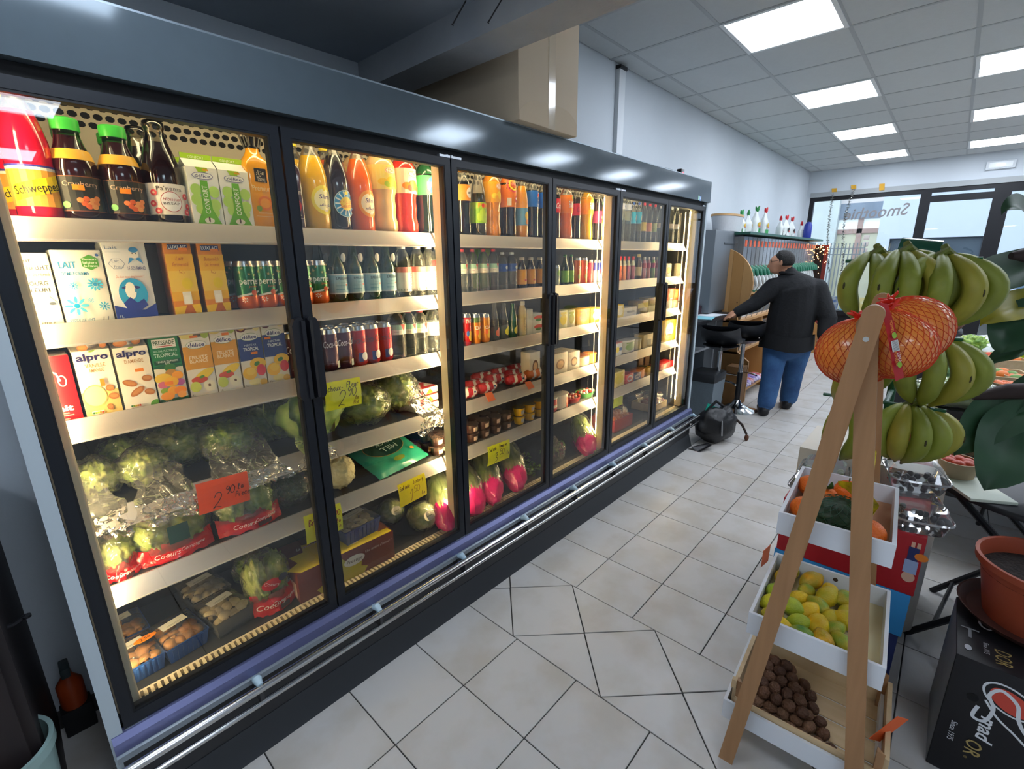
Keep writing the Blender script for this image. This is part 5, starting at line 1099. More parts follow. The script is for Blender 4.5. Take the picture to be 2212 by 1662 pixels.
def leaf_mesh(L, Wd, curl, wav, seed, n=10, thick=.0):
    def fn(u, v):
        w_ = Wd*(sin(pi*min(1, v*.92+.06))**.7); x = (u-.5)*w_; yy = L*v; bend = curl*v*v
        return (x, yy*cos(bend)-.25*abs(u-.5)*w_*0, yy*sin(bend)*.9+wav*sin(v*14+seed+u*3)*abs(u-.5)*2+.25*abs(u-.5)*w_)
    return MB().grid(fn, 6, n)
t = thing('cauliflower', 'cauliflower wrapped in its own green leaves behind the door joint', 'cauliflower', (on(672, 905, 1, 1.68).x, 1.69, z))
cauli(t, (.03, -.02, .085), (.075, .07, .07), 2.)
for k in range(11):
    a = 2*pi*k/11; m = leaf_mesh(.19+.03*sin(k*3), .11, .9+.25*sin(k*2), .012, k)
    m.build('leaf', pm('#5f8a3a' if k % 2 else '#7aa04a', .45, noise=.7, ns=22, c2='#b8c876'), t, loc=(.05*cos(a), .05*sin(a), .015), rot=(R(38+12*sin(k)), 0, a-pi/2), ang=180)
bag(788, 890, 110, 80, 1.70, 'bagged pale lettuce under the yellow price card of the fourth shelf', z, leaf=leafp, seed=10.)
bag(858, 872, 90, 80, 1.73, 'bagged endive lettuce with its bag opening over the rail', z, leaf=leafg, dl=((.05, .14, .13, 7),), seed=11.)
def tray_box(i):
    c = pack(.13, .16, .03, '#ece6dc', 'white cheese box with red and green print, %s in the stack' % ('lowest', 'middle', 'top')[i], 'box', name='cheese_box', tdraw=lambda p, w, d: (p.rect(-w*.48, -d*.48, w*.48, d*.1, '#c8323a'), p.poly([(-w*.4, -d*.1), (-w*.05, d*.1), (w*.1, -d*.2)], '#7fae3a'), p.poly([(w*.05, -d*.3), (w*.4, 0), (w*.45, -d*.35)], '#f0ece2'), p.ell(-w*.2, -d*.3, w*.15, d*.08, '#e0554a')), draw=lambda p, w, h: (p.poly([(-w*.1, h*.1), (w*.1, h*.9), (w*.25, h*.1)], '#7fae3a'), p.ell(-w*.3, h*.5, w*.1, h*.3, '#d8404a')))
    return c
for i in range(3): t = tray_box(i); t.location = (on(920, 872, 1, 1.66).x+.015*i, 1.64+.02*i, z+.0305*i); t.rotation_euler.z = .12
price_card([(697, 830), (782, 814), (779, 874), (708, 890)], '#e8ee20', 'yellow price card of the fourth shelf, centre, for cauliflower', [('choux-', -.42, .18, .19, .0210, '#3a3420'), ('Fleur', .08, .22, .19, .0210, '#3a3420'), ('2', -.18, -.40, .55, .0245, '#3a3420'), ('90', .08, -.1, .33, .0227, '#3a3420'), ('la', .3, -.25, .13, .0175, '#6a4a1a'), ('Pie', .24, -.42, .15, .0175, '#6a4a1a')])
price_card([(420, 1049), (529, 1021), (547, 1079), (435, 1115)], '#f4561e', 'orange price card hanging under the bagged lettuces', [('2', -.25, -.42, .50, .0245, '#3a1a10'), ('90', .02, -.05, .25, .0227, '#3a1a10'), ('la', .27, .02, .16, .0192, '#3a1a10'), ('Piece', .2, -.22, .17, .0192, '#3a1a10')])
# red and white wrapped packs
rw = [(1006, 840, 0), (1050, 833, 0), (1113, 838, 0), (1152, 818, 0), (1022, 815, 1), (1068, 812, 1), (1108, 806, 1), (1140, 796, 1), (1040, 794, 2), (1078, 792, 2), (1112, 790, 2)]
ROWS = ('front', 'middle', 'back'); cnt = {0: 0, 1: 0, 2: 0}
for i, (px, py, rw_) in enumerate(rw):
    Y = SY+.05+.085*rw_; o = on(px, py, 1, Y); dk = i in (3, 7)
    t = thing('sausage_pack', '%s wrapped roll, %s from the left in the %s row of the pile' % ('orange and white' if dk else 'red and white', ORD[cnt[rw_]], ROWS[rw_]), 'pack', (o.x, Y, z), R(-12+9*sin(i*2.1)), 'wrapped rolls on the fourth shelf'); cnt[rw_] += 1
    n = 14; pts = [(-.062+.124*k/n, 0, .029) for k in range(n+1)]; rs = [.029*(1-abs(2*k/n-1)**6*.45) for k in range(n+1)]
    m = MB().tube(pts, rs, 14); q = 14
    for f in range(len(m.f)):
        k = f//q
        if k < n: m.m[f] = 1 if (k+f % q//3) % 5 in (1, 2) and k > 2 else 0
    m.build('wrapper', [pm('#d8742a' if dk else '#c0242e', .3, coat=.4, bump=.4, bs=60), pm('#ece4dc', .35)], t, ang=60)
    pr = Print(lambda u, v, l: Vector((u, -.0292*cos(v/.029)-l, .029+(.0292+l)*sin(v/.029)))); pr.ell(.035, .006, .010, .008, '#f2efe8', 8); pr.ell(.035, .006, .006, .005, '#2c3a7a', 8); pr.build('print', t)
def rtag(cs, lb): 
    Y = SY-.036; P = [on(*q, 1, Y) for q in cs]; o = sum(P, Vector())/4; t = MB().prism([p-o for p in P], (0, .0015, 0)).build('shelf_tag', pm('#f27a4a', .55), loc=o, smooth=False); tag(t, lb, 'price tag')
rtag([(1047, 850), (1063, 847), (1071, 864), (1056, 869)], 'blank orange tag on the rail, the left one'); rtag([(1134, 826), (1146, 823), (1155, 837), (1142, 842)], 'blank orange tag on the rail, the right one')
t = pack(.085, .08, .045, '#e2cf9a', 'pale cheese wedge pack beside the wrapped rolls', name='cheese_pack', rnd_=True, lid='#e9dfc0'); t.location = (on(1163, 800, 1, 1.66).x, 1.66, z)
def eggbox(xl, xr, yb, yt, lb, dy=0):
    t = FP(xl, xr, yb, yt, z, '#e4d8c4', lb, d=.07, name='biscuit_box', draw=lambda p, w, h: (p.ell(0, h*.45, w*.28, h*.26, '#6a3f24'), p.ell(0, h*.45, w*.2, h*.17, '#d8a878'))); t.location.y += dy; return t
eggbox(1154, 1176, 802, 762, 'cream box with brown oval window left of the door joint', .03); eggbox(1194, 1226, 798, 763, 'cream box with brown oval window, the wide one in the fourth door'); eggbox(1227, 1252, 794, 760, 'cream box with brown oval window beside the round cheese')
FP(1253, 1281, 785, 770, z, '#e6d7b0', 'flat round cheese in cream box with dark top', rnd_=True, lid='#6a3a26', d=.1); FP(1276, 1293, 779, 765, z, '#e8963a', 'orange round cheese box', rnd_=True, lid='#e08a2a', d=.08)
t = pack(.12, .1, .09, '#d9c49a', 'tall cream carton at the back of the fourth door', name='cream_carton', draw=dfl('#b08a4a')); t.location = (2.42, SY+.13, z)
FP(1324, 1343, 765, 742, z, '#e2e6ea', 'white tub with blue and yellow print', rnd_=False, lid='#b8424a', draw=lambda p, w, h: (p.rect(-w*.5, h*.4, w*.5, h*.62, '#2f5aa8'), p.ell(0, h*.5, w*.18, h*.22, '#e8d23a'))); FP(1348, 1377, 756, 737, z, '#c9c0a8', 'clear cup of salad with green and red filling', rnd_=True, lid='#d8d2c8', draw=dfl('#7a9a3a'))
FP(1376, 1389, 749, 734, z, '#c6bfa0', 'small pale tub between the cups', rnd_=True, lid='#d6d0bc'); FP(1390, 1413, 744, 722, z, '#d8c29a', 'cream pack with black square print', draw=lambda p, w, h: p.rect(-w*.2, h*.2, w*.2, h*.6, '#2a2a2a')); FP(1419, 1432, 737, 724, z, '#d9d6ce', 'small pale tub in the last door', rnd_=True, lid='#e2dfd6')
for i, (a, b) in enumerate(((1434, 1455), (1455, 1472))):
    FP(a, b, 732-3*i, 692-3*i, z, '#d9b23a', 'tall yellow cheese box with white oval, %s of two' % ('left' if i == 0 else 'right'), name='cheese_box', cat='box', draw=lambda p, w, h: (p.ell(0, h*.55, w*.4, h*.32, '#f2ead0'), p.text('TOAST', 0, h*.52, h*.12, '#8a5a2a', w=w*.55), p.ell(0, h*.3, w*.25, h*.05, '#c8402a')))
# ---------------------------------------------------------------- shelf 5
z = SH[4]
def hearts(px, py, wpx, hpx, Y, lb, n, seed, rz_=0., dark=False):
    o = on(px, py, 1, Y); k = (on(px+10, py, 1, Y)-on(px-10, py, 1, Y)).length/20; w = wpx*k*.86*Y/hypot(o.x, Y); hh = hpx*k*.86
    t = thing('bagged_lettuce_hearts', lb, 'lettuce', (o.x, Y, z if py < 1200 else DECK), rz_)
    for i in range(n):
        leafy(((i-(n-1)/2)*w/n, 0, hh*.5), (w/n*.52, .065, hh*.46), .22, 2.6, seed+i*5).build('lettuce_heart', leafp if i % 2 else leafg, t, ang=180)
    wrinkled((0, 0, hh*.52), (w*.56, .078, hh*.54), seed+2, .13).build('film', filmt, t, ang=25)
    def fn(u, v):
        x = (u-.5)*w*1.06; q = Vector((u*5+seed, v*3, 0)); return (x, -.080*(1-(2*u-1)**2*.35)-.008*nz.noise(q)+.02*v, hh*(.02+.34*v)+.012*nz.noise(q*1.5))
    b = MB().grid(fn, 20, 6); b.build('red_band', redfilm, t, ang=30)
    pr = Print(lambda u, v, l: Vector((u, -.080*(1-(2*u/w)**2*.35)-.012-l, v))); pr.text('Coeurs', -w*.15, hh*.22, hh*.10, '#f2d8d0', shear=.3); pr.text('Compagne', w*.2, hh*.24, hh*.07, '#f2d8d0', shear=.3)
    if dark: pr.rect(-w*.1, hh*.42, w*.18, hh*.80, '#1f3f42')
    else: pr.rect(w*.05, hh*.08, w*.3, hh*.18, '#3a1a1e')
    pr.build('print', t); return t
hearts(245, 1180, 95, 130, 1.69, 'bag of lettuce hearts with red band at the left end of the fifth shelf', 1, 1.)
hearts(365, 1140, 180, 140, 1.69, 'bag of two lettuce hearts with red band and dark green panel', 2, 4., dark=True)
hearts(525, 1085, 150, 120, 1.69, 'bag of two lettuce hearts with red band under the orange card', 2, 9.)
t = thing('broccoli', 'dark broccoli head wrapped in clear film beside the lettuce hearts', 'broccoli', (on(632, 1070, 1, 1.69).x, 1.70, z))
leafy((0, 0, .065), (.058, .055, .05), .2, 7., 3.).build('head', pm('#37503a', .7, noise=.6, ns=60, c2='#5a7a54', bump=1., bs=120), t, ang=180); wrinkled((0, 0, .070), (.085, .075, .070), 5., .2).build('film', filmt, t, ang=25)
t = thing('cauliflower', 'bare cream cauliflower on the fifth shelf left of the turquoise bag', 'cauliflower', (on(733, 1030, 1, 1.67).x, 1.67, z)); cauli(t, (0, 0, .074), (.07, .062, .076), 7.)
teal = pm('#37b090', .3, coat=.5, bump=.35, bs=18, noise=.25, ns=5, c2='#1f7a68')
def pillow(w, d, h_, seed=0., n=22):
    def fn(s):
        def g(u, v):
            a, b = 2*u-1, 2*v-1; e = max(0, (1-a**4)*(1-b**4))**.6; q = Vector((u*4+seed, v*4, 0))
            return (a*w/2, b*d/2, h_*.5+s*h_*.5*e+.006*nz.noise(q*1.3)*e+(.004*nz.noise(q*3)))
        return g
    return MB().grid(fn(1), n, n).grid(fn(-1), n, n)
tb = thing('pastry_bag', 'large turquoise bag of pastry sheets with dark shield print, lying on its side', 'bag', (on(838, 1012, 1, 1.74).x, 1.75, z+.028), R(18))
tb.rotation_euler = (R(20), 0, R(10))
pillow(.30, .25, .05).build('bag', teal, tb, ang=60)
pr = Print(lambda u, v, l: Vector((u, v, .054+l-.16*(u*u+v*v)*1.6)), step=.0006); pr.ell(-.01, .02, .105, .07, '#1d4a40', 20); pr.ring(-.01, .02, .105, .07, .003, '#b08a4a', 30); pr.text('MILL', -.0, -.005, .028, '#e0ece4', w=.09, rot=pi+.05); pr.text('BRICK', .0, .035, .024, '#e0ece4', w=.10, rot=pi+.05); pr.ell(-.01, -.085, .03, .014, '#8a9a3a'); pr.ell(.09, -.06, .01, .01, '#e8963a'); pr.build('print', tb)
t = thing('snack_bag', 'narrow purple and green snack bag with yellow picture, beside the turquoise bag', 'bag', (on(925, 975, 1, 1.72).x, 1.73, z+.004), R(-58))
pillow(.21, .075, .04, 4.).build('bag', pm('#4a2a7a', .3, coat=.5, noise=1., ns=14, c2='#d8923a'), t, ang=60); MB().box(.095, .12, -.036, .036, .012, .03).build('bag_end', pm('#a8d89a', .4), t)
price_card([(855.7, 1050), (920, 1023), (922, 1067.6), (870, 1099)], '#f6e612', 'yellow price card for iceberg lettuce on the lowest rail', [('Salade', -.46, .22, .16, .0210, '#7a5a10'), ('Iceberg', .02, .28, .14, .0210, '#7a5a10'), ('1', -.2, -.4, .5, .0245, '#7a5a10'), ('50', 0, -.1, .28, .0227, '#a07a10'), ('la', .28, -.35, .16, .0210, '#7a5a10')])
price_card([(653.6, 1120), (736, 1087), (743, 1143.5), (667, 1177)], '#e8ee20', 'yellow price card for broccoli, cut by the door joint', [('Brocoli', -.42, .1, .22, .0245, '#8a3a1a'), ('2', -.25, -.45, .45, .0245, '#5a3a1a'), ('90', .28, .12, .2, .0210, '#a0401a'), ('la', .32, -.14, .14, .0175, '#a0401a'), ('Pie', .25, -.36, .16, .0175, '#a0401a')])
price_card([(1053, 968), (1101, 950), (1102, 989), (1056, 1008)], '#e8f020', 'yellow price card for romaine lettuce in the third door', [('Salade', -.45, .22, .17, .0245, '#3a3a1a'), ('Romaine', .0, .28, .15, .0245, '#3a3a1a'), ('3', -.25, -.4, .48, .0280, '#3a3a1a'), ('50', .0, -.1, .3, .0245, '#3a3a1a'), ('la', .32, -.2, .16, .0210, '#3a3a1a')])
def pot(c, lc, lid):
    t = thing('dessert_pot', '', 'pot')
    MB().lathe([(.024, 0), (.026, .003), (.032, .042), (.032, .046)], 16).build('cup', pm(c, .35), t)
    MB().add([(.040*cos(a*pi/4+.39)*1.0, .040*sin(a*pi/4+.39), .0465) for a in range(8)], [list(range(8))]).build('foil_lid', pm(lid, .25, .6, noise=.3, ns=60), t, smooth=False)
    pr = Print(lambda u, v, l: Vector(((.0263+v*.14+.0006+l)*sin(u/.03), -(.0263+v*.14+.0006+l)*cos(u/.03), v)), du=.008); pr.rect(-.012, .012, .016, .034, lc); pr.build('label', t); return t
pb = pot('#3a211a', '#d8b8a4', '#a08478'); py_ = pot('#e8b81a', '#b8bcc4', '#c8b88a'); ib = iy = 0
for col, (px, kd) in enumerate(((942, 0), (961, 0), (1019, 0), (1044, 0), (1069, 0), (1092, 0), (1121, 1), (1143, 1), (1164, 1))):
    x = on(px, 935, 1, SY+.045).x
    for rowd in (0, 1):
        for lay in ((0, 1) if rowd == 0 or kd == 0 else (0,)):
            src = py_ if kd else pb; first = (iy if kd else ib) == 0
            o = src if first else dup(src); o.location = (x-.004*rowd, SY+.045+.075*rowd, z+.048*lay)
            o['label'] = '%s dessert pot, %s layer, %s column, %s row' % ('yellow' if kd else 'chocolate', ('lower', 'upper')[lay], ORD[col-6 if kd else col], ('front', 'rear')[rowd]); o['group'] = 'yellow dessert pots' if kd else 'chocolate dessert pots'
            if kd: iy += 1
            else: ib += 1
FP(1190, 1209, 892, 862, z, '#c8323a', 'red and white spread tub at the left of the fourth door', rnd_=True, lid='#e2dcd0', cat='tub', draw=lambda p, w, h: p.rect(-w*.3, h*.3, w*.3, h*.5, '#f0e6dc')); FP(1203, 1234, 880, 855, z, '#d8d0c8', 'white spread tub with orange side print', rnd_=True, lid='#e9e2d6', cat='tub', draw=lambda p, w, h: p.rect(w*.15, 0, w*.45, h*.8, '#e8623a'))
def fruit_tray(xl, xr, yb, yt, lb, tc, fc, n, fr_=.012):
    x, w, h_, Y = flat_at(xl, xr, yb, yt, z); t = thing('fruit_tray', lb, 'tray', (x, Y, z)); MB().lathe([(w*.38, 0), (w*.46, .02), (w*.5, .035), (w*.47, .035), (w*.42, .01), (0, .008)], 20, sy=.11/w, o=(0, .055, 0)).build('tray', pm(tc, .4), t)
    for i in range(n): MB().blob(((i % 4-1.5)*w*.2, .03+.022*(i//4), .034), (fr_, fr_, fr_*.9), 10, 6).build('fruit', pm(fc[i % len(fc)], .3, coat=.3), t)
fruit_tray(1232, 1264, 867, 845, 'red tray of small red fruit in the fourth door', '#c8202c', ('#c8343a', '#e0684a', '#d8d0c8'), 12); fruit_tray(1262, 1295, 856, 830, 'green tray of white and red cheese pieces', '#3f7a3a', ('#e6ded0', '#e6ded0', '#d8342e'), 12)
FP(1324, 1349, 835, 803, z, '#e6d68a', 'pale yellow cheese tub with round label', bev=.012, draw=dfl('#d8c44a')); FP(1352, 1368, 826, 808, z, '#c8424a', 'red and blue dessert pack, red half', draw=lambda p, w, h: p.ring(0, h*.5, w*.35, h*.35, w*.1, '#e6e2e6')); FP(1368, 1385, 820, 806, z, '#3f5a9a', 'red and blue dessert pack, blue half', draw=lambda p, w, h: p.ring(0, h*.5, w*.35, h*.35, w*.1, '#e6e2e6'))
FP(1375, 1398, 813, 801, z, '#e0742a', 'orange round cheese under the dark one', rnd_=True, lid='#e8843a'); t = pack(.06, .06, .03, '#2f3f2c', 'dark green round cheese on the orange one', 'cheese', name='round_cheese', rnd_=True, lid='#3a4a34'); t.location = (on(1391, 790, 1, 1.66).x, 1.64, z+.03); FP(1398, 1409, 808, 794, z, '#d9a82a', 'small yellow pack beside the orange cheese')
FP(1427, 1450, 795, 785, z, '#c8242a', 'flat red tray in the last door, left', d=.09); FP(1450, 1466, 787, 777, z, '#d0282e', 'flat red tray in the last door, right', d=.09)
for i, px in enumerate((1385, 1398, 1411)):
    t = pack(.075, .012, .15, '#8a6a50', 'brown vacuum pack leaning at the back, %s of three' % ORD[i], name='vacuum_pack', bev=.004); t.location = (on(px, 790, 1, 1.78).x, 1.78, z)
# ---------------------------------------------------------------- deck
z = DECK
mushm = pm('#e2d3b4', .55, noise=.4, ns=30, c2='#b89a6a'); brownm = pm('#d99a58', .55, noise=.5, ns=30, c2='#b5763a')
def mushroom(t, p, r, m, a):
    prof = [(r*.35, -r*.7), (r*.32, -r*.15), (r*.98, -r*.1), (r, r*.1), (r*.8, r*.5), (r*.4, r*.72), (0, r*.78)]
    MB().lathe(prof, 12).build('mushroom', m, t, loc=p, rot=(a[0], a[1], 0), ang=70)
def punnet(loc, w, d, h_, lb, tc, mm, n, rz_=0., tilt=0., clearp=False, lab=True, sticker=None):
    t = thing('mushroom_punnet', lb, 'punnet', loc, rz_); m = MB()
    o_ = [(-w/2, -d/2), (w/2, -d/2), (w/2, d/2), (-w/2, d/2)]; r2 = []
    for zz, k in ((0, .86), (h_, 1.), (h_+.004, 1.03), (h_+.004, .99), (h_*.98, .95), (.004, .82)): r2.append([(x*k, y*k, zz) for x, y in o_])
    vs = [p for q in r2 for p in q]; fs = [[3, 2, 1, 0], [20, 21, 22, 23]]
    for i in range(5): fs += [[i*4+k, i*4+(k+1) % 4, (i+1)*4+(k+1) % 4, (i+1)*4+k] for k in range(4)]
    m.add(vs, fs)
    if not clearp:
        for s in (-1, 1):
            for k in range(7): x = (k-3)*w*.115; m.prism([(x-.003, s*d*.435, .004), (x+.003, s*d*.435, .004), (x+.003, s*d*.497, h_*.95), (x-.003, s*d*.497, h_*.95)], (0, s*.003, 0))
    m.build('tray', clear('#f2f0ea', 1.45, milky=.08) if clearp else pm(tc, .3, coat=.3), t, smooth=False)
    k = 0
    for iy in range(3):
        for ix in range(4):
            if k >= n: break
            mushroom(t, ((ix-1.5)*w*.22+rnd.uniform(-.004, .004), (iy-1)*d*.27, h_*.72+rnd.uniform(0, .012)), rnd.uniform(.017, .022), mm, (rnd.uniform(-.9, .6), rnd.uniform(-.6, .6))); k += 1
    MB().grid(lambda u, v: ((u-.5)*w*.98, (v-.5)*d*.98, h_+.010+.022*sin(pi*u)*sin(pi*v)+.003*nz.noise(Vector((u*6, v*6, w)))), 10, 8).build('film', filmt, t, ang=30)
    if lab:
        pr = Print(flat((-.005, -.005, h_+.036), (1, .1, 0), (-.1, 1, 0), (0, -.2, 1))); pr.rect(-w*.32, -.014, w*.28, .020, '#e6e2da'); pr.rect(-w*.2, -.003, w*.15, -.001, '#8a8a8a'); pr.rect(-w*.2, -.008, w*.1, -.0065, '#8a8a8a'); pr.build('label', t)
    if sticker:
        pr = Print(flat((.03, -.012, h_+.038), (1, .1, 0), (-.1, 1, 0), (0, -.2, 1))); pr.ell(0, 0, .03, .014, '#f58a14', 14); pr.text(sticker, 0, 0, .011, '#3a1a08', bold=.01); pr.build('price_sticker', t)
    return t
def dk(px, py, zz=None): p = on(px, py, 2, z if zz is None else zz); return (p.x, p.y, z if zz is None else zz)
BT = '#2c55a0'
x1 = on(303, 1445, 1, 1.60).x; punnet((x1, 1.665, z), .115, .15, .055, 'blue punnet of brown mushrooms with orange price sticker, front left corner', BT, brownm, 10, .08, sticker='2,50')
punnet((x1-.005, 1.83, z), .115, .15, .055, 'blue punnet of brown mushrooms behind the one with the price sticker', BT, brownm, 10, .05)
x2 = on(400, 1400, 1, 1.60).x; punnet((x2, 1.675, z), .12, .155, .055, 'blue punnet of brown mushrooms with long white label, second from the left', BT, brownm, 10, .15)
x3 = on(500, 1345, 1, 1.60).x; punnet((x3, 1.675, z), .125, .16, .062, 'clear punnet of white mushrooms in front', BT, mushm, 12, .18, clearp=True)
punnet((x3-.015, 1.845, z), .125, .16, .062, 'clear punnet of white mushrooms behind the front one', BT, mushm, 12, .12, clearp=True)
t = hearts(577, 1262, 95, 140, 1.66, 'bag of lettuce hearts with red label standing left of the brown box', 2, 14.); t.location.z = DECK
pr = Print(lambda u, v, l: Vector((u, -.085-l+u*u*3, v))); pr.ell(-.01, .125, .032, .022, '#c8202c', 12); pr.text('Coeurs', -.01, .125, .012, '#f2d8d0', rot=-.4); pr.ell(.03, .135, .016, .014, '#1c2638', 10); pr.build('round_label', t)
bag(545, 1215, 80, 70, 1.83, 'bagged lettuce at the back of the bottom deck', DECK, leaf=leafd, seed=22.)
# brown carton with sunburst
hb = .125; a_, b_ = on(641, 1243, 2, z+hb), on(849, 1146, 2, z+hb); wv = (b_-a_).to_2d().length; ang = atan2(b_.y-a_.y, b_.x-a_.x)
t = thing('vegetable_carton', 'flat brown carton with yellow sunburst print lying on the deck', 'box', (a_.x, a_.y, z), ang); brn = pm('#6d2c24', .5, noise=.1, ns=8)
MB().cbox(0, wv, 0, .22, 0, hb, .003).build('carton', brn, t)
def burst(p, cu, cv, r, c, a0, a1, n=14):
    pts = [(cu, cv)]
    for k in range(n+1):
        g = a0+(a1-a0)*k/n; q = r*(1 if k % 2 else .8); pts.append((cu+q*cos(g), cv+q*sin(g)))
    p.poly(pts, c)
pr = Print(flat((0, -.0004, 0))); burst(pr, wv*.42, 0, wv*.27, '#b9b03a', pi, 0); pr.ell(wv*.55, hb*.6, wv*.11, hb*.17, '#e6e2dc', 16); pr.text('Prestige', wv*.55, hb*.6, hb*.11, '#3a2a28', w=wv*.17, shear=.2); pr.text("Une endive d'amour !", wv*.82, hb*.72, hb*.09, '#e0cfc6', w=wv*.3, shear=.3); pr.build('front_print', t)
pr = Print(flat((0, 0, hb+.0004), (1, 0, 0), (0, 1, 0), (0, 0, 1))); burst(pr, wv*.42, 0, .19, '#e8cf2a', pi, 0); pr.rect(wv*.42, 0, wv*.98, .035, '#e8cf2a'); pr.text('la meilleure', wv*.3, .15, .018, '#d8c8b8', shear=.3); pr.ell(wv*.6, .04, .022, .012, '#f0e8dc'); pr.ell(wv*.6, .04, .014, .007, '#c8322e'); pr.build('top_print', t)
pr = Print(flat((-.0004, .11, 0), (0, -1, 0), (0, 0, 1), (-1, 0, 0))); pr.rect(-.09, hb*.1, .09, hb*.6, '#e2c8b4'); pr.rect(-.05, hb*.3, .0, hb*.55, '#c8322e'); pr.build('side_label', t)
cxy = Vector((a_.x, a_.y, 0))+Matrix.Rotation(ang, 3, 'Z') @ Vector((wv*.70, .09, 0))
punnet((cxy.x, cxy.y, z+hb+.001), .165, .12, .06, 'dark blue punnet of white mushrooms on top of the brown carton', '#2a3f86', mushm, 12, ang+.1)
def iceberg(px, py, r, lb, seed, dy=0.):
    p = on(px, py, 2, z+r*.9); t = thing('iceberg_lettuce', lb, 'lettuce', (p.x, p.y+dy, z)); leafy((0, 0, r), (r, r, r*.95), .1, 2., seed).build('head', pm('#9fb060', .45, noise=1., ns=14, c2='#dfe4ae', dist=1.5), t, ang=180); wrinkled((0, 0, r), (r*1.06, r*1.06, r*1.0), seed, .06).build('film', filmt, t, ang=25)
    pr = Print(lambda u, v, l: Vector((u, -(r*1.03+l)*cos(v/r), r+(r*1.03+l)*sin(v/r)))); pr.ell(-r*.1, r*.45, r*.42, r*.32, '#e6ddc6', 14); pr.rect(-r*.3, r*.42, r*.1, r*.46, '#7a8a5a'); pr.build('sticker', t)
iceberg(913, 1118, .068, 'wrapped iceberg lettuce with round sticker in front of the light post', 2.); iceberg(853, 1112, .062, 'wrapped iceberg lettuce behind the one with the big sticker', 5., .03)
pinkm = pm('#d8187a', .3, coat=.5, bump=.5, bs=35)
def romaine(px, py, lb, seed, rz_, L=.19, zz=0., sx=1.22):
    p = on(px, py, 2, z+.03); t = thing('bagged_romaine', lb, 'lettuce', (p.x, p.y, z+zz), rz_)
    t.rotation_euler = (R(30), 0, rz_); t.location.z += .012
    leafy((0, L*.45, .060), (.055*sx, L*.85, .056), .16, 2.4, seed).build('lettuce', pm('#b9c27c', .45, noise=1., ns=10, c2='#7f9a44', stretch=(3, .7, 3)), t, ang=180)
    def f(d):
        q = d*3+Vector((seed, 0, 0)); return 1+.10*nz.noise(q)+.08*abs(nz.noise(q*2))
    m = MB().blob((0, L*.42, .064), (.063*sx, L*.93, .064), 26, 26, f=f)
    for i, q in enumerate(m.f):
        if sum(m.v[k][1] for k in q)/len(q) < .015+L*.06*sin(i*.7): m.m[i] = 1
    m.build('film', [filmt, pinkm], t, ang=30)
    pr = Print(lambda u, v, l: Vector((u, -.01+v*.8, .098+l+v*.3-abs(u)*.3))); pr.text('slada', 0, .02, .016, '#dfe8c8', shear=.2); pr.build('print', t)
romaine(960, 1115, 'romaine lettuce bag with pink base, half behind the light post', 1., -.5); romaine(1015, 1085, 'romaine lettuce bag with pink base, first in the third door', 3., -.45); romaine(1055, 1062, 'romaine lettuce bag with pink base, second in the third door', 6., -.5); romaine(1108, 1035, 'romaine lettuce bag with pink base, third in the third door', 9., -.55)
romaine(1262, 965, 'romaine lettuce bag with pink base in the fourth door', 12., -.7)
romaine(985, 1040, 'romaine lettuce bag with pink base lying at the back', 16., -.3, zz=.05)
def herb(px, py, lb, seed, n=22):
    p = on(px, py, 2, z+.02); t = thing('herb_bunch', lb, 'herbs', (p.x, p.y, z)); m = MB(); st = MB(); rr = random.Random(seed)
    for k in range(n):
        a = rr.uniform(-.5, .5)-.6; L = rr.uniform(.12, .2); e = Vector((sin(a)*L, -cos(a)*L*.0+cos(a)*L*.6, rr.uniform(.02, .08))); st.tube([(0, .1, .01), tuple(Vector((0, .1, .02)).lerp(Vector((e.x, .1-abs(e.y), e.z)), .6)), (e.x, .1-abs(e.y), e.z)], .0018, 4)
        for j in range(5):
            q = Vector((e.x, .1-abs(e.y), e.z))+Vector((rr.uniform(-.02, .02), rr.uniform(-.02, .02), rr.uniform(-.01, .02))); d = Vector((rr.uniform(-1, 1), rr.uniform(-1, 1), rr.uniform(-.4, 1))).normalized()*.013; s_ = d.cross(Vector((0, 0, 1))).normalized()*.007; m.add([q-d, q+s_, q+d, q-s_], [[0, 1, 2, 3]])
    st.build('stems', pm('#9aa86a', .5), t); m.build('leaves', pm('#5a7a36', .5, noise=.6, ns=30, c2='#8aa85a'), t, smooth=False)
herb(1150, 1000, 'bunch of dark green parsley in the third door', 3); herb(1222, 972, 'bunch of leafy herbs in a thin plastic bag', 5); herb(1168, 1020, 'limp herb bunch by the door joint', 8, 14)
p = on(1205, 985, 2, z+.05); t = thing('plastic_bag', 'thin clear plastic bag with handles standing among the herbs', 'bag', (p.x, p.y+.03, z)); wrinkled((0, 0, .07), (.07, .06, .075), 4., .3).build('bag', filmt, t, ang=25); MB().tube([(-.03+.06*k/10, 0, .12+.05*sin(pi*k/10)) for k in range(11)], .004, 6).build('handle', filmm, t)
def crate(px, py, w, d, h_, lb, c, fc, n):
    p = on(px, py, 2, z+.02); t = thing('fruit_crate', lb, 'crate', (p.x, max(p.y, 1.60), z)); m = MB()
    for a in ((-w/2, w/2, 0, .008), (-w/2, w/2, d-.008, d), (-w/2, -w/2+.008, .008, d-.008), (w/2-.008, w/2, .008, d-.008)): m.box(*a, 0, h_)
    m.box(-w/2, w/2, 0, d, 0, .006).build('crate', pm(c, .5), t, smooth=False); rr = random.Random(int(px))
    k = 0
    for iy in range(3):
        for ix in range(5):
            if k < n: MB().blob((-w/2+.04+ix*(w-.08)/4, .04+iy*.065, h_*.75+rr.uniform(0, .02)), (.03, .03, .028), 14, 8).build('fruit', pm(fc, .35, noise=.2, ns=30), t); k += 1
    wrinkled((0, d/2, h_+.02), (w*.5, d*.5, .06), px*.1, .2).build('film', filmt, t, ang=25)
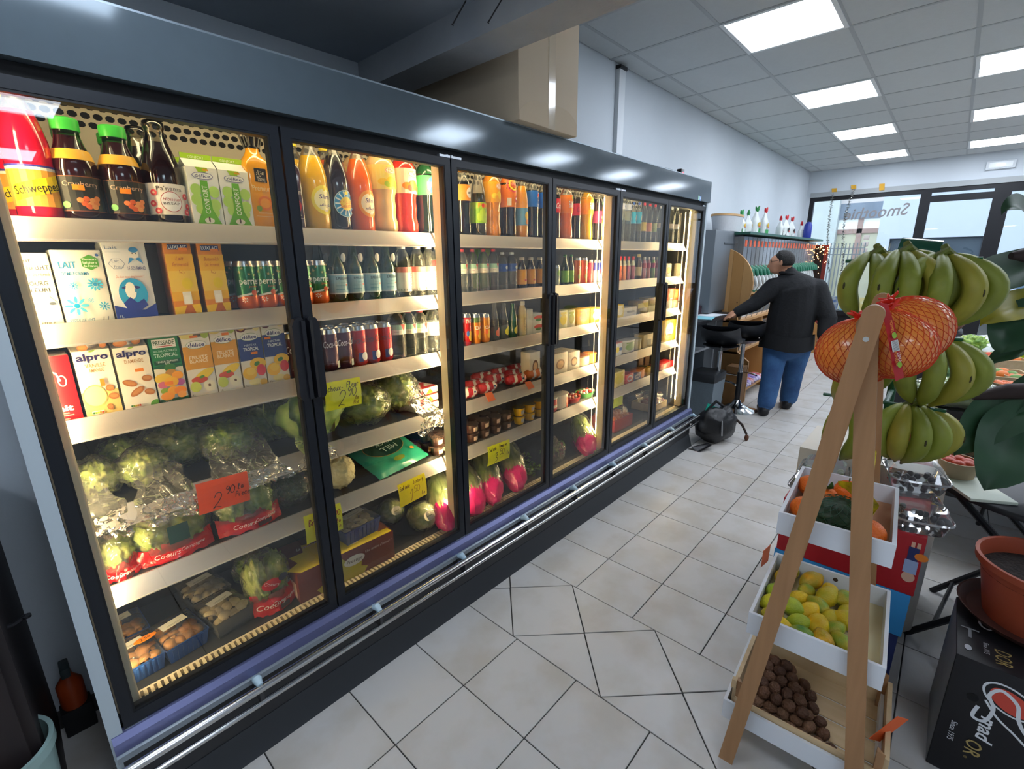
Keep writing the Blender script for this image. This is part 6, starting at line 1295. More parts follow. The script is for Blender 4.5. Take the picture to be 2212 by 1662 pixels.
crate(1362, 925, .26, .2, .09, 'red crate of bagged orange fruit in the fifth door', '#a8383a', '#d8743a', 15); crate(1448, 885, .24, .2, .06, 'low cream crate of wrapped red meat packs in the last door', '#cbb48a', '#8a3a30', 10)
FP(1326, 1345, 868, 852, z+.19, '#c8d43a', 'yellow-green tag hanging in the fifth door', d=.002, cat='price tag', name='shelf_tag', bev=.0005)
bpy.context.view_layer.update()
# ================================================================== FRUIT LADDER STAND (right foreground)
wood = pm('#a67c55', .5, noise=.45, ns=5, c2='#8c6540', stretch=(9, 9, .7)); woodp = pm('#cdb38c', .6, noise=.4, ns=4, c2='#b0946a', stretch=(1, 8, 8))
whit = pm('#d9dde2', .5, noise=.05, ns=8)
A0 = Vector((1.332, .279, 0)); AZ = atan2(-.99844, .05582)
st = thing('ladder_stand', 'wooden A-frame ladder stand with three white trays', 'stand', A0, AZ)
AM = Matrix.Translation(A0) @ Matrix.Rotation(AZ, 4, 'Z')
def AL(x, y, z): return AM @ Vector((x, y, z))
def leg(b, t, y0, y1, w=.021, rnd_=True):
    b, t = Vector((b[0], 0, b[1])), Vector((t[0], 0, t[1])); d = (t-b).normalized(); s = Vector((-d.z, 0, d.x))*w
    pts = [b+s*.98, b-s*.98]+[t-s*cos(k*pi/8)+d*sin(k*pi/8)*w for k in range(9)]
    pts[0] = pts[0]-d*(pts[0].z/d.z); pts[1] = pts[1]-d*(pts[1].z/d.z)
    return MB().prism([(p.x, y0, p.z) for p in pts], (0, y1-y0, 0))
for y0, y1, y2 in ((-.024, -.002, -.046), (.377, .399, .421)):
    leg((.0, 0), (.163, 1.425), y0 if y0 > 0 else y2, y1 if y0 > 0 else y0).build('leg', wood, st, ang=30)
    leg((.330, 0), (.155, 1.40), y0 if y0 < 0 else y1, y1 if y0 < 0 else y2).build('leg', wood, st, ang=30)
MB().tube([(.158, -.047, 1.37), (.158, .422, 1.37)], .006, 10).build('pivot_rod', pm('#c9c9c4', .3, .8), st)
TR = [(.037, .289, .813, .877), (0., .323, .462, .533), (-.036, .362, .115, .183)]
for i, (x0, x1, z0, z1) in enumerate(TR):
    m = MB(); w = .009
    m.box(x0, x1, 0, w, z0, z1).box(x0, x1, .375-w, .375, z0, z1).box(x0, x0+w, w, .375-w, z0, z1).box(x1-w, x1, w, .375-w, z0, z1)
    to = m.build('tray', whit, st, smooth=False)
    MB().box(x0+w, x1-w, w, .375-w, z0+.004, z0+.010).build('tray_floor', [pm('#b98d6a', .7), pm('#dcd0a8', .6), whit][i], to, smooth=False)
    if i < 2:
        MB().lathe([(.007, 0), (.007, .0006)], 12).build('finger_hole', pm('#4a3a2c', .8), to, loc=((x0+x1)/2+.02, .3656, z1-.022), rot=(R(90), 0, 0))
# oranges, net bag in the top tray
orm = pm('#e8701c', .45, noise=.3, ns=8, c2='#d8581a', bump=.35, bs=160)
ORP = [(.085, .10, .036), (.12, .20, .038), (.17, .295, .036), (.20, .22, .035), (.235, .06, .037), (.075, .275, .034)]
for i, (x, y, r) in enumerate(ORP):
    t = thing('orange', 'orange fruit in the top tray, %s' % ('at the left edge', 'second behind the left leg', 'against the back board', 'under the yellow label', 'at the right with a leaf stalk', 'in the far left corner')[i], 'orange', AL(x, y, .823), rnd.uniform(0, 6), 'oranges in the top tray')
    MB().blob((0, 0, r), (r, r, r*.94), 20, 12).build('fruit', orm, t); MB().tube([(0, 0, r*1.92), (.004, .002, r*2.2)], .002, 6).build('stalk', pm('#4a5a2a', .6), t)
    if i in (1, 4): leaf_mesh(.05, .02, .8, .002, i, 6).build('leaf', pm('#3f5a28', .4), t, loc=(0, 0, r*1.95), ang=180)
nt = thing('net_bag', 'dark green net bag with yellow printed band in the top tray', 'bag', AL(.165, .11, .824), AZ)
leafy((0, 0, .038), (.07, .095, .040), .14, 3., 2.).build('contents', pm('#20351f', .6, noise=.5, ns=20, c2='#3a5a30'), nt, ang=180)
nm = MB()
for k in range(16):
    for s in (-1, 1):
        pts = []
        for j in range(13):
            a = k*pi/8+s*j*.16; th = .25+2.2*j/12; pts.append((.074*sin(th)*cos(a), .099*sin(th)*sin(a), .038+.044*cos(th)))
        nm.tube(pts, .0009, 4)
nm.build('netting', pm('#1f4a30', .5), nt)
def band(u, v):
    a = -.9+u*3.2; return (.02+.060*cos(a)*(.7+.3*v), .03+.115*(u-.45)+.012*sin(9*u), .06+.035*sin(a)+(v-.5)*.05*cos(a*.5)+.004*sin(14*u+5*v))
MB().grid(band, 22, 4).build('label_band', pm('#e3c81e', .35, coat=.3, noise=.8, ns=26, c2='#2c3a1c'), nt, ang=180)
MB().tube([(.05, .12, .08), (.045, .13, .14), (.05, .12, .2)], [.006, .012, .004], 8).build('knot', pm('#e3c81e', .4, noise=.8, ns=40, c2='#2c3a1c'), nt)
# lemons and limes in the middle tray
LC = ['#e3b61a', '#d3c41e', '#a8b42a', '#7f9a2c', '#e0a81a', '#4f8a34', '#b7ac24']
def lemon_mesh(c, s):
    def f(d): return 1+.20*abs(d.z)**10
    m = MB().blob((0, 0, 0), (.0255*s, .0255*s, .032*s), 18, 12, f=f); return m.mesh('fruit', pm(LC[c], .42, noise=.5, ns=25, c2=LC[(c+1) % 7], bump=.3, bs=200))
LM = {}
LPOS = [(.055, .335), (.045, .285), (.045, .235), (.04, .185), (.04, .135), (.05, .085), (.12, .32), (.175, .31), (.115, .265), (.17, .26), (.10, .215), (.155, .205), (.215, .285), (.225, .235), (.09, .15), (.135, .155), (.19, .175), (.235, .185), (.075, .045), (.12, .095), (.165, .11), (.205, .125), (.135, .04), (.185, .05), (.225, .085)]
CS = [1, 4, 3, 2, 1, 4, 4, 0, 3, 6, 0, 3, 3, 6, 2, 0, 6, 6, 0, 2, 0, 3, 5, 4, 3]
for i, ((x, y), c) in enumerate(zip(LPOS, CS)):
    s = 1+.14*sin(i*2.3); k = (c, round(s, 2))
    if k not in LM: LM[k] = lemon_mesh(c, s)
    o = bpy.data.objects.new('lime' if c in (3, 5, 2) else 'lemon', LM[k]); COL.objects.link(o); p = AL(x, y, .472+.0255*s*1.02+(.004 if i % 3 == 0 else 0)); o.location = p; o.rotation_euler = (R(90)+rnd.uniform(-.5, .5), rnd.uniform(-.4, .4), rnd.uniform(0, 3))
    tag(o, '%s in the middle tray, %s row from the front, %s along it%s' % ({0: 'yellow lemon', 1: 'lemon-green lemon', 2: 'pale green lime', 3: 'green and yellow lime', 4: 'golden lemon', 5: 'dark green lime', 6: 'olive-yellow lemon'}[c], ORD[min(5, int(y/.055))], ORD[int(x/.03)], ''), 'lime' if c in (3, 5, 2) else 'lemon', 'lemons and limes in the middle tray')
# wooden crate with walnuts in the lowest tray
ck = thing('wooden_crate', 'pale wooden crate standing in the lowest tray', 'crate', AL(0, 0, .125), AZ)
cx0, cx1, cy0, cy1, ch = -.020, .375, .012, .360, .135
MB().box(cx0+.012, cx1, cy0, cy0+.006, .0, .075).build('side_board', woodp, ck, smooth=False); MB().box(cx0+.012, cx1, cy1-.006, cy1, .0, .075).build('side_board', woodp, ck, smooth=False)
for x in (cx0, cx1-.012): MB().box(x, x+.012, cy0+.02, cy1-.02, .0, ch-.025).build('end_board', woodp, ck, smooth=False)
for k in range(4): y = cy0+.008+k*.085; MB().box(cx0+.012, cx1-.012, y, y+.078, .0, .004).build('floor_slat', woodp, ck, smooth=False)
for x in (cx0+.012, cx1-.030):
    for y in (cy0+.006, cy1-.024): MB().prism([(x, y, 0), (x+.018, y, 0), (x, y+.018, 0)], (0, 0, ch)).build('corner_post', wood, ck, smooth=False)
for y in (cy0-.004, cy1-.016): MB().box(cx0-.002, cx0+.012, y+.004, y+.02, ch-.03, ch).build('end_cap', woodp, ck, smooth=False)
wm = []
for s in range(4):
    def f(d, s=s): return 1+.07*nz.noise(d*6+Vector((s*3, 0, 0)))+(.06 if abs(d.x) < .12 else 0)-.05*abs(nz.noise(d*11))
    wm.append(MB().blob((0, 0, 0), (.0165, .018, .0205), 16, 11, f=f).mesh('walnut', pm(['#6d4a34', '#7a553c', '#5c3d2b', '#876248'][s], .65, noise=.5, ns=60, bump=.7, bs=130), ang=180))
i = 0; ROWL = ['near the front board', 'in the second row', 'in the third row', 'in the fourth row', 'in the fifth row', 'in the sixth row', 'near the back board']
for iy in range(7):
    nx = [7, 6, 6, 5, 5, 4, 3][iy]
    for ix in range(nx):
        for lay in (0, 1) if ix < nx-2 and 0 < iy < 6 else (0,):
            o = bpy.data.objects.new('walnut', wm[i % 4]); COL.objects.link(o); o.location = AL(.035+ix*.036+.012*(iy % 2)+lay*.012, .055+iy*.041+lay*.012, .1285+.019+lay*.030+rnd.uniform(0, .003)); o.rotation_euler = (rnd.uniform(0, 3), rnd.uniform(0, 3), rnd.uniform(0, 3)); o.scale = (1, 1, 1)
            tag(o, 'brown walnut %s, %s along, %s' % (ROWL[iy], ORD[ix], ('bottom layer', 'upper layer')[lay]), 'walnut', 'walnuts in the crate'); i += 1
t = MB().box(0, .05, 0, .0012, 0, .11).build('paper_tag', pm('#ee6a34', .6), loc=AL(.33, .10, .21), rot=(R(12), R(28), AZ+.9), smooth=False); tag(t, 'bright orange paper tag stuck in the crate', 'price tag')
t = MB().box(0, .04, 0, .0012, 0, .09).build('paper_tag', pm('#e87a52', .6), loc=AL(-.028, .30, .50), rot=(R(10), R(-18), AZ+1.2), smooth=False); tag(t, 'orange paper tag beside the lemon tray', 'price tag')
# pomelos in nets hanging at the top
netm = pm('#d8431c', .45); pom = pm('#e58a34', .35, noise=.5, ns=5, c2='#d8702c', coat=.45, bump=.25, bs=90)
def pomelo(c, r, apex, lb, sq=1.):
    c = Vector(c); ax = (Vector(apex)-c); L = ax.length; ax.normalize(); q = Vector((0, 0, 1)).rotation_difference(ax); t = thing('netted_pomelo', lb, 'pomelo', c)
    t.rotation_mode = 'QUATERNION'; t.rotation_quaternion = q
    def rad(th):
        zc = cos(th); return r*(1+.55*max(0, zc)**6*(L/r-1)) if zc > 0 else r*(1-.08*zc*zc)
    def P(th, a, k=1.): rr = rad(th); s = sin(th)*(1-.12*max(0, cos(th))**2); return (rr*s*cos(a)*k, rr*s*sin(a)*k*sq, rr*cos(th)*k)
    MB().grid(lambda u, v: P(.02+v*(pi-.04), u*2*pi), 28, 20, wrap=True).build('fruit', pom, t, ang=180)
    m = MB()
    for k in range(34):
        for s in (-1, 1): m.tube([P(.08+2.9*j/22, k*2*pi/34+s*j*.07, 1.006) for j in range(23)], .0007, 3, cap=False)
    m.build('netting', netm, t, ang=180)
    kn = MB()
    for k in range(7): a = k*.9; kn.tube([(0, 0, rad(0.02)*.96), (.010*cos(a), .010*sin(a), rad(0.02)+.010), (.026*cos(a), .026*sin(a), rad(.02)+.016+.008*sin(k*3))], [.006, .005, .002], 6)
    kn.build('net_knot', pm('#d8301f', .5), t); return t
def onl(px, py, yl):
    "sight line of a pixel onto the stand's own depth plane (local y)"
    o = AL(0, yl, 0); n_ = (AM.to_3x3() @ Vector((0, 1, 0))); d = _f+_r*((px-W_/2)/F_)-_u*((py-H_/2)/F_); return CAM+d*((o-CAM).dot(n_)/d.dot(n_))
pomelo(onl(1850, 762, .09), .088, onl(1856, 690, .09), 'orange pomelo in red netting left of the stand legs')
pl = pomelo(onl(1936, 752, .07), .078, onl(1918, 662, .09), 'orange pomelo in red netting right of the legs, with red label strip')
pomelo(onl(1963, 715, .24), .092, onl(1925, 655, .22), 'orange pomelo in red netting behind the labelled one')
cs_ = [onl(1907, 655, .0), onl(1922, 700, -.035), onl(1930, 740, -.035), onl(1938, 790, -.03), onl(1944, 820, -.02)]
m = MB(); 
for i in range(len(cs_)): pass
lab = thing('net_label', 'narrow red label strip with barcode hanging on the pomelo net', 'label', cs_[0])
uvs = []
for i, p in enumerate(cs_):
    d = (cs_[min(i+1, 4)]-cs_[max(i-1, 0)]).normalized(); s = d.cross(_f).normalized()*.0105; uvs += [p-s-cs_[0], p+s-cs_[0]]
MB().add(uvs, [[2*i, 2*i+1, 2*i+3, 2*i+2] for i in range(4)]).build('strip', pm('#b3161c', .4, coat=.3), lab)
P1, P4 = cs_[1]-cs_[0], cs_[3]-cs_[0]; Ud = (P4-P1).normalized(); Nn = -_f; Vd = Nn.cross(Ud).normalized()
pr = Print(lambda u, v, l: P1+Ud*u+Vd*v+Nn*(l+.004)); Ls = (P4-P1).length; pr.rect(Ls*.40, -.008, Ls*.66, .008, '#d9d6d2')
for k in range(9): pr.rect(Ls*(.42+.025*k), -.006, Ls*(.428+.025*k), .006, '#2a2a2a')
pr.text('LIMA', Ls*.82, .003, .007, '#f0d8d0'); pr.text('POMELO', Ls*.82, -.004, .006, '#e8a03a'); pr.text('POMELO', Ls*.1, -.002, .006, '#e8a03a'); pr.ell(Ls*.28, 0, .007, .005, '#8fb43a'); pr.ell(Ls*.98, 0, .007, .005, '#8fb43a'); pr.build('print', lab)
# ================================================================== CARTON STACK BEHIND THE STAND
BXF = 1.955
def carton_box(y0, y1, z0, z1, c, lb, d=.36, dx=0.): 
    t = thing('fruit_carton', lb, 'box', (BXF+dx, 0, z0)); MB().cbox(0, d, y0, y1, 0, z1-z0, .004).build('carton', pm(c, .5, noise=.08, ns=8), t); return t
carton_box(-.073, .345, 0, .228, '#1c2a5e', 'dark navy carton at the bottom of the stack behind the stand', dx=.01)
carton_box(-.08, .35, .2285, .402, '#2f8fd0', 'bright blue carton in the middle of the stack')
rb = carton_box(-.086, .345, .4025, .632, '#b01a24', 'red carton with white lettering on top of the stack')
pr = Print(flat((-.0006, .13, .115), (0, -1, 0), (0, 0, 1), (-1, 0, 0))); pr.text('AMIN', -.05, .045, .05, '#e6dcd6', rot=pi, bold=.03); pr.rect(.0, -.03, .035, -.005, '#c07a78'); 
pr.ell(.19, -.045, .018, .020, '#d8b098', 10); pr.rect(.172, -.03, .208, .02, '#9ab0d8'); pr.rect(.176, .02, .204, .07, '#2a3468'); pr.rect(.18, .07, .19, .09, '#d8b098'); pr.rect(.195, .07, .205, .09, '#d8b098'); pr.ell(.212, .04, .018, .014, '#e8842a', 10); pr.build('print', rb)
pr = Print(flat((.18, .13, .2306), (0, -1, 0), (1, 0, 0), (0, 0, 1))); pr.rect(.02, -.16, .205, .0, '#d9d8d6'); pr.build('top_panel', rb)
cl = clear('#eef0f2', 1.45, milky=.05, rough=.04, boost=1.8)
def clam(loc, rz_, w, d, h_, lb, inside, tilt=0.):
    t = thing('clear_fruit_box', lb, 'fruit box', loc, rz_); t.rotation_euler = (tilt, 0, rz_)
    def shell(z0, z1, k0, k1, cap):
        vs = []; n = 20
        for zz, k in ((z0, k0), (z1, k1)):
            for j in range(n): a = 2*pi*j/n; vs.append((abs(cos(a))**.4*(1 if cos(a) > 0 else -1)*w/2*k, abs(sin(a))**.4*(1 if sin(a) > 0 else -1)*d/2*k, zz))
        return MB().add(vs, [[j, (j+1) % n, n+(j+1) % n, n+j] for j in range(n)]+([[n+j for j in range(n)]] if cap else [list(range(n))[::-1]]))
    shell(0, h_*.55, .86, 1., False).build('base', cl, t, ang=50); shell(h_*.57, h_, 1., .84, True).build('lid', cl, t, ang=50)
    m = MB(); n = 40
    for k in range(2): m.tube([(abs(cos(a))**.4*(1 if cos(a) > 0 else -1)*w/2*1.05, abs(sin(a))**.4*(1 if sin(a) > 0 else -1)*d/2*1.05, h_*.56+k*.004) for a in [2*pi*j/24 for j in range(25)]], .0022, 5)
    m.build('rim', clear('#f4f4f6', 1.5, milky=.12, boost=2.2), t)
    rr = random.Random(int(w*1e4)+len(lb))
    for k in range(16): MB().blob((rr.uniform(-.36, .36)*w, rr.uniform(-.34, .34)*d, .014+rr.uniform(0, .3)*h_), (.011, .011, .012), 10, 6).build('grape', pm(inside, .3, coat=.3), t)
    return t
clam(on(1970, 1135, 2, .66)[:2]+(.634,) if False else (2.05, -.045, .635), AZ+.25, .16, .20, .085, 'clear box of dark grapes on the red carton, nearest the black table', '#2a1c24')
clam((2.20, -.02, .72), AZ+.2, .17, .20, .08, 'clear box of dark grapes stacked behind, above the red carton', '#3a2a30')
clam((2.06, .255, .635), AZ-.1, .17, .20, .075, 'clear box of green grapes at the left end of the red carton', '#8fa05a'); clam((2.22, .26, .635), AZ, .17, .2, .075, 'clear box of green grapes behind the left one', '#9aa86a')
t = thing('banana_carton', 'pale banana carton with yellow print behind the grape boxes', 'box', (2.33, .0, .0)); MB().cbox(0, .38, -.12, .38, 0, .72, .004).build('carton', pm('#cfc8ba', .6, noise=.1, ns=6), t)
pr = Print(flat((-.0006, .13, .64), (0, -1, 0), (0, 0, 1), (-1, 0, 0))); pr.text('BANANA', .16, .045, .03, '#b0282c', bold=.02); pr.ell(.2, -.02, .045, .03, '#e0b83a'); pr.ell(.22, -.05, .035, .015, '#7a2a5a'); pr.build('print', t)
# ================================================================== BANANA RACK
gm = pm('#1c5a3c', .35); RX = 2.08
rk = thing('banana_rack', 'green metal banana rack with three tiers of hooks', 'rack', (RX+.20, .10, 0))
MB().tube([(0, 0, 0), (0, 0, 1.57)], .014, 12).build('pole', gm, rk); MB().lathe([(.16, 0), (.16, .012), (.03, .02)], 24).build('foot', gm, rk)
MB().tube([(-.10, .055, 1.575), (-.10, -.055, 1.56)], .036, 20).build('top_drum', pm('#0f5038', .2, coat=.6), rk); MB().tube([(0, 0, 1.56), (-.10, 0, 1.565)], .012, 10).build('arm', gm, rk)
bam = pm('#8a9434', .5, noise=.6, ns=9, c2='#747a2c', bump=.15); bam2 = pm('#a39c38', .48, noise=.5, ns=9, c2='#7f7a2c'); bst = pm('#4a3a26', .7)
def hand(loc, n, spread, lb, L=.27, bend=1.0, twist=0., rad=.0295, back=0):
    t = thing('plantain_hand', lb, 'bananas', loc, twist)
    for i in range(n):
        f_ = (i-(n-1)/2)/max(1, n-1); ph = f_*spread; out = Vector((sin(ph), -cos(ph), 0)); pts = []; rs = []; N = 14
        for k in range(N+1):
            q = k/N; g = q*1.9*bend-.55; R0 = L/1.9/bend
            o_ = R0*(sin(g)-sin(-.55)); dz = -R0*(cos(-.55)-cos(g))*1.0
            a_ = R0*(cos(-.55+.0)-cos(g+0)); pts.append(out*(L*(.40*sin(pi*min(1, q*1.02))**1.0)+.012*q)+Vector((f_*.06, 0, .02-L*(q**1.15)*(.95-.10*abs(f_)))))
            rs.append(rad*(.32 if q < .04 else .45+.55*sin(pi*min(.5, (q-.02)*1.4)) if q < .4 else 1. if q < .72 else max(.16, 1-((q-.72)/.28)**1.8*.86)))
        MB().tube(pts, rs, 8).build('banana', bam if (i+n) % 3 else bam2, t, ang=70)
        MB().tube([pts[-1], pts[-1]+(pts[-1]-pts[-2])*.4], [rad*.2, rad*.12], 6).build('tip', bst, t)
        if i % 2 == 0:
            s0 = pts[7]+out*rad*.92; 
            MB().blob(s0, (.004, .004, .012), 6, 4).build('blemish', pm('#3f3a1e', .7), t)
    MB().tube([(-.03, .0, .012), (0, -.01, .035), (.03, 0, .012)], .013, 8).tube([(0, -.005, .03), (0, .012, .05)], [.014, .010], 8).build('crown', pm('#6f7a2e', .6, noise=.6, ns=40, c2='#3a3320'), t); return t
def hang(px, py, yv, *a, **k):
    p = on(px, py, 0, RX+yv); return hand(p, *a, **k)
T1 = on(1985, 572, 0, RX).z; T2 = on(2030, 742, 0, RX).z; T3 = on(2000, 893, 0, RX).z
for zt_, y0, y1 in ((T1, .29, -.06), (T2, .26, -.06), (T3, .29, -.06)):
    MB().tube([(-.20, y0-.10, zt_+.012), (-.20, y1-.10, zt_+.018)], .006, 8).build('hook_bar', gm, rk); MB().tube([(-.20, 0, zt_+.014), (0, 0, zt_+.02)], .008, 8).build('arm', gm, rk)
FW = pi/2*-1+.35
hang(1893, 562, .0, 4, 1.9, 'green plantain hand at the left of the top tier', twist=-.9-pi/4*0, L=.25); hang(1957, 558, -.01, 4, 1.4, 'green plantain hand in the middle of the top tier', twist=-1.0, L=.27)
hang(2038, 566, .0, 4, 1.9, 'yellow-green plantain hand at the right of the top tier', twist=-1.1, L=.26); hang(1935, 575, .07, 3, 1.2, 'plantain hand behind the middle of the top tier', twist=-.6, L=.25)
hang(2022, 748, .0, 4, 1.6, 'green plantain hand on the right of the second tier', twist=-1.1, L=.24); hang(1836, 752, .05, 3, 1.4, 'plantain hand of the second tier behind the left pomelo', twist=-.6, L=.24)
hang(1968, 888, .0, 5, 2.0, 'green plantain hand on the right of the third tier', twist=-1.1, L=.22); hang(1838, 880, .02, 4, 2.0, 'green plantain hand on the left of the third tier', twist=-.7, L=.24)
# ================================================================== BLACK TABLE WITH PLANT
bkm = pm('#1b1c20', .45, noise=.2, ns=20); TC = Vector((2.575, -.43, 0))
tb_ = thing('round_table', 'round black folding table with crossed legs', 'table', TC)
MB().lathe([(0, .672), (.385, .672), (.405, .680), (.405, .694), (.398, .70), (0, .70)], 48).build('table_top', bkm, tb_, ang=50)
for a, b in (((.18, .253, .0), (.16, -.28, .672)), ((-.235, .326, .0), (-.24, -.25, .672)), ((-.20, .29, .672), (-.22, -.36, 0)), ((.14, .25, .672), (.16, -.36, 0))): MB().tube([a, b], .013, 8).build('leg', bkm, tb_)
for a, b in (((-.235, .25, .09), (.18, .19, .08)), ((-.21, .20, .56), (.15, .16, .56))): MB().tube([a, b], .008, 8).build('brace', bkm, tb_)
kr = pm('#b7a385', .75, noise=.1, ns=20)
def paper_pot(p, r, h_, lb, fc):
    t = thing('paper_punnet', lb, 'punnet', p); MB().lathe([(r*.85, 0), (r, h_), (r*1.03, h_), (r*1.03, h_+.004), (r*.96, h_+.004), (r*.82, .006), (0, .006)], 26, sx=1.15).build('pot', kr, t)
    for k in range(6): a = k*1.05; MB().blob((r*.5*cos(a), r*.5*sin(a), h_*.8), (.026, .026, .024), 12, 8).build('fruit', pm(fc, .4), t)
def ont(px, py, zz=.70): p = on(px, py, 2, zz); return (p.x, p.y, zz)
paper_pot(ont(2062, 1030), .062, .07, 'brown paper punnet of red fruit at the table edge', '#c8482c'); paper_pot(ont(2040, 985), .06, .06, 'brown paper punnet of orange fruit behind the edge one', '#d8682c'); paper_pot(ont(2110, 980), .06, .07, 'brown paper punnet under the plant leaves', '#b8402a')
t = MB().cbox(-.10, .10, -.07, .07, 0, .012, .003).build('chopping_board', pm('#cdd3c2', .5), loc=ont(2105, 1060), rot=(0, 0, .5)); tag(t, 'white board lying on the black table under the leaves', 'board')
pp = thing('potted_plant', 'large dark-leaved potted plant on the black table', 'plant', (2.66, -.62, .70))
MB().lathe([(.10, 0), (.13, .10), (.135, .105), (.12, .105), (.10, .09), (0, .09)], 28).build('pot', pm('#8f7f68', .7, noise=.3, ns=20), pp)
MB().tube([(0, 0, .08), (.01, -.01, .3), (-.01, .0, .55), (.01, -.03, .85)], [.028, .022, .018, .012], 10).build('stem', pm('#4a4038', .7, bump=.6, bs=40), pp)
plm = pm('#33573a', .5, noise=.5, ns=9, c2='#24422c'); ply = pm('#3a5c30', .35, noise=1., ns=4, c2='#b9a82a')
def pleaf(b, mid, tip, w, x0, m=plm, fold=.3):
    "large leaf along three sight points at the plant's depth"
    B_, M_, T_ = on(*b, 0, x0[0])-pp.location, on(*mid, 0, x0[1])-pp.location, on(*tip, 0, x0[2])-pp.location
    def fn(u, v):
        c = B_*(1-v)**2+M_*2*v*(1-v)+T_*v*v; d = ((M_-B_)*(1-v)+(T_-M_)*v).normalized(); s = d.cross(Vector((-.6, -.3, .75))).normalized(); k = sin(pi*min(1, .04+v*.96))**.65*w; n_ = s.cross(d); a = (u-.5)*2
        return c+s*(a*k)+n_*(fold*abs(a)*k+.012*sin(v*9+a))
    MB().grid(fn, 8, 16).build('leaf', m, pp, ang=180)
XP = 2.45
for b, md, tp, w, xs, m in (((2330, 520), (2215, 420), (2166, 462), .055, (2.5, 2.4, 2.3), plm), ((2330, 560), (2190, 560), (2062, 652), .075, (2.55, 2.4, 2.25), plm), ((2330, 640), (2200, 640), (2118, 705), .06, (2.55, 2.45, 2.35), ply), ((2300, 660), (2170, 700), (2160, 765), .085, (2.5, 2.4, 2.35), plm),
        ((2290, 860), (2160, 860), (2062, 985), .085, (2.55, 2.4, 2.25), plm), ((2290, 900), (2190, 920), (2128, 1060), .12, (2.5, 2.35, 2.2), plm), ((2290, 800), (2230, 870), (2190, 940), .09, (2.55, 2.5, 2.45), plm), ((2300, 760), (2190, 740), (2130, 790), .03, (2.5, 2.5, 2.5), plm), ((2290, 850), (2230, 960), (2230, 1050), .1, (2.5, 2.4, 2.35), plm)):
    pleaf(b, md, tp, w, xs, m)
for a, b in (((2260, 560), (2184, 553)), ((2250, 845), (2100, 858))):
    A_, B_ = on(*a, 0, 2.42)-pp.location, on(*b, 0, 2.36)-pp.location; MB().tube([A_, A_.lerp(B_, .5)+Vector((0, 0, .01)), B_], [.03, .028, .012], 10).build('dry_bract', pm('#3a2c2a', .7), pp)
# ================================================================== BLACK CARTON WITH PLANT POT (bottom right)
am = thing('black_carton', 'black carton with white and red script lettering at the lower right', 'box', (1.706, -.194, 0))
MB().cbox(0, .325, -.48, 0, 0, .42, .004).build('carton', pm('#17161a', .45, noise=.15, ns=12), am)
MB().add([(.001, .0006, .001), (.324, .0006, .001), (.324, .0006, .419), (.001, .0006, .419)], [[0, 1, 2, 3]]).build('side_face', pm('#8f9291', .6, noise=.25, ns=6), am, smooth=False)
MB().lathe([(.013, 0), (.013, .001)], 14).build('hand_hole', pm('#08080a', .8), am, loc=(-.0004, -.055, .30), rot=(0, R(-90), 0))
pr = Print(flat((-.0006, -.20, .21), (0, -1, 0), (0, 0, 1), (-1, 0, 0)))
ro = -pi/2
pr.ell(-.075, .125, .062, .042, '#dfe2e6', 20, -.5); pr.ell(-.075, .125, .056, .037, '#17161a', 20, -.5); pr.ell(-.072, .122, .048, .031, '#cc4a3a', 20, -.5)
sw = lambda pts, w: pr.stroke(pts, w, '#dfe2e6')
def sm(pl, n=6):
    out = []
    for i in range(len(pl)-1):
        p0, p1, p2, p3 = pl[max(i-1, 0)], pl[i], pl[i+1], pl[min(i+2, len(pl)-1)]
        for k in range(n):
            q = k/n; out.append(tuple(.5*((2*p1[a])+(-p0[a]+p2[a])*q+(2*p0[a]-5*p1[a]+4*p2[a]-p3[a])*q*q+(-p0[a]+3*p1[a]-3*p2[a]+p3[a])*q**3) for a in (0, 1)))
    return out+[pl[-1]]
sw(sm([(-.13, .07), (-.135, .03), (-.11, .03), (-.10, .08), (-.115, .12), (-.095, .15), (-.06, .125), (-.05, .08), (-.03, .045), (.0, .02)]), .009); sw(sm([(-.12, .10), (-.09, .06), (-.05, .03), (-.01, .0), (.02, .01), (.045, .05), (.04, .09)]), .006); sw(sm([(.01, .06), (.02, .085), (.035, .075), (.03, .04), (.012, .035), (.01, .06)]), .008)
pr.text('mad', -.100, .002, .035, '#e2e4e8', w=.085, rot=ro, bold=.02, shear=.2); pr.text('OR', -.115, -.078, .034, '#a8925a', w=.055, rot=ro, bold=.01, shear=.1); pr.text('®', -.125, -.118, .008, '#a8925a', rot=ro); pr.text('Since 1975', -.165, -.05, .014, '#d2d4d8', w=.07, rot=ro, shear=.1); pr.ell(.06, -.19, .03, .02, '#b8a82a'); pr.build('logo', am)
pr = Print(flat((.16, -.10, .4206), (0, -1, 0), (1, 0, 0), (0, 0, 1))); pr.text('DOR', .0, -.10, .035, '#a8925a', w=.07, rot=ro); pr.text('Since 1975', -.035, -.08, .012, '#d2d4d8', w=.055, rot=ro); pr.ring(-.03, .05, .02, .03, .006, '#dfe2e6', 16); pr.ell(-.075, -.11, .008, .014, '#c9ccd2'); pr.text('T', -.07, -.03, .05, '#8d9094'); pr.build('top_print', am)
PC = Vector((2.005, -.372, .421)); ter = pm('#a04a30', .45, noise=.25, ns=6, c2='#7f3824')
ps = thing('pot_saucer', 'dark plastic saucer under the terracotta pot', 'saucer', PC); MB().lathe([(.13, 0), (.165, .012), (.185, .035), (.18, .035), (.158, .014), (0, .008)], 40).build('saucer', pm('#4a2a22', .5), ps)
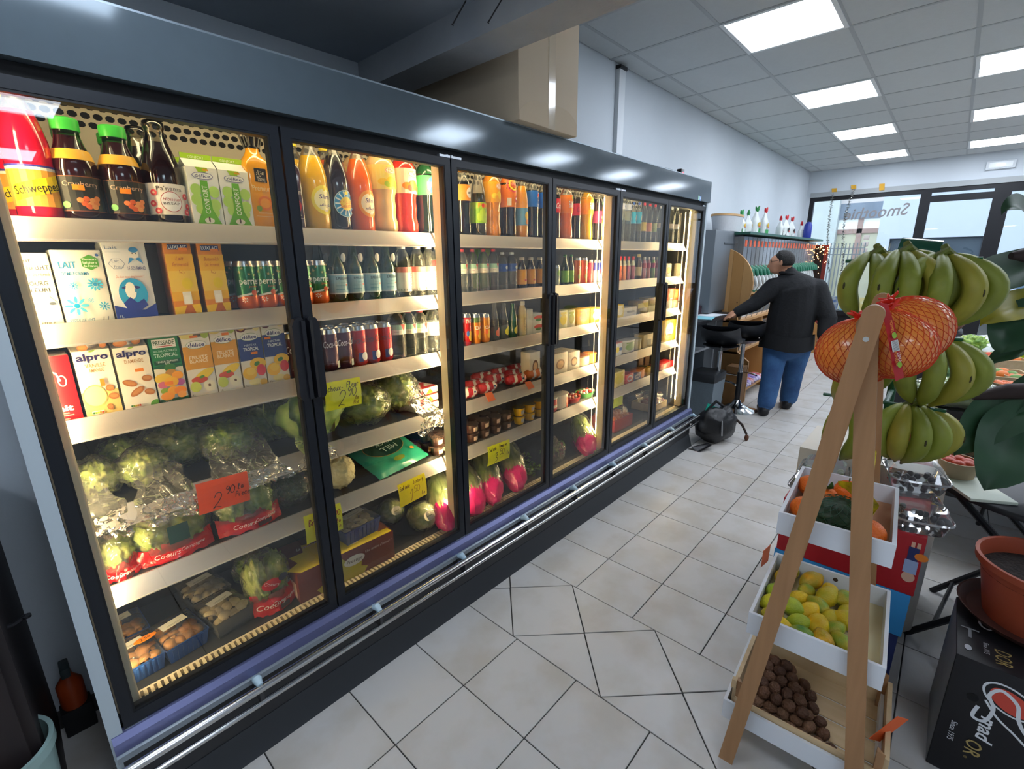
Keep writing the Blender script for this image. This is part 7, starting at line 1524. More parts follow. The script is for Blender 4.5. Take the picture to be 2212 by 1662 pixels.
pt = thing('plant_pot', 'empty terracotta-coloured plant pot with dark soil on the black carton', 'pot', PC+Vector((0, 0, .012))); MB().lathe([(.12, 0), (.155, .175), (.168, .178), (.170, .20), (.160, .20), (.152, .17), (.15, .15)], 40, cap=False).build('pot', ter, pt, ang=50); MB().lathe([(.151, .15), (.10, .158), (0, .152)], 30).build('soil', pm('#1c1614', .95, noise=.6, ns=60, c2='#3a2e28', bump=1., bs=80), pt)
# ================================================================== BULK FOOD WALL (far left)
pine = pm('#b98a52', .55, noise=.4, ns=3, c2='#9a6c3a', stretch=(1, 6, .5))
bw = thing('bulk_food_unit', 'pine shelf unit with bulk food dispensers along the wall', 'shelf unit', (5.38, 1.60, 0))
UL = 3.65
MB().box(0, UL, .0, .50, 1.775, 1.80).build('top_shelf', pm('#2a5a4c', .4), bw, smooth=False)
MB().box(0, UL, .30, .505, 0, 1.775).build('back_board', pine, bw, smooth=False)
for z0, d0 in ((.10, -.10), (.52, .0), (.86, .0), (1.14, .05)): MB().box(0, UL, d0, .30, z0, z0+.025).build('shelf', pine, bw, smooth=False)
for k in range(5): x = k*(UL-.03)/4; MB().prism([(x, -.13, 0), (x, -.13, .45), (x, .0, .55), (x, .06, 1.14), (x, .30, 1.30), (x, .30, 0)], (.03, 0, 0)).build('divider', pine, bw, smooth=False)
dc = on(1543, 615, 0, 5.30)
rd = thing('round_board', 'large round pine board at the end of the bulk food shelves', 'board', (5.31, dc.y, dc.z)); Rb = .385
npl = 7
for k in range(npl):
    a, b = -Rb+2*Rb*k/npl+.001, -Rb+2*Rb*(k+1)/npl-.001; pts = [(0, a+(b-a)*j/6, (max(0, Rb*Rb-(a+(b-a)*j/6)**2))**.5) for j in range(7)]; pts = pts+[(0, p[1], -p[2]) for p in pts[::-1]]
    MB().prism(pts, (.028, 0, 0)).build('plank', pm(['#c0935c', '#b5864e', '#c99c66'][k % 3], .5, noise=.35, ns=3, c2='#a87a45', stretch=(1, 6, .5)), rd, smooth=False)
for y, z_ in ((-.12, .1), (-.1, -.1), (.1, -.1), (-.25, -.18), (.12, .15)): MB().lathe([(.007, 0), (.006, .002)], 8).build('knot', pm('#5a3a22', .7), rd, loc=(-.0005, y, z_), rot=(0, R(-90), 0))
MB().box(.002, .026, -.02, .02, -dc.z, -Rb+.01).build('support_post', pine, rd, smooth=False)
hop = clear('#dfe3e6', 1.45, milky=.16, rough=.08, boost=1.4)
def dispenser():
    t = thing('bulk_dispenser', '', 'dispenser')
    MB().box(-.062, .062, 0, .2, .0, .30).build('hopper', hop, t, smooth=False)
    MB().prism([(-.05, .0, .0), (.05, .0, .0), (.035, .04, -.06), (-.035, .04, -.06)], (0, .12, 0)).build('grain', pm('#a89878', .8, noise=.5, ns=60), t, smooth=False)
    MB().box(-.030, .030, -.004, 0, .20, .265).build('price_tag', pm('#f2683a', .5), t, smooth=False)
    MB().tube([(0, .02, -.02), (0, -.05, -.06), (0, -.07, -.11)], [.035, .028, .015], 10).build('lever', pm('#14684c', .4), t)
    MB().tube([(0, .04, -.10), (0, .0, -.15), (0, -.03, -.22), (0, .0, -.28)], [.035, .038, .026, .02], 10, flat=.7).build('chute', pm('#d5dad8', .4), t)
    MB().blob((0, -.005, -.285), (.022, .022, .016), 10, 6).build('chute_cap', pm('#1a6a50', .4), t); return t
dp = dispenser(); ND = 24
for i in range(ND):
    o = dp if i == 0 else dup(dp); o.location = (5.47+.145*i, 1.66, 1.455); o['group'] = 'bulk food dispensers'
    o['label'] = 'clear bulk dispenser with green lever, %s' % ('%s from the round board' % ORD[i] if i < 12 else '%s from the far end' % ORD[ND-1-i])
def gbin():
    t = thing('scoop_bin', '', 'bin'); m = MB().prism([(-.085, 0, .0), (-.085, -.03, .11), (-.085, .16, .20), (-.085, .20, .0)], (.17, 0, 0)); m.build('bin', hop, t, smooth=False)
    MB().prism([(-.08, -.034, .113), (-.08, .155, .206), (-.08, .157, .201), (-.08, -.031, .108)], (.16, 0, 0)).build('lid', clear('#eef0f0', 1.45, milky=.25, boost=1.5), t, smooth=False)
    MB().prism([(-.035, .03, .148), (-.035, .08, .172), (-.035, .081, .169), (-.035, .031, .145)], (.07, 0, 0)).build('price_tag', pm('#f0703c', .5), t, smooth=False); MB().box(-.07, .07, .01, .17, .005, .09).build('grain', pm('#a8906a', .8, noise=.6, ns=80), t, smooth=False); return t
gb = gbin(); i = 0
for tier, zz in ((0, .547), (1, .887)):
    for k in range(9):
        o = gb if i == 0 else dup(gb); o.location = (5.55+.2*k, 1.61+.02*tier, zz); o['label'] = 'clear scoop bin with orange tag, %s tier, %s from the near end' % (('lower', 'upper')[tier], ORD[k]); o['group'] = 'scoop bins'; i += 1
for k in range(6):
    t = thing('snack_bag', '%s snack bag on the bottom shelf of the pine unit, %s from the near end' % (('purple', 'violet', 'red')[k % 3], ORD[k]), 'bag', (5.5+.11*k, 1.56, .126), .3*sin(k)); pillow(.12, .16, .07, k).build('bag', pm(('#5a3a9a', '#7a58b0', '#b0343a')[k % 3], .35, noise=.8, ns=18, c2='#d9d2d6'), t, ang=60)
t = thing('brown_box', 'brown cardboard panel box at the foot of the pine unit', 'box', (5.30, 1.47, 0)); MB().box(-.12, .06, 0, .16, 0, .42).build('carton', pm('#8a6238', .7, noise=.2, ns=5), t, smooth=False)
# sparkling end panel
ep = thing('decorated_panel', 'dark red end panel with a tangle of small fairy lights', 'panel', (9.10, 1.52, 0)); MB().box(-.02, .02, 0, .55, 0, 1.72).build('board', pm('#7a2a20', .6), ep, smooth=False); MB().box(-.035, -.021, .05, .55, 1.15, 1.70).build('dark_face', pm('#241814', .8), ep, smooth=False)
m = MB(); rr = random.Random(4)
for k in range(90): y, z_ = rr.uniform(-.02, .5), 1.74-abs(rr.gauss(0, .16)); m.blob((-.04, y, z_), (.006, .006, .006), 5, 3)
tag(m.build('fairy_lights', pm('#ffc27a', .4, emit=6), ep), kind='stuff')
# white oval basket, grey cabinet, bags on top of the unit
bp_ = on(1568, 495, 1, 1.86)
t = thing('grey_cabinet', 'grey metal cabinet behind the round board', 'cabinet', (bp_.x, 1.86, 0)); MB().cbox(-.55, .28, -.10, .24, 1.0, bp_.z-.03, .01).build('body', pm('#6f757b', .4, .3), t); MB().box(-.3, .2, -.106, -.10, bp_.z-.16, bp_.z-.145).build('grip', pm('#54595f', .4), t, smooth=False); MB().box(-.5, .25, -.08, .22, 0, 1.0).build('lower_body', pm('#5f656b', .5), t, smooth=False)
t = thing('oval_basket', 'oval white basket with pale wooden rim on the grey cabinet', 'basket', (bp_.x+.02, 1.86, bp_.z-.028)); MB().lathe([(.19, 0), (.235, .15), (.228, .15), (.18, .01), (0, .01)], 36, sx=1.35, sy=.55).build('bowl', pm('#c9cccf', .7, noise=.1, ns=60), t); MB().lathe([(.230, .145), (.240, .148), (.240, .168), (.226, .168)], 36, sx=1.35, sy=.55).build('rim', pm('#c29a68', .5), t)
BG = [(1602, 462, '#2f8a4a', 'green'), (1618, 455, '#3a8a50', 'green'), (1636, 447, '#1f7a3a', 'green'), (1655, 450, '#c8242c', 'red'), (1688, 468, '#c8242c', 'red'), (1700, 466, '#c8303a', 'red'), (1712, 470, '#b8242c', 'red'), (1733, 480, '#c8242c', 'red')]
for i, (px, py, c, cn) in enumerate(BG):
    p = on(px, py, 1, 1.86); z0 = 1.801; hh = max(.2, p.z-z0-.05); rr_ = .085
    t = thing('tied_bag', 'white printed bag tied with %s ribbon on the dispensers, %s from the left' % (cn, ORD[i]), 'bag', (p.x, 1.86, z0), .3*sin(i*2), 'tied bags on the dispensers')
    def f(u, v, rr_=rr_, hh=hh, i=i):
        a = u*2*pi; k = (1 if v < .6 else 1-.82*((v-.6)/.4)**.8)*(.9+.1*sin(3*a+i)); return (rr_*k*cos(a), rr_*.6*k*sin(a), hh*v+.006*sin(5*a+i))
    MB().grid(f, 20, 10, wrap=True).build('bag', pm('#dfe2df', .35, coat=.3), t, ang=60); MB().tube([(0, 0, hh*.97), (.02, 0, hh+.02), (.05, 0, hh+.06)], [.014, .02, .008], 8).tube([(0, 0, hh*.97), (-.01, 0, hh+.03), (-.03, 0, hh+.05)], [.012, .015, .006], 8).build('ribbon', pm(c, .4), t)
    pr = Print(lambda u, v, l: Vector((u, -.054-l+u*u*5, v))); pr.rect(-.05, hh*.08, .05, hh*.28, '#2f9a4a' if i < 4 else '#d9d4d4'); pr.ell(0, hh*.45, .03, hh*.1, '#d8b23a' if i < 4 else '#3a3a3a'); pr.ell(.01, hh*.36, .02, hh*.05, '#c8342c'); pr.build('print', t)
t = thing('blue_jar', 'tall dark blue pack standing beside the tied bags', 'jar', (on(1738, 500, 1, 1.80).x, 1.76, 1.801)); MB().lathe([(.05, 0), (.055, .02), (.055, .20), (.03, .25), (0, .26)], 18).build('body', pm('#2a3a9a', .35), t)
# ================================================================== COUNTER, STOOLS, BIN, HANDBAG
ct = thing('bar_counter', 'black-topped counter with white shelves behind the fridge end', 'counter', (4.05, 1.72, 0))
MB().cbox(-.1, 1.20, -.10, .38, .95, .985, .005).build('counter_top', pm('#1c1d21', .4), ct)
for z_ in (.02, .33, .62): MB().box(.0, 1.1, .05, .36, z_, z_+.02).build('shelf', pm('#c3c8cc', .5), ct, smooth=False)
for x in (0, 1.1): MB().box(x-.01, x+.01, .05, .37, 0, .95).build('side_panel', pm('#b4babf', .5), ct, smooth=False)
MB().box(0, 1.1, .355, .37, 0, .95).build('back_panel', pm('#a9afb4', .5), ct, smooth=False)
for i, (x, y, z_, c, w, d, rz_, lb) in enumerate(((4.6, 1.72, .986, '#86c6d2', .3, .22, .2, 'pale blue paper sheet on the counter'), (4.85, 1.74, .987, '#dfe3e8', .32, .22, -.1, 'white papers on the counter near the hand'), (4.75, 1.95, 1.075, '#d9dbe2', .3, .2, .1, 'white sheet on the woven basket'))):
    m = MB()
    for k in range(3): m.grid(lambda u, v: ((u-.5)*w+.01*k, (v-.5)*d+.008*k, .002*k+.006*sin(3*u+k)*u), 6, 4)
    tag(m.build('papers', pm(c, .6), loc=(x, y, z_), rot=(0, 0, rz_), ang=180), lb, 'paper')
t = thing('woven_basket', 'dark woven basket on the counter', 'basket', (4.75, 1.95, .986)); MB().box(-.18, .18, -.12, .12, 0, .085).build('body', pm('#3f2430', .7, noise=.6, ns=60, c2='#1f1218', bump=.8, bs=90), t, smooth=False)
p = on(1512, 672, 1, 1.85); bt = bottle('pell', .26, .035, pm('#173a24', .15, coat=.6), '#1f3a28', 'dark green bottle with white label on the counter by the wall', fill=.99, neck=pm('#173a24', .15, coat=.6), lab=(.1, .35, '#d9d6cc')); bt.location = (4.45, 2.0, .986)
def stool(x, y, rz_, lb):
    t = thing('bar_stool', lb, 'stool', (x, y, 0), rz_); ch = pm('#cfd2d6', .12, 1.)
    MB().lathe([(.20, 0), (.20, .008), (.12, .03), (.05, .07), (.03, .11)], 36).build('base', ch, t); MB().tube([(0, 0, .10), (0, 0, .40)], .026, 16).build('lower_post', pm('#1c1d20', .35), t); MB().tube([(0, 0, .12), (0, 0, .74)], .019, 16).build('post', ch, t)
    MB().tube([(.16*cos(a), .16*sin(a)-.05, .36) for a in [pi+.2+k*(pi-.4)/10 for k in range(11)]]+[(.0, -.02, .36)], .009, 8).build('footrest', ch, t)
    MB().lathe([(.04, .70), (.13, .735), (.16, .75)], 24, cap=False).build('cup', pm('#3a3d42', .3), t)
    def f(s):
        def g(u, v):
            a = (u-.5)*2; b = v*1.35-.35; lift = max(0, b-.15)**1.6*.22+.02*a*a; e = (1-abs(a)**5); return (a*.19*(1-.15*max(0, b)), (b-.3)*.36, .765+lift+s*.022*e)
        return g
    MB().grid(f(1), 14, 14).grid(f(-1), 14, 14).build('seat', pm('#25272c', .38), t, ang=60)
stool(5.06, 1.45, 1.9, 'black bar stool with chrome foot, the one the man leans over'); stool(4.55, 1.50, 1.8, 'black bar stool half hidden by the fridge end')
t = thing('waste_bin', 'grey waste bin with black lid beside the fridge end', 'bin', (4.50, 1.58, 0)); MB().prism([(-.12, -.10, 0), (.12, -.10, 0), (.12, .10, 0), (-.12, .10, 0)], (0, 0, .001)).build('base', pm('#6f787f', .5), t, smooth=False)
m = MB(); vs = []
for zz, k in ((0, .85), (.42, 1.)): vs += [(sx*.15*k, sy*.12*k, zz) for sx, sy in ((-1, -1), (1, -1), (1, 1), (-1, 1))]
m.add(vs, [[0, 1, 5, 4], [1, 2, 6, 5], [2, 3, 7, 6], [3, 0, 4, 7], [3, 2, 1, 0]]).build('bucket', pm('#6f7a82', .5, noise=.2, ns=60), t, smooth=False); MB().cbox(-.16, .16, -.13, .13, .41, .50, .03).build('lid', pm('#1f2124', .45), t)
hbg = thing('handbag', 'slouchy black leather handbag on the floor by the fridge end', 'bag', (4.02, 1.30, 0), -.45); lea = pm('#141417', .38, bump=.3, bs=30)
def f(d): q = d*2.4; return 1+.14*nz.noise(q+Vector((3, 1, 0)))-(.12 if d.z > .3 and abs(d.x) < .4 else 0)
MB().blob((0, 0, .155), (.20, .12, .165), 34, 22, f=f).build('body', lea, hbg, ang=180); MB().grid(lambda u, v: (-.18-.16*v+.04*u, -.06-.10*u, .012+.05*u*(1-v)+.012*sin(6*u)), 8, 8).build('flap', lea, hbg, ang=180)
MB().tube([(.14, -.04, .22), (.22, -.08, .14), (.25, -.11, .06)], [.012, .011, .01], 8).build('strap', pm('#2a1c16', .5), hbg); MB().tube([(-.1, .02, .28), (-.02, .0, .36), (.1, .02, .29)], .012, 8).build('handle', lea, hbg); MB().tube([(-.06, -.12, .23), (-.06, -.135, .10)], .006, 8).build('zip', pm('#c9ccd0', .25, .9), hbg)
MB().blob((.25, -.115, .03), (.02, .018, .03), 10, 6).build('tassel', pm('#5a3420', .7), hbg); t = MB().box(-.08, .08, 0, .004, 0, .20).build('folder', pm('#1fa58a', .45), loc=(3.93, 1.34, .13), rot=(R(-8), R(24), -.6), smooth=False); tag(t, 'turquoise folder sticking out of the handbag', 'folder')
# ================================================================== MAN
def man():
    t = thing('person', 'man in black jacket and blue jeans leaning over the counter, seen from behind', 'person', (5.25, 1.12, 0)); O = t.location; V = lambda px, py, x: on(px, py, 0, x)-O
    J = dict(pel=V(1700, 728, 5.27), mid=V(1712, 668, 5.27), ch=V(1716, 622, 5.26), nk=V(1703, 588, 5.24), ls=V(1672, 622, 5.16), le=V(1630, 657, 5.06), lw=V(1594, 674, 4.98), rs=V(1763, 625, 5.34), re=V(1788, 690, 5.30), rw=V(1780, 722, 5.24),
             lh=V(1678, 738, 5.22), lk=V(1668, 806, 5.14), la=V(1655, 873, 5.07), rh=V(1727, 738, 5.32), rk=V(1714, 802, 5.40), ra=V(1703, 862, 5.46))
    hd_ = V(1688, 566, 5.20); S = []   # (points, radii, material): 0 jacket 1 jeans 2 skin 3 shoe
    S += [([J['pel']+Vector((0, 0, -.02)), J['mid'], J['ch'], J['nk']+Vector((0, 0, -.03))], [.215, .205, .19, .085], 0), ([J['ls'], J['ch'], J['rs']], [.095, .15, .095], 0), ([J['ls'], J['le'], J['lw']], [.098, .072, .052], 0), ([J['rs'], J['re'], J['rw']], [.10, .08, .06], 0),
          ([J['lh'], J['lk'], J['la']+Vector((0, 0, .02))], [.125, .095, .085], 1), ([J['rh'], J['rk'], J['ra']+Vector((0, 0, .02))], [.125, .095, .085], 1), ([J['nk']+Vector((0, 0, -.05)), hd_+Vector((.02, -.01, -.05))], [.065, .06], 2)]
    face = (Vector((-.25, .95, -.15))).normalized()   # looks down to the left
    S += [([hd_+face*.012, hd_-face*.02+Vector((0, 0, .012))], [.083, .088], 2), ([hd_+face*.045+Vector((0, 0, -.055)), hd_+face*.03], [.052, .075], 2), ([hd_+face*.085+Vector((0, 0, .0)), hd_+face*.108+Vector((0, 0, -.025))], [.013, .016], 2)]
    side = face.cross(Vector((0, 0, 1))).normalized()
    for s in (-1, 1): S.append(([hd_+side*s*.083+Vector((0, 0, .015)), hd_+side*s*.086+Vector((0, 0, -.022))], [.018, .014], 2))
    # hand on the papers: palm, four fingers, thumb
    wv_ = (J['lw']-J['le']).normalized(); pa = J['lw']+wv_*.06+Vector((0, 0, -.005)); sd = wv_.cross(Vector((0, 0, 1))).normalized(); S.append(([J['lw'], pa], [.034, .038], 2))
    for k in range(4):
        b = pa+sd*(k-1.5)*.019+wv_*.02; L = (.062, .072, .068, .052)[k]; S.append(([b, b+wv_*L*.5+Vector((0, 0, .004)), b+wv_*L+Vector((0, 0, -.012))], [.0105, .0098, .0085], 2))
    S.append(([pa-sd*.03-wv_*.02, pa-sd*.052+wv_*.015, pa-sd*.055+wv_*.04+Vector((0, 0, -.008))], [.013, .0115, .0095], 2))
    rwv = Vector((.05, .2, -1)).normalized(); pb_ = J['rw']+rwv*.05; S.append(([J['rw'], pb_], [.036, .038], 2))
    for k in range(4): b = pb_+Vector((1, 0, 0))*(k-1.5)*.019+rwv*.02; S.append(([b, b+rwv*.035, b+rwv*.06+Vector((0, .015, 0))], [.0105, .01, .0088], 2))
    S.append(([pb_+Vector((-.02, .02, .02)), pb_+Vector((-.03, .045, -.02))], [.013, .010], 2))
    for a, tw in ((J['la'], .5), (J['ra'], .2)):
        dv = Vector((.9*cos(tw), .45, 0)).normalized(); S.append(([Vector((a.x-.05, a.y, .045-O.z)), Vector((a.x, a.y, .045))+dv*.10, Vector((a.x, a.y, .035))+dv*.18], [.05, .05, .036], 3))
    m = MB()
    for pts, rs, k in S:
        P = []; Q = []
        for i in range(len(pts)-1):
            n = 5
            for j in range(n): P.append(pts[i].lerp(pts[i+1], j/n)); Q.append(rs[i]+(rs[i+1]-rs[i])*j/n)
        P.append(pts[-1]); Q.append(rs[-1]); m.tube(P, Q, 16)
        for c, r_ in ((pts[0], rs[0]), (pts[-1], rs[-1])): m.blob(c, (r_, r_, r_), 14, 10)
    tmp = bpy.data.objects.new('tmp', m.mesh('tmp', pm('#000000'), False)); COL.objects.link(tmp)
    md = tmp.modifiers.new('r', 'REMESH'); md.mode = 'VOXEL'; md.voxel_size = .0105; sm_ = tmp.modifiers.new('s', 'SMOOTH'); sm_.iterations = 4; sm_.factor = .5
    me = bpy.data.meshes.new_from_object(tmp.evaluated_get(bpy.context.evaluated_depsgraph_get())); bpy.data.objects.remove(tmp)
    me.materials.clear()
    for q in (pm('#101114', .85, noise=.3, ns=30, c2='#1c1e22', bump=.3, bs=60), pm('#274a78', .8, noise=.7, ns=6, c2='#3f6a98', bump=.4, bs=50), pm('#c08a6c', .5, noise=.2, ns=20, sss=.1), pm('#17171a', .45)): me.materials.append(q)
    seg = [(pts[i], pts[i+1], rs[i], rs[i+1], k) for pts, rs, k in S for i in range(len(pts)-1)]
    for pg in me.polygons:
        c = pg.center; best = 9; bk = 0
        for a, b, r0, r1, k in seg:
            ab = b-a; h_ = max(0., min(1., (c-a).dot(ab)/max(1e-9, ab.length_squared))); d = (c-a-ab*h_).length-(r0+(r1-r0)*h_)
            if d < best: best, bk = d, k
        if bk == 0 and c.z < J['pel'].z-.10: bk = 1
        if bk == 1 and c.z > J['pel'].z-.06: bk = 0
        pg.material_index = bk; pg.use_smooth = True
    b = bpy.data.objects.new('body', me); COL.objects.link(b); b.parent = t
    # hair: cap over crown and nape, thinning on top; glasses; jacket hem and collar
    def fh(d):
        if d.dot(face) > .35 or d.z < -.55: return .90
        return 1.02+.03*nz.noise(d*9)
    MB().blob(hd_-face*.012+Vector((0, 0, .012)), (.096, .100, .094), 30, 20, f=fh).build('hair', pm('#15120f', .7, bump=.8, bs=120), t, ang=180)
    MB().blob(hd_-face*.005+Vector((0, 0, .075)), (.045, .05, .03), 14, 8).build('bald_patch', pm('#b98a70', .55), t)
    e = hd_+face*.088+Vector((0, 0, .018))
    for s in (-1, 1):
        c = e+side*s*.034; MB().tube([c+side*.024*cos(a)+Vector((0, 0, .018*sin(a))) for a in [k*pi/8 for k in range(17)]], .0022, 5).build('glasses_rim', pm('#1c1a1c', .4), t); MB().tube([c+side*s*.024, hd_+side*s*.086+Vector((0, 0, .018))], .002, 5).build('glasses_arm', pm('#1c1a1c', .4), t)
        MB().blob(e+side*s*.030-face*.016, (.012, .012, .010), 8, 6).build('eye', pm('#2a201c', .3), t)
    MB().tube([hd_+face*.082+side*.022+Vector((0, 0, -.052)), hd_+face*.088+Vector((0, 0, -.052)), hd_+face*.082-side*.022+Vector((0, 0, -.052))], .0045, 6).build('mouth', pm('#8f5448', .5), t)
    MB().tube([J['nk']+Vector((.078*cos(a), .078*sin(a), -.01+.012*sin(a))) for a in [k*pi/8 for k in range(17)]], .018, 8).build('collar', pm('#0e0f12', .85), t)
    hem = J['pel']+Vector((0, 0, -.09)); MB().grid(lambda u, v: (hem.x+(.225+.01*v)*cos(2*pi*u), hem.y+(.235+.01*v)*sin(2*pi*u)*1.0, hem.z+.12-.14*v+.012*sin(6*pi*u)), 32, 4, wrap=True).build('jacket_hem', pm('#101114', .85, noise=.3, ns=30, c2='#1c1e22'), t, ang=180)
man()
# ================================================================== PRODUCE TABLES (right rear)
tA = thing('produce_table', 'dark produce table carrying cabbages and punnets', 'table', (3.20, 0, 0)); dkm = pm('#26272b', .5)
MB().cbox(0, 1.3, -1.5, .03, .735, .78, .006).build('table_top', dkm, tA)
for x, y in ((.08, -.06), (1.2, -.06), (.08, -1.4), (1.2, -1.4)): MB().box(x-.02, x+.02, y-.02, y+.02, 0, .735).build('leg', dkm, tA, smooth=False)
MB().box(.05, 1.25, -1.45, -.0, .30, .32).build('lower_shelf', dkm, tA, smooth=False)
def ot(px, py, zz): p = on(px, py, 2, zz); return Vector((p.x, p.y, zz))
p = ot(2052, 888, .78); t = thing('napa_cabbage', 'pale napa cabbage wrapped in plastic at the table edge', 'cabbage', p+Vector((.12, 0, 0)), -1.35); leafy((0, 0, .065), (.19, .085, .07), .16, 2.2, 4.).build('cabbage', pm('#c4d39a', .5, noise=1., ns=9, c2='#86ad58', stretch=(.6, 3, 3)), t, ang=180); wrinkled((0, 0, .066), (.22, .10, .078), 6., .14).build('film', filmm, t, ang=25)
p = ot(2075, 842, .78); t = thing('savoy_cabbage', 'dark green crinkled savoy cabbage behind the wrapped one', 'cabbage', p+Vector((.1, 0, 0))); leafy((0, 0, .10), (.11, .11, .10), .2, 3., 7.).build('head', pm('#4f8050', .5, noise=1., ns=16, c2='#a8cf9a', dist=2.), t, ang=180)
for k in range(5): a = k*1.2; leaf_mesh(.18, .14, .7, .01, k).build('leaf', pm('#5f9058', .5, noise=.8, ns=20, c2='#b0d0a0'), t, loc=(.03*cos(a), .03*sin(a), .02), rot=(R(50), 0, a), ang=180)
p = ot(2095, 800, .78); t = thing('grapefruit', 'orange grapefruit on the produce table', 'grapefruit', p); MB().blob((0, 0, .06), (.062, .062, .058), 18, 12).build('fruit', pm('#e0844a', .45, noise=.3, ns=9), t)
for i, (px, py, w, d, lb) in enumerate(((2150, 790, .34, .24, 'wooden crate tilted on the produce table'), (2170, 830, .3, .2, 'low cardboard tray of orange vegetables'))):
    p = ot(px, py, .78); t = thing('produce_crate', lb, 'crate', p, .5-.3*i)
    for a in ((-w/2, w/2, -d/2, -d/2+.012), (-w/2, w/2, d/2-.012, d/2), (-w/2, -w/2+.012, -d/2, d/2), (w/2-.012, w/2, -d/2, d/2)): MB().box(*a, 0, .07).build('board', woodp, t, smooth=False)
    MB().box(-w/2, w/2, -d/2, d/2, 0, .008).build('floor_board', woodp, t, smooth=False)
    for k in range(8): MB().blob((rnd.uniform(-.35, .35)*w, rnd.uniform(-.3, .3)*d, .05), (.035, .035, .032), 12, 8).build('vegetable', pm(['#d8742a', '#5f8a3a', '#c8482a'][k % 3], .45), t)
for i, (px, py) in enumerate(((2165, 850), (2195, 835))): p = ot(px, py, .78); paper_pot(p, .06, .06, 'brown paper punnet on the produce table, %s' % ('nearer the cabbage' if i == 0 else 'farther right'), '#d8682c')
for i, (px, py, c, f) in enumerate(((1948, 950, '#b8322e', '#d8d2c8'), (2040, 962, '#a8382e', '#d8602a'), (2080, 955, '#8a2a3a', '#5a4450'), (2140, 960, '#c8c4bc', '#d8502a'))):
    p = ot(px, py, .325); t = thing('fruit_carton', 'open fruit carton under the produce table, %s from the left' % ORD[i], 'box', (max(3.27, p.x), p.y-.05, .321))
    for a in ((0, .3, -.1, -.09), (0, .3, .09, .1), (0, .01, -.09, .09), (.29, .3, -.09, .09)): MB().box(*a, 0, .11).build('board', pm(c, .6), t, smooth=False)
    for k in range(8): MB().blob((.05+.065*(k % 4), -.04+.08*(k//4), .10), (.034, .034, .032), 12, 8).build('fruit', pm(f, .45), t)
tBt = thing('far_produce_table', 'far produce table covered with crumpled white sheets', 'table', (4.95, -.05, 0)); MB().box(0, 1.5, -1.5, .05, .74, .78).build('table_top', dkm, tBt, smooth=False)
for x, y in ((.08, -.06), (1.4, -.06), (.08, -1.4), (1.4, -1.4)): MB().box(x-.02, x+.02, y-.02, y+.02, 0, .74).build('leg', dkm, tBt, smooth=False)
t = MB().grid(lambda u, v: (5.0+1.2*u, -1.3+1.25*v, .80+.05*nz.noise(Vector((u*7, v*7, 0)))+.03*abs(nz.noise(Vector((u*15, v*15, 2))))), 40, 40).build('paper_sheet', pm('#c9cccd', .6), ang=180); tag(t, 'crumpled white sheet spread over the far produce table', 'sheet')
p = on(2025, 690, 0, 6.0); t = thing('wicker_basket', 'brown wicker basket with ginger roots at the back', 'basket', (6.2, p.y, .84)); MB().lathe([(.16, 0), (.24, .12), (.23, .12), (.15, .01), (0, .01)], 26, sx=1.2).build('basket', pm('#6a4026', .7, noise=.7, ns=50, c2='#3f2616', bump=1., bs=60), t)
for k in range(6): MB().blob((.12*cos(k), .12*sin(k), .12), (.05, .03, .025), 10, 6).build('root', pm('#c8a468', .7), t)
MB().box(-.2, .2, -.2, .2, -.84, 0).build('stand', dkm, t, smooth=False)
for i in range(5):
    t = thing('green_bunch', 'bunch of green vegetables on the far table, %s from the left' % ORD[i], 'vegetables', (5.2+.15*(i % 2), -.2-.22*i, .82)); leafy((0, 0, .05), (.11, .09, .06), .3, 3., i*3.).build('leaves', [leafd, leafg, leafp][i % 3], t, ang=180)
t = MB().prism([(0, 0, 0), (0, .3, 0), (0, .3, .15), (0, 0, .15)], (.01, 0, 0)).build('price_board', pm('#cfe82a', .5, emit=.0), loc=(4.93, -.62, .79), rot=(0, R(-20), 0), smooth=False); tag(t, 'fluorescent yellow price board on the far table', 'price tag')
# window ledge with leaflets
lg = thing('leaflet_ledge', 'dark ledge with colourful leaflets under the shop window', 'shelf', (9.62, 1.20, 0)); MB().box(-.12, .2, -.7, .75, .60, .66).build('ledge', pm('#17181c', .4), lg, smooth=False); MB().box(.0, .18, -.68, .73, 0, .60).build('base', pm('#202226', .5), lg, smooth=False)
for k in range(7):
    y = .62-.19*k; MB().box(.08, .10, y-.08, y+.08, .66, .66+.22+.04*(k % 2)).build('leaflet', pm(['#3f7fc0', '#6fae8a', '#2a5aa0', '#58a8c8', '#d8c86a', '#3f6a9a', '#4a9ab0'][k], .5, noise=.7, ns=14, c2='#dfe4c8'), lg, smooth=False)
t = thing('window_trinket', 'orange dish on a pale wooden block on the window ledge', 'ornament', (9.66, 1.70, .66)); MB().box(-.06, .06, -.12, .12, .0, .32).build('block', pm('#c8b49a', .6), t, smooth=False); MB().lathe([(.03, .32), (.09, .345), (.085, .35), (0, .335)], 20).build('dish', pm('#c8603a', .5), t)
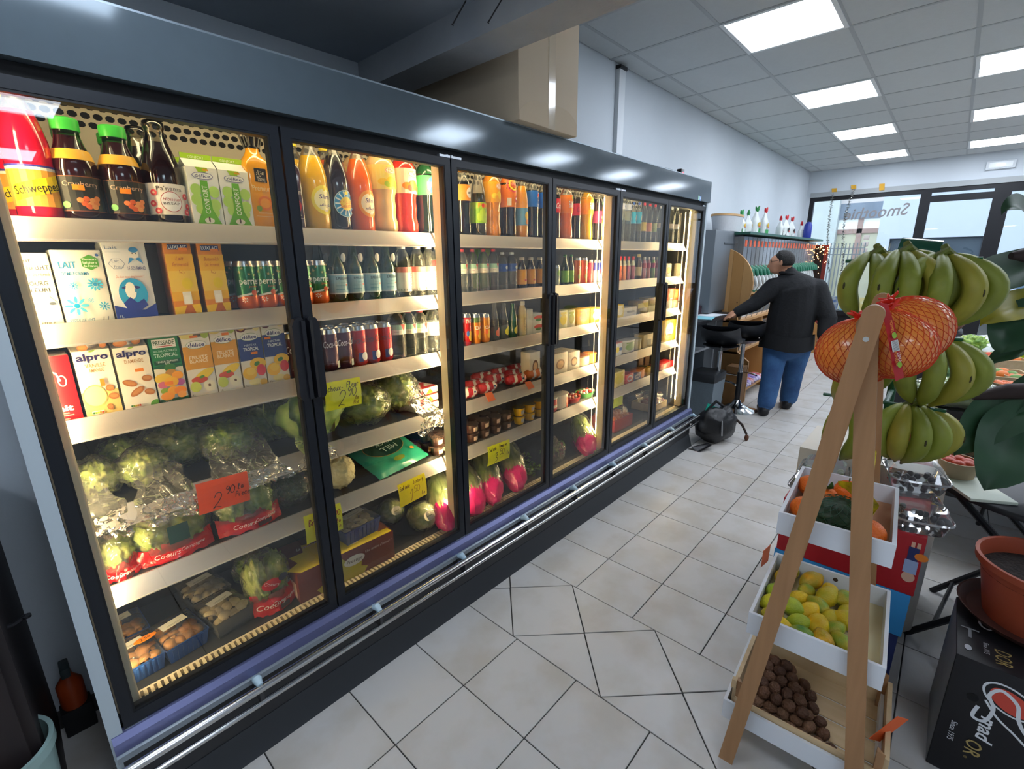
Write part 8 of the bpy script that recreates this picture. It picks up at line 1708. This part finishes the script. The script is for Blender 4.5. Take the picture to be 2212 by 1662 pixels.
t = thing('till_machine', 'black machine with small white screen behind the man', 'machine', (7.2, .55, 0)); MB().cbox(-.15, .15, -.2, .2, .5, .85, .02).build('housing', pm('#17181b', .4), t); MB().box(-.156, -.15, .02, .14, .66, .74).build('screen', pm('#e6ecf2', .3, emit=.8), t, smooth=False); MB().box(-.13, -.10, -.18, -.15, 0, .5).box(-.13, -.10, .15, .18, 0, .5).build('stand', pm('#3a3c40', .4), t, smooth=False)
# ================================================================== NEAR LEFT CORNER
cb_ = thing('dark_cabinet', 'dark wooden cabinet at the left edge beside the fridge', 'cabinet', (-.55, 1.75, 0)); dw = pm('#1c1517', .55, noise=.5, ns=4, c2='#2c1f1c', stretch=(6, 6, .6))
MB().box(-.42, .42, -.30, .33, 0, .90).build('carcass', dw, cb_, smooth=False); MB().box(-.40, .0, -.315, -.30, .05, .86).build('door', dw, cb_, smooth=False); MB().box(.005, .40, -.315, -.30, .05, .86).build('door', dw, cb_, smooth=False)
MB().tube([(.40, -.20, .70), (.43, -.20, .70), (.455, -.20, .71)], .005, 8).lathe([(.009, 0), (.009, .006)], 10, o=(.455, -.20, .705)).build('hook', pm('#3a3a3e', .3, .8), cb_)
p = on(18, 1650, 2, .42); t = thing('plastic_bucket', 'translucent pale bucket at the lower left corner', 'bucket', (p.x-.03, p.y+.05, 0)); MB().lathe([(.085, 0), (.105, .39), (.112, .395), (.112, .42), (.102, .42), (.099, .39), (.08, .01), (0, .01)], 36).build('bucket', pm('#9fbcb8', .35, trans=.3), t)
for k in range(1): MB().lathe([(.092, .25), (0, .252)], 24).build('water', pm('#4a5a62', .1), t)
p = on(163, 1520, 1, 1.97); t = thing('spray_bottle', 'small orange spray bottle in the gap beside the fridge', 'bottle', (p.x, 1.97, 0)); MB().cbox(-.04, .04, -.03, .03, 0, max(.02, p.z), .004).build('stand', pm('#141417', .6), t); zb = max(.02, p.z); MB().lathe([(.03, zb), (.034, zb+.01), (.034, zb+.09), (.014, zb+.12), (.012, zb+.14)], 18).build('body', pm('#a8431c', .4), t); MB().cbox(-.012, .012, -.05, .015, zb+.14, zb+.175, .005).build('spray_head', pm('#2f3a3c', .4), t)
